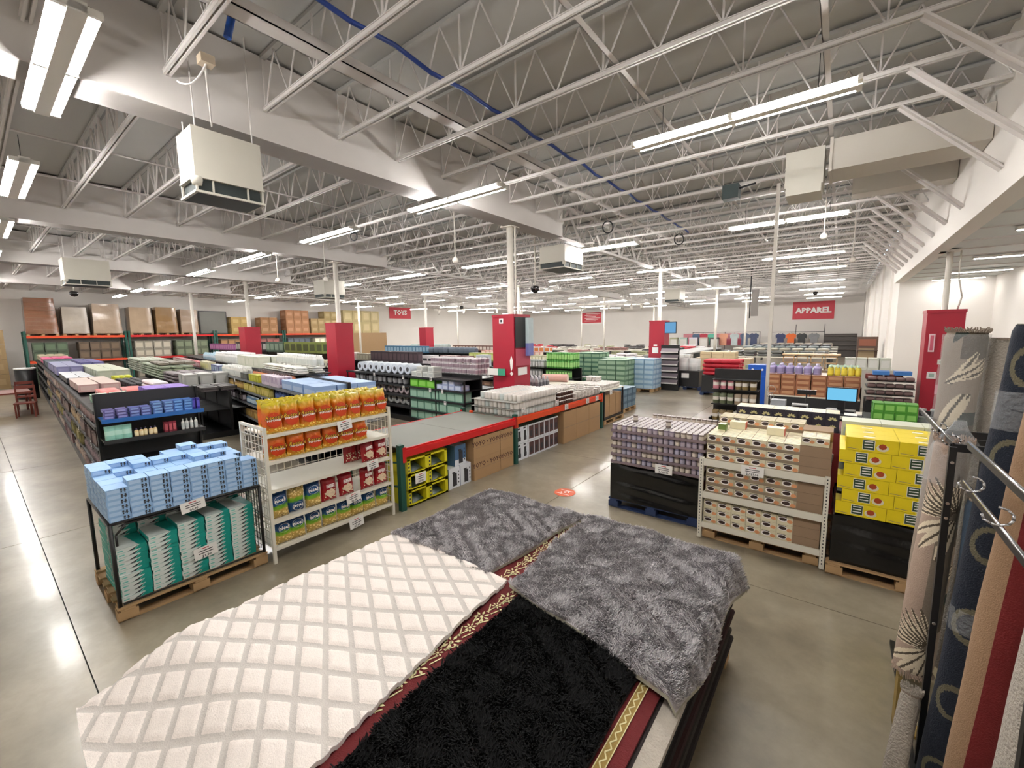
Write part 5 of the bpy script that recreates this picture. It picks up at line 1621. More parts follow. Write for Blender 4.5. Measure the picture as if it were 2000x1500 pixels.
for q, (y0, c, lab) in enumerate(((.06, (92, 86, 140), (140, 140, 190)), (.33, (84, 90, 150), (130, 150, 200)), (.60, (78, 104, 160), (120, 160, 205)), (.85, (56, 100, 170), (110, 160, 215)))):
    fill(FA, -.30, -.05, y0, y0 + .26, 1.363, P_box(.22, .115, .042, c, lab), 'flat_pack', 'flat %s pack on the blue edged end shelf' % ('mauve', 'violet blue', 'grey blue', 'bright blue')[q], 'pack', .24, .13, 3 + (q > 1), .044, jr=.06)
fill(FA, -.25, -.05, 1.10, 1.2, 1.363, P_box(.1, .045, .17, (46, 34, 130), (90, 84, 180)), 'upright_pack', 'tall deep violet pack standing at the end of the blue edged shelf', 'pack', .2, .05)
fill(FA, -.14, .0, .05, .33, 1.063, P_bag(.11, .08, .2, (142, 200, 184), (180, 220, 206)), 'mint_pouch', 'mint green pouch on the second end shelf', 'pouch', .14, .093, rot=R)
fill(FA, -.12, -.02, .36, .68, 1.063, P_bottle(.026, .12, (226, 200, 150), (60, 50, 90), (236, 220, 180)), 'cream_bottle', 'small cream bottle with a dark cap on the second end shelf', 'bottle', .1, .054)
fill(FA, -.12, -.02, .71, .90, 1.063, P_box(.09, .045, .16, (116, 24, 44), (170, 80, 90)), 'red_pack', 'deep red upright pack on the second end shelf', 'pack', .1, .048)
fill(FA, -.12, -.02, .92, 1.14, 1.063, P_bottle(.024, .17, (222, 222, 218), (200, 210, 204), (190, 196, 196)), 'white_bottle', 'slim white bottle on the second end shelf', 'bottle', .1, .054)
def A(x0, x1, y0, y1, z, *a, **k): return fill(FA, x0, x1, y0, y1, z, *a, **k)
ZA = 1.502
A(-1.5, -.55, .04, .52, ZA, P_box(.1, .2, .11, (70, 130, 100), (160, 200, 170), top=(190, 214, 196)), 'green_pack', 'small green and white pack at the near end of the long row', 'pack', .115, .23)
A(-1.2, -.5, .62, 1.2, ZA, P_box(.22, .27, .2, (98, 66, 168), (150, 120, 200), (.05, .95, .1, .5), top=(132, 100, 190)), 'violet_carton', 'violet carton on top of the long row near its end shelf', 'carton', .23, .28)
A(-2.5, -1.7, .04, .75, ZA, P_roll(.055, .26, (212, 120, 116), (230, 220, 214)), 'striped_roll', 'red and white roll lying on the long row behind the green packs', 'roll', .125, .33)
A(-2.6, -1.5, .85, 1.22, ZA, P_soft(.34, .24, .07, (216, 206, 206)), 'white_bin_lid', 'white tray stacked on the walkway row beside the violet cartons', 'tray', .36, .26, 3, .072)
A(-5.4, -2.8, .04, .66, ZA, P_box(.36, .28, .14, (184, 150, 146), (196, 170, 164), top=(206, 188, 178)), 'pink_carton', 'flat dusty pink carton on top of the long row', 'carton', .372, .30)
A(-5.0, -3.0, .75, 1.22, ZA, P_can(.05, .10, (36, 34, 38), (54, 48, 50)), 'black_jar', 'black jar in the group behind the white trays', 'jar', .12, .12)
A(-5.6, -5.05, .75, 1.2, ZA, P_can(.05, .13, (196, 200, 40), (214, 214, 60)), 'yellow_jar', 'yellow green jar beyond the black jars', 'jar', .115, .115)
A(-8.6, -5.8, .04, .5, ZA, P_box(.3, .22, .12, (40, 40, 46), (90, 90, 96), top=(206, 208, 212)), 'dark_carton', 'dark carton with a white top on the long row', 'carton', .31, .23)
A(-10.4, -6.2, .6, 1.22, ZA, P_box(.5, .3, .22, (176, 182, 162), (190, 194, 176), top=(196, 200, 180)), 'sage_carton', 'pale sage carton on the inner side of the long row', 'carton', .52, .31)
A(-13.5, -9.0, .04, .6, ZA, P_box(.3, .26, .24, (120, 118, 156), (140, 138, 176), top=(150, 152, 180)), 'lavender_carton', 'grey lavender carton in the middle of the long row', 'carton', .31, .27)
A(-14.5, -10.8, .65, 1.22, ZA, P_box(.2, .26, .26, (92, 90, 140), (130, 128, 170), (.1, .9, .05, .9)), 'violet_grey_carton', 'violet grey upright carton on the inner side of the long row', 'carton', .21, .28)
A(-17.5, -13.9, .04, 1.2, ZA, P_box(.34, .28, .2, (60, 74, 84), (90, 104, 110)), 'slate_carton', 'slate blue carton far along the long row', 'carton', .36, .29)
A(-20.5, -17.8, .04, 1.2, ZA, P_soft(.4, .28, .12, (206, 90, 130)), 'pink_pack', 'bright pink soft pack far along the long row', 'pack', .43, .3, 2, .12)
A(-24.4, -20.8, .04, 1.2, ZA, P_soft(.4, .3, .14, (176, 166, 140)), 'beige_pack', 'beige soft pack at the far end of the long row', 'pack', .43, .31, 2, .13)
cols_a = [((120, 92, 96), (150, 124, 124)), ((142, 118, 92), (176, 150, 112)), ((96, 84, 92), (140, 120, 128)), ((150, 128, 122), (186, 170, 158)), ((84, 66, 66), (120, 100, 96)), ((124, 116, 70), (160, 150, 100))]
names_a = ('mauve', 'tan', 'plum grey', 'rose beige', 'dark brown', 'olive')
for li, z in enumerate((.142, .502, .852, 1.202)):
    for si in range(6):
        x1 = -.6 - 2.45 * si
        c, l = cols_a[(li * 2 + si * 3) % 6]
        nm = names_a[(li * 2 + si * 3) % 6]
        h_ = .22 if z < 1.2 else .19
        me = P_bag(.17, .1, h_, c, l) if (li + si) % 2 else P_box(.16, .12, h_, c, l)
        A(x1 - 2.4, x1, -.0, .14, z, me, 'shelf_pack', '%s pack on the %s walkway shelf, %s bay from the end shelf' % (nm, ('lowest', 'second', 'third', 'top')[li], ('first', 'second', 'third', 'fourth', 'fifth', 'sixth')[si]), 'pack', .185, .12, j=.01, jr=.2)
tags(FA, 'small white tag clipped to the walkway side shelves', [(-1.2, -.02, .85), (-2.0, -.02, 1.2), (-1.4, -.02, .48), (-4.2, -.02, 1.2), (-3.2, -.02, .85)])

# ------------------------------------------------------------------ row A2: towels and black tables between the long row and the haircare row
FT = Fr(-12.2, 3.35, -.08)
def T(x0, x1, y0, y1, z, *a, **k): return fill(FT, x0, x1, y0, y1, z, *a, **k)
gondola('low black tables behind the long row, with folded towels further off', FT, 13.5, 1.3, (.7,), 1.14)
T(-1.3, -.1, .1, 1.2, 1.15, P_box(.3, .36, .05, (50, 44, 44), (80, 74, 74)), 'black_tray', 'flat black tray on the low black table', 'tray', .36, .4, 2, .055)
T(-2.6, -1.5, .05, 1.2, 1.15, P_box(.34, .3, .34, (176, 176, 172), (190, 190, 186), top=(196, 196, 192)), 'white_bin', 'square white grey bin standing on the low black table', 'bin', .37, .36)
T(-5.0, -3.0, .05, 1.2, 1.15, P_soft(.4, .3, .1, (104, 92, 96)), 'folded_throw', 'folded mauve brown throw on the low black table', 'textile', .43, .33, 3, .1)
T(-9.2, -5.2, .05, 1.25, 1.15, P_soft(.42, .3, .085, (142, 152, 128)), 'folded_towel', 'folded sage towel in the piles beyond the white bins', 'towel', .44, .31, 5, .085, jr=.15)
T(-13.4, -9.4, .05, 1.25, 1.15, P_soft(.42, .3, .085, (160, 164, 146)), 'folded_towel', 'folded pale olive towel in the farthest piles', 'towel', .44, .31, 6, .085, jr=.2)
T(-7.5, -5.4, .05, 1.2, 1.59, P_soft(.42, .3, .1, (112, 104, 92)), 'folded_towel', 'folded brown towel topping the sage piles', 'towel', .5, .36, 1, .085, jr=.2)

# ------------------------------------------------------------------ row B: haircare
FB = Fr(-7.35, 3.72, -.13)
def B(x0, x1, y0, y1, z, *a, **k): return fill(FB, x0, x1, y0, y1, z, *a, **k)
gondola('black haircare shelving row behind the white wire shelf', FB, 18.3, 1.3, (.45, .8, 1.12, 1.4), 1.62, edge=mat('grey_shelf_edge', (120, 122, 124), .4))
obj_top = tag(obj('top_deck', MB().box(-18.3, .42, 1.62, -2.2, 1.2, 1.64, M_blk), None, (FB.o[0], FB.o[1], 0), FB.rz), 'long raised black deck along the top of the haircare row', 'shelf')
B(-2.0, -.06, .06, 1.24, 1.402, P_box(.62, .38, .18, (136, 164, 204), (170, 188, 214), (.05, .95, .1, .6), top=(158, 182, 214)), 'wrapped_case', 'large pale blue shrink wrapped case at the near end of the haircare row', 'case', .64, .39, 1, .19, jr=.02)
B(-3.4, -2.1, .02, .36, 1.402, P_box(.1, .13, .22, (206, 192, 202), (150, 130, 160), (.3, .7, .3, .9)), 'pink_pack', 'pinkish white upright pack next to the pale blue cases', 'pack', .105, .16)
B(-4.5, -3.5, .02, .38, 1.402, P_box(.2, .15, .17, (176, 176, 40), (196, 196, 60)), 'olive_pack', 'yellow green pack in the middle of the haircare row', 'pack', .21, .18)
B(-4.9, -2.3, .2, .55, 1.402 + .0, P_bottle(.03, .25, (228, 150, 110), (70, 50, 50), (230, 120, 70)), 'orange_bottle', 'orange bottle with a dark cap standing behind the olive packs', 'bottle', .085, .1)
B(-5.3, -4.6, .02, .2, 1.402, P_box(.16, .14, .16, (60, 62, 58), (90, 90, 84)), 'dark_pack', 'dark grey pack left of the olive packs', 'pack', .17, .15)
B(-7.6, -5.4, .02, .38, 1.402, P_bottle(.04, .28, (226, 224, 216), (236, 236, 232), (204, 206, 200)), 'pump_bottle', 'white pump bottle on the haircare row', 'bottle', .1, .12)
B(-9.2, -7.8, .02, .38, 1.402, P_box(.28, .2, .22, (110, 112, 150), (150, 170, 190), top=(170, 180, 196)), 'blue_grey_carton', 'blue grey carton far along the haircare row', 'carton', .3, .2)
B(-11.0, -9.4, .02, .38, 1.402, P_box(.24, .2, .26, (206, 200, 166), (220, 214, 150)), 'cream_carton', 'cream carton far along the haircare row', 'carton', .25, .2)
B(-12.8, -11.2, .02, .38, 1.402, P_box(.15, .18, .2, (196, 110, 120), (230, 200, 204)), 'pink_carton', 'pink carton at the far end of the haircare row', 'carton', .16, .2)
B(-18, -13.0, .02, .38, 1.402, P_box(.3, .2, .2, (176, 132, 132), (214, 196, 190)), 'rose_carton', 'dusty rose carton at the very end of the haircare row', 'carton', .32, .2)
B(-5.0, -2.3, .45, 1.15, 1.642, P_soft(.36, .26, .05, (226, 226, 218)), 'white_pad_pack', 'white flat pad pack on the raised deck of the haircare row', 'pack', .38, .35, 3, .05, jr=.2)
B(-7.6, -5.2, .45, 1.15, 1.642, P_box(.42, .3, .30, (208, 210, 192), (216, 216, 200), top=(222, 222, 212)), 'large_white_pack', 'large white pack on the raised haircare deck', 'pack', .46, .34)
B(-9.6, -5.3, .45, 1.15, 1.642 + .001, P_bottle(.055, .36, (232, 232, 226), (240, 240, 238), (222, 224, 216)), 'tall_white_bottle', 'tall white bottle on the raised haircare deck', 'bottle', .125, .17)if False else None
B(-11.0, -7.8, .45, 1.15, 1.642, P_bottle(.055, .34, (230, 230, 226), (240, 240, 238), (216, 218, 214)), 'tall_white_bottle', 'tall white bottle on the raised haircare deck', 'bottle', .13, .17)
B(-2.2 - 2.9, -2.3, .82, 1.16, 1.79, P_bottle(.05, .26, (228, 228, 222), (240, 240, 238), (210, 214, 208)), 'white_spray_bottle', 'white spray bottle at the back of the raised haircare deck', 'bottle', .12, .17)
B(-13.6, -11.2, .45, 1.1, 1.642, P_bag(.3, .2, .26, (150, 180, 196), (190, 206, 214)), 'pale_blue_bag', 'pale blue bag far along the raised haircare deck', 'bag', .33, .3)
LBB = ((.452, 'lowest'), (.802, 'second'), (1.122, 'third'))
specs = [((150, 148, 136), (196, 190, 176), 'clear beige'), ((58, 44, 56), (210, 200, 204), 'dark plum'), ((36, 60, 110), (90, 110, 160), 'navy blue'), ((170, 156, 60), (206, 190, 110), 'mustard'), ((150, 116, 66), (190, 160, 90), 'amber'), ((84, 120, 150), (190, 206, 214), 'sea blue')]
for li, (z, ln) in enumerate(LBB):
    for si in range(5):
        c, l, nm = specs[(si * (1 if li == 2 else 2) + li + (0 if li == 2 else 2)) % 6]
        x1 = -.1 - 2.5 * si
        me = P_bottle(.032, .2, c, l, l) if (si + li) % 2 == 0 else P_box(.12, .1, .19, c, l)
        B(x1 - 2.4, x1, .0, .12, z, me, 'shelf_product', '%s product on the %s haircare shelf, bay %s' % (nm, ln, ('nearest', 'second', 'third', 'fourth', 'fifth')[si]), 'toiletry', .09 if (si + li) % 2 == 0 else .135, .12, jr=.15)
tags(FB, 'white tag hanging from the haircare shelf edges', [(-3.9, -.03, 1.33), (-5.7, -.03, 1.34), (-7.6, -.03, 1.34), (-5.2, -.03, 1.05), (-3.2, -.03, 1.05), (-6.8, -.03, 1.05), (-7.4, -.03, .74)])

# ------------------------------------------------------------------ row C: foil rolls, cans, green packs
FC = Fr(-7.38, 7.55, -.045)
def Cc(x0, x1, y0, y1, z, *a, **k): return fill(FC, x0, x1, y0, y1, z, *a, **k)
gondola('black household shelving row left of the nearest red casing', FC, 5.75, 1.25, (.42, .74, 1.04, 1.32), 1.4)
Cc(-5.5, -2.35, -.02, .6, 1.322, P_roll(.15, .45, (196, 204, 212), (206, 214, 226)), 'foil_tub', 'large silver blue rolled pack on top of the household row', 'roll pack', .33, .58)
FC2 = Fr(-14.2, 7.75, -.045)
gondola('short black shelving row left of the second red casing', FC2, 4.8, 1.2, (.42, .74, 1.04), 1.32)
fill(FC2, -2.2, -.05, 0, .6, 1.322, P_roll(.13, .45, (190, 186, 160), (206, 202, 180)), 'beige_roll_pack', 'beige rolled pack left of the second red casing', 'roll pack', .3, .55)
fill(FC2, -4.7, -2.3, 0, .5, 1.322, P_bottle(.07, .34, (60, 100, 140), (120, 160, 190), (90, 130, 170)), 'blue_bottle', 'blue bottle further left beyond the beige rolled packs', 'bottle', .17, .2)
fill(FC2, -4.7, -.1, 0, .3, 1.042, P_box(.2, .2, .24, (50, 56, 70), (110, 120, 140)), 'dark_blue_pack', 'dark blue pack on the shelf under the beige rolls', 'pack', .22, .25)
Cc(-5.3, -2.35, 0, .4, 1.042, P_can(.085, .20, (60, 60, 66), (150, 150, 154)), 'dark_tin', 'dark silver banded tin on the household shelves', 'tin', .26, .25)
Cc(-5.3, -2.35, -.02, .5, .742, P_roll(.125, .4, (196, 170, 176), (224, 206, 208)), 'pink_roll_pack', 'pinkish white rolled pack on the household shelves', 'roll pack', .27, .5)
Cc(-4.6, -2.3, -.02, .5, .422, P_roll(.14, .45, (206, 208, 204), (222, 224, 220)), 'paper_roll_pack', 'white paper roll pack low on the household shelves', 'roll pack', .3, .5)
Cc(-2.25, -1.2, .02, .5, 1.322, P_box(.22, .3, .14, (210, 212, 206), (180, 184, 180), top=(214, 216, 212)), 'white_pack', 'white pack on top of the household row beside the silver rolls', 'pack', .25, .4, 2, .15, skip=.4)
Cc(-2.25, -1.15, -.02, .45, 1.042, P_box(.34, .3, .21, (96, 176, 40), (140, 206, 90), top=(120, 196, 60)), 'lime_carton', 'lime green carton on the household shelves', 'carton', .36, .4)
Cc(-1.1, -.1, -.02, .45, 1.042, P_box(.22, .3, .13, (160, 172, 206), (200, 208, 226), top=(196, 204, 224)), 'pale_blue_pack', 'pale blue and white pack right of the lime cartons', 'pack', .24, .4, 2, .13, skip=.3)
gp = P_box(.30, .3, .27, (86, 130, 112), (150, 186, 166), (.06, .94, .1, .75), top=(160, 196, 180))
Cc(-2.28, -.05, -.02, .3, .742, gp, 'green_bottle_case', 'shrink wrapped green case on the third household shelf', 'case', .315, .4)
Cc(-2.28, -.05, -.02, .3, .422, gp, 'green_bottle_case', 'shrink wrapped green case on the second household shelf', 'case', .315, .4)
Cc(-2.28, -.05, -.02, .3, .142, gp, 'green_bottle_case', 'shrink wrapped green case on the lowest household shelf', 'case', .315, .4)
Cc(-2.0, -.05, .55, 1.2, 1.42, P_can(.045, .14, (206, 200, 202), (150, 130, 140)), 'pink_can', 'white can with a mauve band stacked on the back of the household row', 'can', .1, .11, 3, .142, skip=.2, only_rim=True)
tags(FC, 'white tag on the household shelf edges', [(-2.5, -.03, 1.28), (-4.0, -.03, 1.28), (-1.25, -.03, 1.3), (-2.5, -.03, .98), (-1.3, -.03, 1.0), (-.7, -.03, .7), (-.8, -.03, 1.0)])

# ------------------------------------------------------------------ row D and further rows
FD = Fr(-9.6, 11.3, -.03)
def D(x0, x1, y0, y1, z, *a, **k): return fill(FD, x0, x1, y0, y1, z, *a, **k)
gondola('black shelving row with coffee makers and dark cartons behind the household row', FD, 14.5, 1.25, (.5, .9, 1.3), 1.42, mat('dark_brown_shelf', (44, 32, 36), .5))
D(-.9, -.05, 0, .6, 1.3, P_box(.42, .36, .42, (196, 204, 208), (70, 70, 74), (.12, .45, .55, .85), top=(206, 212, 216)), 'white_carton', 'large white carton with dark pictures left of the nearest red casing', 'carton', .44, .5)
D(-1.9, -1.0, 0, .6, 1.3, P_box(.3, .3, .36, (94, 50, 50), (130, 90, 84)), 'maroon_carton', 'maroon carton beside the large white pictured cartons', 'carton', .31, .5)
D(-2.9, -2.0, 0, .6, 1.3, P_box(.2, .3, .36, (176, 150, 150), (96, 60, 66)), 'rose_carton', 'rose and white carton in the coffee maker row', 'carton', .22, .5)
D(-4.0, -3.0, 0, .6, 1.3, P_box(.33, .3, .34, (206, 202, 204), (50, 48, 52), (.1, .9, .35, .65)), 'pictured_carton', 'white carton with black pictures in the coffee maker row', 'carton', .34, .5)
D(-7.8, -4.1, 0, .6, 1.3, P_box(.28, .3, .46, (58, 44, 52), (84, 66, 72)), 'plum_carton', 'tall dark plum carton in the coffee maker row', 'carton', .29, .5)
D(-9.0, -8.0, 0, .5, 1.3, P_box(.24, .3, .32, (150, 142, 126), (176, 170, 150)), 'beige_carton', 'beige carton left of the plum cartons', 'carton', .25, .5)
D(-9.9, -9.2, 0, .5, 1.3, P_box(.3, .3, .36, (206, 200, 196), (190, 170, 160)), 'pale_carton', 'pale carton right behind the tall red casing', 'carton', .33, .5)
D(-14.3, -10.2, 0, .5, 1.3, P_box(.42, .3, .2, (150, 152, 162), (196, 200, 206)), 'grey_carton', 'flat grey carton stacked left of the tall red casing', 'carton', .45, .5, 2, .21)
D(-4.0, -.1, .0, .3, .9, P_bottle(.06, .26, (170, 166, 170), (90, 80, 90), (210, 204, 206)), 'mixed_bottle', 'grey and white bottle on the shelf under the coffee makers', 'bottle', .17, .2)
D(-4.0, -.1, .0, .3, .5, P_box(.3, .25, .28, (110, 84, 66), (140, 110, 90)), 'brown_box', 'brown box on the low shelf under the coffee makers', 'box', .32, .28)
D(-8, -4.2, .0, .3, .9, P_box(.26, .25, .3, (40, 36, 42), (70, 60, 70)), 'black_box', 'black box on the shelf under the plum cartons', 'box', .3, .28)

rows = [
 # name, origin, len, depth, top z, goods list (x0,x1,w,d,h,colour,label colour,layers,kind,label)
 ('black shelving row of green and black packs below the stacked cartons', (-17.3, 9.5), 15.5, 1.2, 1.72, [
   (-4.2, -.1, .6, .3, .5, (116, 128, 58), (60, 70, 30), 1, 'b', 'olive carton with dark leaf pictures beyond the haircare row'),
   (-6.4, -4.3, .5, .3, .5, (60, 84, 70), (120, 140, 120), 1, 'b', 'dark green lettered carton beyond the haircare row'),
   (-10.6, -6.6, .3, .3, .5, (40, 32, 34), (170, 166, 160), 1, 'b', 'black carton with pale lettering beyond the haircare row'),
   (-15.2, -10.8, .34, .3, .38, (142, 78, 130), (176, 120, 160), 1, 'b', 'magenta carton far off beyond the towels')]),
 ('far black shelving row of blue and teal goods', (-10.8, 16.4), 14, 1.2, 1.4, [
   (-4.0, -.1, .3, .3, .22, (206, 150, 136), (232, 210, 190), 1, 'b', 'coral carton on the far row left of the nearest red casing'),
   (-8.2, -4.2, .4, .3, .36, (84, 96, 110), (60, 130, 140), 1, 's', 'teal grey soft pack on the far row'),
   (-12.5, -8.4, .3, .3, .40, (60, 110, 140), (140, 170, 190), 1, 'b', 'sea blue carton on the far row'),]),
 ('far black shelving row of white and orange toys', (-12.5, 20.2), 14, 1.2, 1.38, [
   (-4.2, -.1, .36, .3, .3, (214, 210, 206), (200, 120, 60), 1, 'b', 'white and orange carton on the toy row'),
   (-8.4, -4.4, .3, .3, .34, (96, 66, 56), (190, 180, 170), 1, 'b', 'brown carton on the toy row'),
   (-13, -8.6, .4, .3, .42, (150, 162, 158), (196, 206, 200), 1, 's', 'pale green soft pack on the toy row'),]),
 ('low shelving row of green jars right behind the nearest red casing', (-6.9, 12.2), 2.3, 1.1, 1.28, [
   (-1.1, -.05, .1, .14, .26, (70, 142, 56), (150, 200, 120), 2, 'c', 'green jar stacked right of the nearest red casing'),
   (-2.2, -1.2, .12, .14, .24, (120, 124, 120), (190, 190, 190), 1, 'c', 'silver jar just right of the nearest red casing')]),
 ('shelving row of plum and beige cartons in the middle of the shop', (-8.6, 14.6), 5.6, 1.1, 1.25, [
   (-2.0, -.1, .16, .3, .3, (176, 170, 140), (210, 206, 180), 1, 'b', 'beige upright carton in the middle of the shop'),
   (-3.6, -2.1, .34, .3, .34, (112, 84, 110), (150, 110, 120), 1, 'b', 'plum carton in the middle of the shop'),
   (-5.4, -3.8, .3, .3, .34, (166, 176, 96), (190, 200, 130), 1, 'b', 'lime beige carton in the middle of the shop')]),
]
for ri, (lab, (ox, oy), L, Dp, H_, goods) in enumerate(rows):
    f = Fr(ox, oy, -.02)
    gondola(lab, f, L, Dp, (.5, .95), H_ if H_ > 1.3 else H_, sect=2.0)
    for (x0, x1, w, d, h, c, l, nl, kd, gl) in goods:
        me = {'b': lambda: P_box(w, d, h, c, l), 's': lambda: P_soft(w, d, h, c), 'c': lambda: P_can(w / 2, h, c, l)}[kd]()
        fill(f, x0, x1, .0, .35 if kd != 'c' else .6, H_ + .002, me, gl.split()[0] + '_' + {'b': 'carton', 's': 'soft_pack', 'c': 'jar'}[kd], gl, 'goods', w * 1.04, d * 1.05, nl, h + .002)
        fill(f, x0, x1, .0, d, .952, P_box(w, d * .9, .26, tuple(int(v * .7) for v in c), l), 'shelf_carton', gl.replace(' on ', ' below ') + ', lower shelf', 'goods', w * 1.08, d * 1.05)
# far tables of stacked clothing and housewares across the middle of the shop
tb = MB().box(-1.5, -.6, .72, 1.5, .6, .78, M_white).box(-1.45, -.55, 0, -1.40, .55, .72, M_dark).box(1.40, -.55, 0, 1.45, .55, .72, M_dark)
TPL = [(x, y) for y in (22.5, 25.5, 31, 34, 37) for x in (-26, -22, -18, -14, -10) if True]
k = 0
tme = (MB().box(-1.5, -.6, 1.0, 1.5, .6, 1.06, M_white).mesh('table_top'), MB().box(-.03, -.55, 0, .03, .55, 1.0, M_dark).mesh('trestle'))
kinds = [((60, 56, 58), 'charcoal'), ((196, 190, 182), 'off white'), ((146, 110, 104), 'terracotta grey'), ((104, 118, 130), 'slate blue'), ((150, 150, 120), 'khaki'), ((176, 60, 70), 'red'), ((206, 200, 204), 'pale lilac grey')]
kmesh = [P_soft(.5, .38, .12, c) for c, _ in kinds]; kmesh = [m_.mesh('folded_clothes') for m_ in kmesh]
ordn = ('first', 'second', 'third', 'fourth', 'fifth', 'sixth', 'seventh')
for (x, y) in TPL:
    t = thing('display_table', 'white topped display table, %s cross row past the second columns, %s from the left' % (ordn[(22.5, 25.5, 31, 34, 37).index(y)], ordn[(-26, -22, -18, -14, -10, -6.2).index(x)]), 'table', (x, y, 0))
    obj('table_top', tme[0], t); obj('trestle', tme[1], t, (-1.4, 0, 0)); obj('trestle', tme[1], t, (1.4, 0, 0))
    q = rnd.randrange(7)
    pl = [(x - 1.2 + .56 * i + jit(.03), y - .3 + .45 * j2, 1.06 + .122 * l, jit(.1)) for i in range(5) for j2 in range(2) for l in range(rnd.choice((0, 1, 1, 2)))]
    many(kmesh[q], 'folded_clothes', 'folded %s goods on the table, %s cross row, %s from left' % (kinds[q][1], ordn[(22.5, 25.5, 31, 34, 37).index(y)], ordn[(-26, -22, -18, -14, -10, -6.2).index(x)]), 'clothes', 'folded goods on far table %d' % k, pl, 0, True)
    k += 1
# bakers table with a pink bedding roll, black cups, silver bottles
t = thing('display_table', 'white display table behind the crockery with a pink bedding roll', 'table', (-7.9, 12.0 + .9, 0))
t.location = (-7.15, 11.35, 0)
obj('table_top', MB().box(-.75, -.55, .90, .75, .55, .94, M_white), t); 
for x in (-.7, .7):
    obj('trestle', MB().box(x - .03, -.5, 0, x + .03, .5, .9, M_dark), t)
tag(obj('bedding_roll', MB().cyl((-7.5, 11.3, 1.06), (-6.7, 11.5, 1.06), .12, C((206, 160, 150)), 14, capmat=C((226, 196, 186)))), 'pink bedding roll lying on the white table behind the crockery', 'bedding')
FE = Fr(-7.35, 9.2, 0)
gondola('low rack of silver bottles at the foot of the nearest red casing', Fr(-6.1, 9.05, 0), 1.2, .8, (.5,), .98, M_dark)
fill(Fr(-6.1, 9.05, 0), -1.15, -.05, .05, .7, .982, P_bottle(.055, .34, (170, 170, 172), (206, 206, 208), (120, 120, 124)), 'silver_bottle', 'silver bottle in the cluster at the foot of the nearest red casing', 'bottle', .13, .16)
# wrapped pallets of green and blue cases by the central walkway
def case_pallet(lab, x, y, c, l, top_z, n, seed):
    pallet('wooden pallet beneath the %s' % lab, x, y, 1.2, 1.0)
    me = P_box(.385, .31, .2, c, l, (.04, .96, .1, .7), top=l)
    many(me, 'drink_case', 'shrink wrapped case in the %s' % lab, 'case', lab, [(x + .2 + .4 * i + jit(.01), y + .17 + .33 * j2, .14 + .203 * q, jit(.02)) for i in range(3) for j2 in range(3) for q in range(n)])
case_pallet('tall green pallet stack left of the walkway', -8.3, 17.2, (78, 112, 92), (150, 176, 150), 1.4, 6, 1)
case_pallet('second green pallet stack behind the first', -9.6, 17.2, (62, 104, 84), (130, 160, 130), 1.4, 7, 2)
case_pallet('pale blue pallet stack beside the walkway', -7.1, 16.95, (130, 164, 196), (176, 200, 216), 1.3, 6, 3)
case_pallet('low blue pallet stack right of the black dish rack', -6.3, 12.1, (70, 96, 116), (104, 130, 146), .8, 3, 4)
case_pallet('third green pallet stack in the front of the pair', -7.9, 16.0, (84, 116, 92), (140, 166, 140), 1.4, 6, 5)
# ------------------------------------------------------------------ walkway pallets
pallet('dark pallet beneath the black bin by the walkway', -5.75, 18.5, 1.3, 1.15, M_bpal)
tag(obj('black_bin', MB().box(-5.65, 18.55, .14, -4.55, 19.55, .8, M_blk)), 'black cardboard bin with a white card by the walkway', 'bin')
tag(obj('price_card', MB().box(-5.25, 18.53, .5, -4.95, 18.545, .7, M_paper)), 'white card on the black bin by the walkway', 'price card')
many(P_bag(.4, .3, .5, (206, 208, 206), (222, 224, 222)), 'white_sack', 'white sack standing in the black bin by the walkway', 'sack', 'white sacks in the black bin', [(-5.3 + .42 * i, 18.85 + .4 * j, .802) for i in range(2) for j in range(2)])
pallet('dark pallet beneath the red sacks', -4.2, 17.3, 1.3, 1.1, M_bpal)
tag(obj('wrapped_load_block', MB().box(-4.15, 17.32, .14, -2.85, 18.4, .78, M_blk)), 'black base beneath the red sacks', 'wrapped pallet load')
many(P_soft(.36, .3, .15, (176, 24, 44)), 'red_sack', 'shiny red sack in the pile by the walkway', 'sack', 'red sacks by the walkway', [(-3.95 + .3 * i + jit(.02), 17.5 + .31 * j, .782 + .15 * k, jit(.1)) for i in range(4) for j in range(3) for k in range(4)])
many(P_bag(.24, .2, .34, (150, 196, 180), (206, 222, 216)), 'mint_sack', 'mint and white sack beyond the red sacks', 'sack', 'mint sacks', [(-2.7 + .26 * i, 18.3 + .3 * j, .802) for i in range(5) for j in range(3)])
tag(obj('wrapped_load_block', MB().box(-2.85, 18.1, 0, -1.45, 19.2, .8, M_blk)), 'black base beneath the mint and white sacks', 'wrapped pallet load')
# blue kiosk
M_kb = mat('kiosk_blue', (10, 78, 176), .35)
kk = thing('blue_kiosk', 'blue upright machine standing left of the slim white pole', 'kiosk', (-1.95, 15.0, 0))
obj('body', MB().box(-.28, -.3, 0, .28, .3, 1.08, M_kb).box(-.24, -.28, 1.08, .24, .25, 1.42, M_kb), kk)
obj('side_panel', MB().box(.28, -.3, .2, .31, .3, 1.38, mat('kiosk_light', (90, 170, 226), .35)), kk)
for x in (-.12, .14):
    obj('button', MB().cyl((x, -.285, 1.28), (x, -.31, 1.28), .03, M_paper, 10), kk)

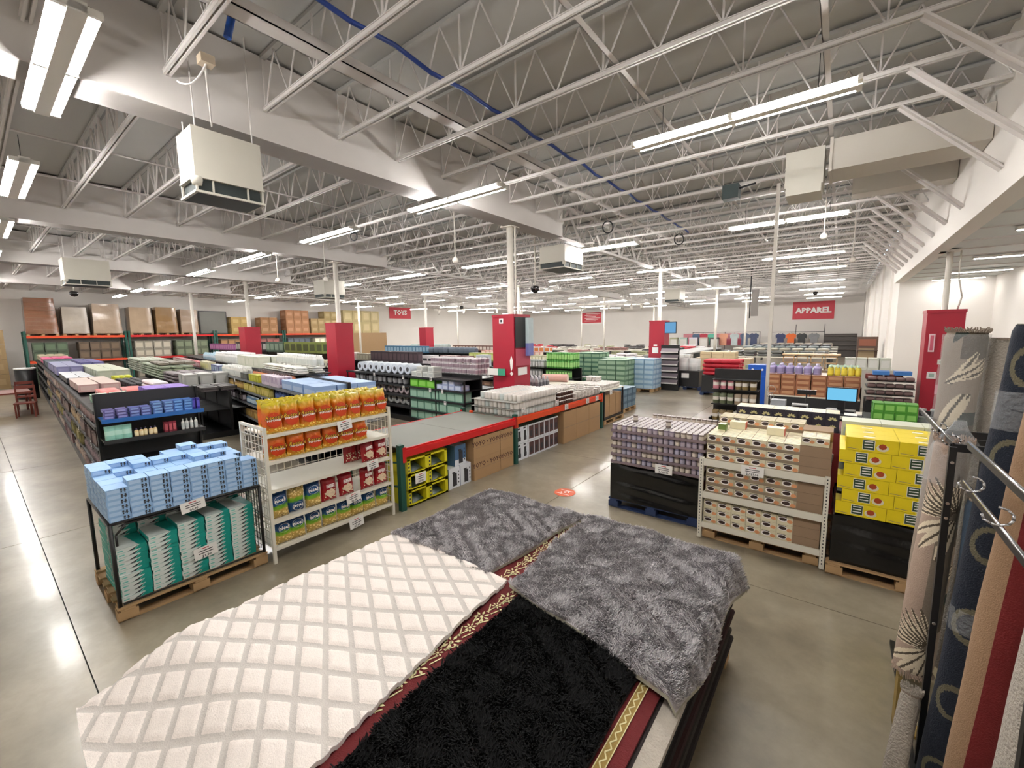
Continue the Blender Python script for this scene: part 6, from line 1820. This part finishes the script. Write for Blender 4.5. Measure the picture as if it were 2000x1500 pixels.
# candy stand
cs = thing('candy_stand', 'black tiered stand crammed with small snack bags left of the checkout', 'stand', (-1.62, 9.55, 0))
obj('frame', MB().box(-.42, -.28, 0, .42, .3, .12, M_blk).box(-.42, .02, .12, .42, .06, 1.7, M_blk).box(-.44, -.28, .12, -.41, .06, .72, M_blk), cs)
for z in (.3, .65, 1.0, 1.3, 1.5):
    obj('shelf', MB().box(-.4, -.27, z - .01, .42, .02, z + .01, M_blk), cs)
cc_ = ((150, 132, 110, 'tan'), (190, 120, 130, 'pink'), (120, 100, 60, 'bronze'), (170, 170, 160, 'silver'), (90, 96, 70, 'olive'))
for li, z in enumerate((.31, .66, 1.01, 1.31)):
    for si in range(2):
        c = cc_[(li * 2 + si) % 5]
        fill(Fr(-1.62, 9.55, 0), -.4 + .4 * si, .0 + .4 * si, -.26, .0, z, P_bag(.11, .06, .2, c[:3], (206, 200, 190)), 'snack_bag', 'small %s snack bag on the %s tier of the candy stand, %s half' % (c[3], ('lowest', 'second', 'third', 'top')[li], ('left', 'right')[si]), 'snack bag', .13, .13, jr=.4)
# wire whisk stand shape beside the pole
wl = MB()
for a, b, r in (((-.95, 9.0, 1.05), (-.95, 9.0, 1.32), .006),):
    wl.cyl(a, b, r, M_chr, 6)
for cz, rr in ((1.4, .07), (1.28, .05)):
    pts = [Vector((-.95 + rr * math.cos(t), 9.0, cz + rr * math.sin(t))) for t in [2 * PI * k / 14 for k in range(15)]]
    for p, q in zip(pts, pts[1:]): wl.cyl(p, q, .005, M_chr, 5)
wl.cyl((-.95, 9.0, 1.02), (-.95, 9.0, 1.05), .12, M_paper, 14)
tag(obj('wire_card_holder', wl), 'chrome looped wire card holder on the checkout left end', 'card holder')

# checkout counter
ck = thing('checkout_counter', 'black checkout counter with a white and grey top behind the leaf cartons', 'counter', (0, 0, 0))
obj('body', MB().box(-1.25, 8.9, 0, .75, 9.55, .98, M_blk), ck)
obj('worktop', MB().box(-1.28, 8.87, .98, .78, 9.58, 1.02, M_white), ck)
obj('front_ledge', MB().box(.02, 8.84, .62, .45, 8.9, .9, mat('brown_ledge', (110, 66, 44), .6)), ck)
tag(obj('power_pole_foot', MB().cyl((-1.13, 10.0, 0), (-1.13, 10.0, .93), .04, M_post, 8)), 'grey stub that carries the slim white pole', 'post') if False else None
mo_ = thing('monitor', 'till monitor with a bright pale blue screen', 'monitor', (.08, 9.3, 1.02), -.12)
obj('bezel', MB().box(-.22, -.02, .20, .22, .02, .45, M_blk), mo_)
obj('screen', MB().box(-.2, -.024, .222, .2, -.02, .432, emis('screen_blue', (120, 200, 240), .30)), mo_)
obj('stand', MB().box(-.05, -.01, .02, .05, .03, .20, M_blk).box(-.2, -.14, 0, .2, .1, .06, M_blk), mo_)
tag(obj('keyboard', MB().box(.02, 8.95, 1.02, .5, 9.1, 1.045, M_blk)), 'black keyboard before the till monitor', 'keyboard')
pd = thing('customer_display', 'small black pole display on the checkout', 'display', (-.42, 9.2, 1.02))
obj('pole', MB().cyl((0, 0, 0), (0, 0, .32), .012, M_blk, 8), pd)
obj('head', MB().box(-.14, -.03, .30, .14, .03, .38, M_blk), pd)
tag(obj('receipt_printer', MB().box(-.62, 8.95, 1.02, -.38, 9.15, 1.16, mat('grey_plastic', (150, 152, 150), .5)).box(-.6, 8.94, 1.1, -.4, 8.96, 1.14, M_blk)), 'grey receipt printer under the pole display', 'printer')
tag(obj('wire_basket', MB().box(-.95, 9.05, 1.02, -.72, 9.25, 1.2, C((150, 154, 158)))), 'grey box of small goods beside the pole display', 'box')
tag(obj('paper_sheet', MB().box(-.3, 8.95, 1.02, -.02, 9.2, 1.024, M_paper)), 'white paper lying on the checkout', 'paper')

# black table with green boxes
bt = thing('black_counter', 'black draped counter with a white card behind the yellow cartons', 'counter', (0, 0, 0))
obj('body', MB().box(.34, 7.7, 0, 1.7, 8.45, 1.2, mat('black_cloth', (18, 22, 20), .8)), bt)
obj('card', MB().box(.86, 7.685, 1.0, 1.0, 7.7, 1.1, M_paper), bt)
fill(Fr(.42, 7.78), 0, .5, 0, .3, 1.202, P_box(.115, .12, .12, (70, 142, 40), (130, 190, 90), top=(90, 160, 60)), 'green_box', 'small bright green box on the black draped counter', 'box', .12, .13, 2, .122)
def dome_mesh(r, h): return MB().lathe([(r, 0), (r * .95, h * .4), (r * .7, h * .8), (r * .2, h), (0, h)], M_clear, 14)
many(dome_mesh(.16, .17), 'clear_dome', 'clear plastic dome cover on the black draped counter', 'lid', 'clear dome lids', [(1.08, 7.95, 1.202), (1.42, 7.98, 1.202)])
fill(Fr(.5, 8.2), 0, 1.1, 0, .2, 1.202, P_can(.04, .14, (150, 150, 146), (206, 206, 200)), 'small_jar', 'small silver jar at the back of the black draped counter', 'jar', .11, .14)
tag(obj('white_spray_bottle', P_bottle(.045, .3, (224, 224, 222), (230, 230, 230)), None, (1.66, 8.38, 1.202)), 'white spray bottle at the back of the black draped counter', 'bottle')
pl_ = MB()
for k in range(16):
    a = k * 2.4
    p = Vector((1.42, 8.12, 1.30)); last = p
    for q in range(1, 5):
        t_ = q / 4
        c = p + Vector((math.cos(a) * .14 * t_, math.sin(a) * .14 * t_, .3 * t_ - .24 * t_ * t_))
        pl_.cyl(last, c, .006, M_paper, 4, caps=False); last = c
pl_.cyl((1.42, 8.12, 1.2), (1.42, 8.12, 1.31), .05, C((96, 70, 60)), 10)
tag(obj('white_twig_pot', pl_), 'small pot of white curling twigs at the end of the black counter', 'decoration')

# shelves of brown cartons with detergent on top, behind the till
FR = Fr(0, 0, 0)
def Rr(x0, x1, y0, y1, z, *a, **k): return fill(FR, x0, x1, y0, y1, z, *a, **k)
sb = thing('low_shelving', 'low shelving behind the till stacked with brown cartons', 'shelving', (0, 0, 0))
obj('body', MB().box(-1.45, 12.6, 0, .45, 13.6, .80, M_dark), sb); obj('shelf', MB().box(-1.45, 12.6, .8, .45, 13.6, .83, M_white), sb)
Rr(-1.45, .45, 12.62, 13.5, .832, P_box(.3, .4, .13, (150, 96, 66), (186, 140, 104), (.1, .9, .3, .8), top=(190, 160, 140)), 'brown_carton', 'flat brown carton in the stacks behind the till', 'carton', .315, .42, 4, .132)
Rr(-1.45, -.25, 12.7, 13.4, 1.362, P_bottle(.085, .26, (176, 164, 206), (206, 200, 226), (140, 130, 170)), 'lilac_jug', 'lilac detergent jug on the brown cartons behind the till', 'jug', .19, .24)
Rr(-.2, .45, 12.7, 13.4, 1.362, P_bottle(.06, .24, (206, 190, 60), (180, 206, 190), (226, 206, 70)), 'yellow_bottle', 'yellow bottle with a pale cap on the brown cartons behind the till', 'bottle', .13, .2)
Rr(-.2, .45, 13.7, 14.6, 1.0, P_bag(.3, .24, .5, (190, 214, 190), (206, 222, 200)), 'pale_green_bag', 'pale green bag behind the yellow bottles', 'bag', .31, .3)
tag(obj('low_plinth', MB().box(-1.3, 13.65, 0, .5, 14.6, 1.0, M_dark)), 'dark plinth behind the brown cartons', 'plinth')
Rr(-1.3, -.3, 13.7, 14.5, 1.0, P_box(.26, .3, .42, (206, 226, 226), (160, 200, 214)), 'pale_blue_carton', 'pale blue carton behind the lilac jugs', 'carton', .27, .32)
dk = thing('low_shelving', 'low dark shelving of black trays left of the tall red casing', 'shelving', (0, 0, 0))
obj('body', MB().box(.52, 12.0, 0, 1.3, 12.9, .9, M_blk), dk)
for z in (1.05, 1.2, 1.35):
    obj('shelf', MB().box(.52, 12.0, z - .008, 1.3, 12.9, z, M_blk), dk)
for li, z in enumerate((.902, 1.052, 1.202, 1.352)):
    Rr(.53, 1.3, 12.0, 12.25, z, P_soft(.135, .2, .09, (112, 88, 86)), 'packed_tray', 'dark brown food tray in the %s layer of the black tray shelving' % ('lowest', 'second', 'third', 'top')[li], 'tray', .152, .25)
Rr(.5, 1.3, 12.4, 12.8, 1.36, P_box(.3, .3, .1, (110, 46, 42), (150, 90, 80)), 'maroon_box', 'maroon box on top of the black tray shelving', 'box', .32, .35)
# wooden stools and pale cartons further back
ws_ = thing('wooden_shelf', 'pale wooden slatted shelf units stacked behind the lilac jugs', 'furniture', (-1.2, 16.9, 0))
ws_m = C((196, 160, 116))
obj('base', MB().box(-.3, 0, 0, 1.2, .6, 1.15, C((150, 128, 100))), ws_)
for k in range(4):
    f_ = MB().box(-.3 + .38 * k, 0, 1.15, -.27 + .38 * k, .03, 1.62, ws_m).box(0 + .38 * k, 0, 1.15, .03 + .38 * k, .03, 1.62, ws_m)
    for z in (1.18, 1.36, 1.56):
        f_.box(-.3 + .38 * k, 0, z, .03 + .38 * k, .03, z + .04, ws_m)
    obj('frame', f_, ws_)
obj('top_board', MB().box(-.32, -.02, 1.62, 1.25, .62, 1.66, ws_m), ws_)
tag(obj('bin_row', MB().box(.1, 17.0, 0, 1.35, 18.2, 1.2, C((190, 186, 176)))), 'pale bin block behind the yellow bottles', 'bin')
Rr(.15, 1.3, 17.0, 17.5, 1.202, P_box(.26, .3, .36, (206, 208, 196), (226, 226, 220)), 'pale_carton', 'pale carton on the bins left of the tall red casing', 'carton', .28, .4)
tag(obj('carton_block', MB().box(-5.6, 22.0, 0, -3.2, 23.0, 1.15, C((170, 150, 120)))), 'tan carton block beyond the red sacks', 'carton')
Rr(-5.4, -3.4, 22.0, 22.8, 1.152, P_box(.5, .38, .3, (196, 176, 140), (160, 140, 110), (.1, .9, .5, .6)), 'tan_carton', 'tan carton on the block beyond the red sacks', 'carton', .52, .39)
Rr(-6.3, -5.75, 21.6, 22.5, .9, P_box(.24, .3, .4, (206, 206, 204), (180, 180, 178)), 'white_carton', 'white carton left of the tan cartons beyond the walkway', 'carton', .26, .4)
tag(obj('low_plinth', MB().box(-6.4, 21.5, 0, -5.7, 22.6, .9, M_white)), 'white plinth left of the tan carton block', 'plinth')
tag(obj('black_counter_run', MB().box(-8.4, 22.6, 0, -6.9, 34.0, 1.12, mat('black_counter_side', (18, 30, 30), .5)).box(-8.45, 22.55, 1.12, -6.85, 34.05, 1.2, C((150, 150, 148)))), 'long black counter running back along the walkway', 'counter')
for k in range(5):
    fill(Fr(-5.2, 25 + 3.6 * k), 0, 5.0, 0, .8, 1.12, P_soft(.5, .36, .14, ((92, 92, 90), (170, 164, 150), (110, 118, 120), (60, 60, 64), (150, 140, 130))[k]), 'folded_garment', 'folded %s garment on the %s long table before the clothing wall' % (('grey', 'beige', 'slate', 'black', 'taupe')[k], ('nearest', 'second', 'third', 'fourth', 'farthest')[k]), 'clothes', .6, .4, 2, .14, jr=.3)
    t = thing('display_table', 'long display table before the clothing wall, %s' % ('nearest', 'second', 'third', 'fourth', 'farthest')[k], 'table', (-2.7, 25.4 + 3.6 * k, 0))
    obj('table_top', MB().box(-2.6, -.45, 1.06, 2.6, .45, 1.115, M_white), t)
    for x in (-2.3, 2.3):
        obj('trestle', MB().box(x - .03, -.4, 0, x + .03, .4, 1.06, M_dark), t)

# ------------------------------------------------------------------ posters and signs on the casings
def tagy(mb, x0, z0, x1, z1, y, mt): mb.box(x0, y - .006, z0, x1, y, z1, mt)
cx, cy = -6.32, 8.15
o = MB().box(cx + .335, cy - .29, 2.15, cx + .345, cy + .3, 2.86, M_blk)
tag(obj('black_poster', o), 'black poster on the aisle face of the nearest red casing', 'poster')
tag(obj('pink_poster', MB().box(cx + .335, cy - .28, 1.72, cx + .345, cy + .3, 2.12, C((176, 70, 90)))), 'pink poster below the black one on the nearest red casing', 'poster')
tag(obj('white_notice', MB().box(cx + .335, cy - .2, 1.5, cx + .345, cy + .16, 1.68, M_paper)), 'white notice low on the aisle face of the nearest red casing', 'notice')
o = MB().add(text_mb('!', .62, M_wht, bold=.012), Matrix.Translation((cx + .25, cy - .335, 1.7)) @ FY)
tag(obj('exclamation_mark', o), 'white exclamation mark on the nearest red casing', 'sign')
o = MB().box(cx - .42, cy - .42, 1.5, cx - .1, cy - .41, 1.66, M_paper).box(cx - .1, cy - .42, 1.5, cx + .12, cy - .41, 1.66, C((60, 150, 120))).box(cx - .2, cy - .41, 1.57, cx - .19, cy - .32, 1.58, M_chr)
tag(obj('flag_sign', o), 'small green and white flag sign on the nearest red casing', 'sign')
o = MB().box(cx - .1, cy - .338, 2.72, cx + .02, cy - .332, 2.84, M_paper).box(cx - .06, cy - .342, 2.75, cx - .01, cy - .338, 2.81, M_ink)
tag(obj('small_notice', o), 'small white notice at the top of the nearest red casing', 'notice')
o = MB().cyl((cx + .62, cy + .5, 2.1), (cx + .62, cy + .5, 2.82), .13, C((196, 206, 206)), 14)
tag(obj('water_bottle_display', MB().box(cx + .35, cy + .1, 2.25, cx + .44, cy + .3, 2.85, C((180, 194, 196))).box(cx + .35, cy + .1, 1.95, cx + .44, cy + .3, 2.25, C((110, 116, 176)))), 'pale box with a blue base fixed beside the black poster', 'display')
sc_ = thing('wall_screen', 'lit pale blue screen fixed to the casing beside the walkway', 'screen', (-5.66, 18.2, 0))
obj('bezel', MB().box(-.24, -.03, 2.38, .24, .03, 2.86, M_blk), sc_)
obj('screen', MB().box(-.22, -.034, 2.4, .22, -.03, 2.84, emis('screen_blue2', (120, 180, 226), .25)), sc_)
tag(obj('white_notice', MB().box(-6.35, 18.04, 1.55, -6.1, 18.055, 1.8, M_paper).box(-6.3, 18.03, 1.85, -6.15, 18.045, 1.92, M_paper)), 'white notices on the casing with the lit screen', 'notice')
# magazine rack at the foot of that casing
mg = thing('magazine_rack', 'slanted magazine rack at the foot of the casing with the lit screen', 'rack', (-5.6, 17.9, 0))
for k in range(6):
    obj('tray', MB().quad([(-.35, 0, .3 + .26 * k), (.35, 0, .3 + .26 * k), (.35, .12, .46 + .26 * k), (-.35, .12, .46 + .26 * k)], C((120, 110, 116))).box(-.35, -.02, .28 + .26 * k, .35, 0, .33 + .26 * k, C((206, 200, 196))), mg)
obj('frame', MB().box(-.37, .12, 0, .37, .2, 1.9, M_blk), mg)
# right casing details
cx, cy = 1.68, 12.6
for lab, x0, z0, x1, z1, c in (('white vertical strip sign on the tall red casing', cx - .22, 1.98, cx - .13, 2.35, (230, 200, 206)), ('white thermostat on the tall red casing', cx - .06, 1.72, cx + .12, 1.82, (226, 222, 214)),
     ('white framed switch panel on the tall red casing', cx - .2, 1.42, cx - .06, 1.56, (220, 214, 214)), ('second white switch panel on the tall red casing', cx + .02, 1.4, cx + .14, 1.56, (214, 150, 160)), ('pinkish notice low on the tall red casing', cx - .06, 1.1, cx + .12, 1.3, (200, 110, 130))):
    o = MB().box(x0, cy - .30, z0, x1, cy - .285, z1, C(c))
    if 'strip' in lab: o.box(x0 + .02, cy - .303, z0 + .03, x1 - .02, cy - .3, z1 - .03, C((196, 90, 110)))
    if 'thermo' in lab or 'framed' in lab: o.box(x0 + .03, cy - .303, z0 + .03, x1 - .03, cy - .3, z1 - .03, C((150, 170, 160)))
    tag(obj('wall_fitting', o), lab, 'fitting')
cw = MB(); 
for p, q in zip([(1.86, 12.55, 2.83), (1.9, 12.5, 3.1), (1.83, 12.55, 3.5)], [(1.9, 12.5, 3.1), (1.83, 12.55, 3.5), (1.83, 12.55, 4.05)]): cw.cyl(p, q, .015, M_post, 6)
tag(obj('conduit', cw), 'white conduit running up beside the square post', 'conduit')

# ------------------------------------------------------------------ wall signs
M_sred = mat('sign_red', (206, 60, 74), .55)
o = MB().box(-3.85, 49.84, 3.38, -.6, 49.89, 5.05, M_sred)
o.add(text_mb('APPAREL', .70, M_wht, bold=.035), Matrix.Translation((-2.22, 49.83, 4.2)) @ FY)
tag(obj('apparel_sign', o), 'red wall sign with white lettering for the clothing department', 'sign')
o = MB().box(-27.1, 49.84, 3.45, -24.0, 49.89, 5.15, M_wht)
o.box(-26.95, 49.82, 3.65, -24.15, 49.84, 4.95, M_sred)
for k in range(6):
    o.box(-26.5 + .2 * (k % 2), 49.81, 3.85 + .18 * k, -24.9 + .3 * (k % 3), 49.82, 3.91 + .18 * k, M_wht)
tag(obj('policy_sign', o), 'white bordered red wall sign with lines of small print', 'sign')
o = MB().box(-36.58, 26.9, 4.15, -36.53, 29.6, 5.3, M_sred)
o.add(text_mb('TOYS', .66, M_wht, bold=.03), Matrix.Translation((-36.52, 28.25, 4.75)) @ FX)
tag(obj('toys_sign', o), 'red sign with white lettering for the toy department', 'sign')
tag(obj('hanging_banner', MB().box(-3.9, 26.0, 3.2, -3.55, 26.06, 4.6, C((130, 124, 120))).cyl((-3.95, 26.03, 3.1), (-3.95, 26.03, 6.0), .03, M_dark, 6)), 'narrow grey banner hanging on a dark pole before the far wall', 'banner')
# pink and white boards along the far wall
tag(obj('pink_wall_board', MB().box(-14.0, 49.7, .9, -8.2, 49.89, 2.1, C((206, 130, 140))).box(-14.0, 49.69, .9, -8.2, 49.7, 1.5, C((196, 90, 110)))), 'pink display board along the far wall left of the clothes', 'board')

# ------------------------------------------------------------------ clothes on the far wall
def shirt(c):
    m_ = C(c)
    P = [(-.16, .62), (-.42, .44), (-.37, .08), (-.27, .2), (-.29, -.6), (.29, -.6), (.27, .2), (.37, .08), (.42, .44), (.16, .62), (.08, .56), (-.08, .56)]
    o = MB()
    f = [(x, -.05 - .02 * math.cos(4 * x), z) for x, z in P]; b_ = [(x, .05, z) for x, z in P]
    o.quad(f, m_); o.quad(list(reversed(b_)), m_)
    for i in range(len(P)):
        j = (i + 1) % len(P)
        o.quad([f[j], f[i], b_[i], b_[j]], m_)
    o.cyl((0, 0, .6), (0, 0, .72), .008, M_chr, 5, caps=False)
    return o
rail = MB().cyl((-5.6, 48.6, 2.2), (-1.2, 48.6, 2.2), .025, M_dark, 6)
for x in (-5.6, -3.4, -1.2): rail.cyl((x, 48.6, 0), (x, 48.6, 2.9), .025, M_dark, 6)
tag(obj('clothes_rail', rail), 'dark garment rail below the clothing sign', 'rail')
for k, (x, c, nm) in enumerate(((-4.6, (36, 46, 90), 'navy'), (-3.75, (226, 104, 30), 'bright orange'), (-2.9, (30, 34, 34), 'black'), (-1.95, (130, 130, 132), 'grey'))):
    tag(obj('shirt', shirt(c), None, (x, 48.45, 1.46)), '%s t-shirt hanging below the clothing sign' % nm, 'shirt')
    tag(obj('shorts', MB().box(x - .28, 48.42, .1, x + .28, 48.56, .84, C((50, 48, 54) if k else (90, 84, 84)))), 'dark shorts hanging under the %s t-shirt' % nm, 'shorts')
r2_ = MB().cyl((-12.4, 47.4, 2.25), (-6.2, 47.4, 2.25), .025, M_dark, 6)
for x in (-12.4, -9.3, -6.2): r2_.cyl((x, 47.4, 0), (x, 47.4, 2.3), .025, M_dark, 6)
tag(obj('clothes_rail', r2_), 'long dark garment rail left of the t-shirts', 'rail')
for k, (x, c, nm) in enumerate(((-12.0, (60, 84, 110), 'slate blue'), (-11.3, (176, 50, 66), 'red'), (-10.5, (90, 176, 150), 'mint'), (-9.4, (214, 150, 120), 'peach'), (-8.4, (176, 186, 186), 'pale grey'), (-7.5, (70, 84, 110), 'denim'), (-6.7, (50, 60, 90), 'ink blue'))):
    tag(obj('shirt', shirt(c), None, (x, 47.3, 1.52)), '%s top hanging on the long garment rail' % nm, 'shirt')
for k, (x0, x1) in enumerate(((-.9, 1.2), )):
    s_ = thing('shoe_shelving', 'dark brown shelving of small goods against the far wall', 'shelving', (0, 0, 0))
    obj('body', MB().box(-1.2, 47.6, 0, 1.15, 48.2, 2.0, C((60, 54, 50))), s_)
    for q in range(4):
        obj('shelf', MB().box(-1.2, 47.4, .6 + .4 * q, 1.15, 47.6, .64 + .4 * q, C((96, 88, 80))), s_)
s_ = thing('brown_shelving', 'brown shelf unit of small goods against the white alcove wall', 'shelving', (0, 0, 0))
obj('body', MB().box(.6, 24.2, 0, 1.3, 24.6, 2.1, C((84, 62, 50))).box(.66, 24.18, 1.7, 1.24, 24.2, 2.0, C((130, 76, 56))).box(.66, 24.18, 1.15, 1.2, 24.2, 1.6, C((150, 130, 100))), s_)
for q in range(3):
    obj('shelf', MB().box(.6, 24.0, .6 + .45 * q, 1.3, 24.2, .63 + .45 * q, C((70, 54, 46))), s_)
for k, x in enumerate((.62, .98)):
    tag(obj('blue_box', MB().box(x, 12.3, 1.46, x + .28, 12.6, 1.54, C((60, 120, 190)))), '%s flat blue box on top of the black tray shelving' % ('first', 'second')[k], 'box')
for k in range(6):
    fill(Fr(-15.5 + 1.0 * k, 46.2), 0, .9, 0, .5, 0.0, P_box(.8, .4, 1.75, ((60, 58, 60), (150, 150, 120), (150, 170, 160), (190, 184, 196), (176, 166, 156), (60, 56, 56))[k], (190, 186, 180), (.1, .9, .3, .9)), 'goods_stand', 'tall %s goods stand before the far wall' % ('charcoal', 'khaki', 'sage', 'lilac white', 'beige', 'black')[k], 'stand', .9, .5)

# ------------------------------------------------------------------ racking along the left wall with wrapped loads
def prack(lab, x0, x1, y0, y1, z, mt, upr):
    t = thing('pallet_racking', lab, 'racking', (0, 0, 0))
    for y in (y0, y1):
        for x in (x0, x1):
            obj('upright', MB().box(x - .05, y - .05, 0, x + .05, y + .05, z + .25, upr), t)
    for x in (x0, x1):
        obj('beam', MB().box(x - .03, y0, z - .13, x + .03, y1, z, mt), t)
        obj('beam', MB().box(x - .03, y0, 1.2, x + .03, y1, 1.32, mt), t)
    obj('deck', MB().box(x0, y0, z - .03, x1, y1, z, C((110, 90, 70))), t)
ys = (2.0, 6.3, 11.0, 15.7, 20.4)
for k in range(4):
    prack('pallet racking on the left wall with a %s beam, %s bay' % (('orange', 'red', 'orange', 'orange')[k], ('first', 'second', 'third', 'fourth')[k]), -36.3, -35.1, ys[k] + .08, ys[k + 1] - .08, 2.72, M_obeam if k != 1 else M_rbeam, M_green)
loads = [(2.15, 1.25, 1.95, (128, 88, 66), 'brown brick patterned wrapped load at the walkway end of the racking'), (3.55, 1.1, 1.5, (170, 160, 148), 'tall grey flat panel load on the racking'), (4.8, 1.3, 1.75, (166, 146, 126), 'grey brown film wrapped load next to the panels'),
         (6.45, 1.15, 1.6, (172, 150, 126), 'film wrapped load with bright highlights on the racking'), (7.75, 1.15, 1.65, (150, 118, 80), 'brown carton load in the middle of the racking'), (9.05, 1.0, 1.55, (160, 138, 118), 'crumpled film wrapped load beside the dark panel')]
def wrapmat(k, c): return mat('wrapped_load_%d' % k, c, .18, noise=.15, scale=2, bump=.6, bscale=3)
for k, (y, w_, h_, c, lab) in enumerate(loads):
    o = MB()
    def f(u, v, y=y, w_=w_, h_=h_):
        tw = 1 - .1 * v
        P = [(-35.05, 0), (-35.05, 1), (-36.2, 1), (-36.2, 0)]
        a = u * 4; i = int(a) % 4; t_ = a - int(a)
        p, q = P[i], P[(i + 1) % 4]
        s_ = p[1] * (1 - t_) + q[1] * t_
        bulge = .03 * math.sin(6 * v + i) + .02 * math.sin(15 * v + 3 * s_)
        return (p[0] * (1 - t_) + q[0] * t_ + (bulge if i == 0 else 0), y + w_ * (.5 + (s_ - .5) * tw), 2.84 + h_ * v)
    o.grid(f, 16, 8, wrapmat(k, c)); top = [f(i / 4, 1) for i in range(4)]; o.quad(top, wrapmat(k, c))
    if k == 0:
        for r_ in range(9):
            o.box(-35.06, y + .08, 2.86 + .21 * r_, -35.02, y + w_ - .1, 2.87 + .21 * r_, M_card2)
    tag(obj('wrapped_load', o), lab, 'wrapped load')
    pallet('wooden pallet on the racking beneath the %s' % ' '.join(lab.split()[:4]), -36.25, y, 1.15, w_, group=None).location.z = 2.70
tag(obj('framed_panel', MB().box(-35.5, 10.2, 2.73, -35.4, 11.9, 4.35, M_dark).box(-35.4, 10.26, 2.79, -35.37, 11.84, 4.29, C((112, 112, 106)))), 'large dark framed grey panel leaning on the racking', 'panel')
stk = [(12.1, 2, 2, (176, 148, 92), 'yellowish'), (14.1, 2, 2, (160, 120, 84), 'reddish'), (16.0, 3, 3, (164, 118, 84), 'red brown'), (18.0, 2, 2, (156, 132, 92), 'tan'), (19.2, 3, 2, (160, 140, 96), 'olive tan')]
for k, (y, n, m2, c, nm) in enumerate(stk):
    s_ = .62
    many(carton(1.0, s_ - .02, s_ - .01, mat('stacked_card_%d' % k, c, .8, noise=.08), C(tuple(min(255, v + 20) for v in c)), (.2, .8, .3, .7)), 'brown_carton', '%s brown carton in the stack on top of the wall racking' % nm, 'carton', '%s cartons on the racking' % nm, [(-35.7, y + .3 + s_ * i, 2.725 + s_ * q) for i in range(m2) for q in range(n)])
pr2 = thing('carton_platform', 'tan carton platform beyond the racking', 'cartons', (0, 0, 0))
obj('body', MB().box(-36.2, 20.8, 0, -34.6, 25.0, 2.7, C((150, 120, 84))), pr2)
many(carton(1.0, .9, 1.0, C((176, 160, 116)), C((196, 180, 136)), (.2, .8, .2, .8)), 'brown_carton', 'large pale tan carton stacked beyond the racking end', 'carton', 'pale tan cartons', [(-35.5, 21.3 + .93 * i, 2.705 + 1.01 * q) for i in range(4) for q in range(2)])
# goods under the racking
nmu = ('green grey', 'white', 'dark brown', 'tan', 'olive', 'red brown', 'slate', 'cream')
for k, (y0, y1, c) in enumerate(((2.3, 4.0, (70, 84, 66)), (4.1, 6.1, (84, 70, 56)), (6.6, 8.6, (150, 144, 130)), (8.7, 10.8, (96, 104, 84)), (11.3, 13.4, (130, 96, 66)), (13.5, 15.5, (120, 70, 66)), (16, 18, (70, 76, 84)), (18.2, 20.2, (186, 180, 160)))):
    fill(Fr(0, 0), -36.0, -35.1, y0, y1, 1.33, P_box(.8, .44, .5, c, tuple(min(255, int(v * 1.3)) for v in c)), 'racked_box', '%s box on the middle level of the wall racking' % nmu[k], 'box', .9, .46, 2, .51)
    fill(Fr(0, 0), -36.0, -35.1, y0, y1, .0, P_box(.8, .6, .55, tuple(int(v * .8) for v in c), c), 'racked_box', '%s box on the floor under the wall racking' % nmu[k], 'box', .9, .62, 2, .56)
# brown cartons, bin and chairs at the far left end
many(carton(.8, .75, .75, C((140, 116, 80)), C((156, 132, 96)), (.2, .8, .3, .7)), 'brown_carton', 'brown carton in the stack at the far left of the walkway', 'carton', 'cartons at the far left', [(-35.6, -.1 + .78 * i, .0 + .76 * q) for i in range(3) for q in range(3)] if False else [(-34.5, .15 + .78 * i, .76 * q) for i in range(2) for q in range(4)])
wb = thing('waste_bin', 'round black bin with a pale lid at the end of the walkway', 'bin', (-27.5, 1.5, 0))
obj('body', MB().cyl((0, 0, 0), (0, 0, 1.25), .32, M_blk, 16), wb); obj('lid', MB().cyl((0, 0, 1.25), (0, 0, 1.32), .33, M_paper, 16), wb)
ch_m = C((110, 46, 34))
def chair(lab, x, y, rz):
    t = thing('wooden_chair', lab, 'chair', (x, y, 0), rz)
    obj('seat', MB().box(-.24, -.24, .44, .24, .24, .48, ch_m), t)
    for sx in (-.21, .21):
        for sy in (-.21, .21):
            obj('leg', MB().box(sx - .02, sy - .02, 0, sx + .02, sy + .02, .44 if sy < 0 else 1.02, ch_m), t)
    obj('backrest', MB().box(-.2, .2, .62, .2, .22, .68, ch_m).box(-.2, .2, .76, .2, .22, .82, ch_m).box(-.22, .19, .92, .22, .23, 1.02, ch_m), t)
chair('reddish wooden chair nearest the walkway end', -21.0, .95 + .1, 1.4)
chair('reddish wooden chair pulled up at the far side of the red table', -23.5, 1.2, -1.6)
td = thing('wooden_table', 'reddish wooden table at the far left end of the walkway', 'table', (-22.3, .75, 0))
obj('table_top', MB().box(-.8, -.6, .72, .8, .5, .77, ch_m), td)
for sx in (-.74, .74):
    for sy in (-.54, .44):
        obj('leg', MB().box(sx - .03, sy - .03, 0, sx + .03, sy + .03, .72, ch_m), td)
print('goods', NPROD[0], 'objects', len(bpy.data.objects))
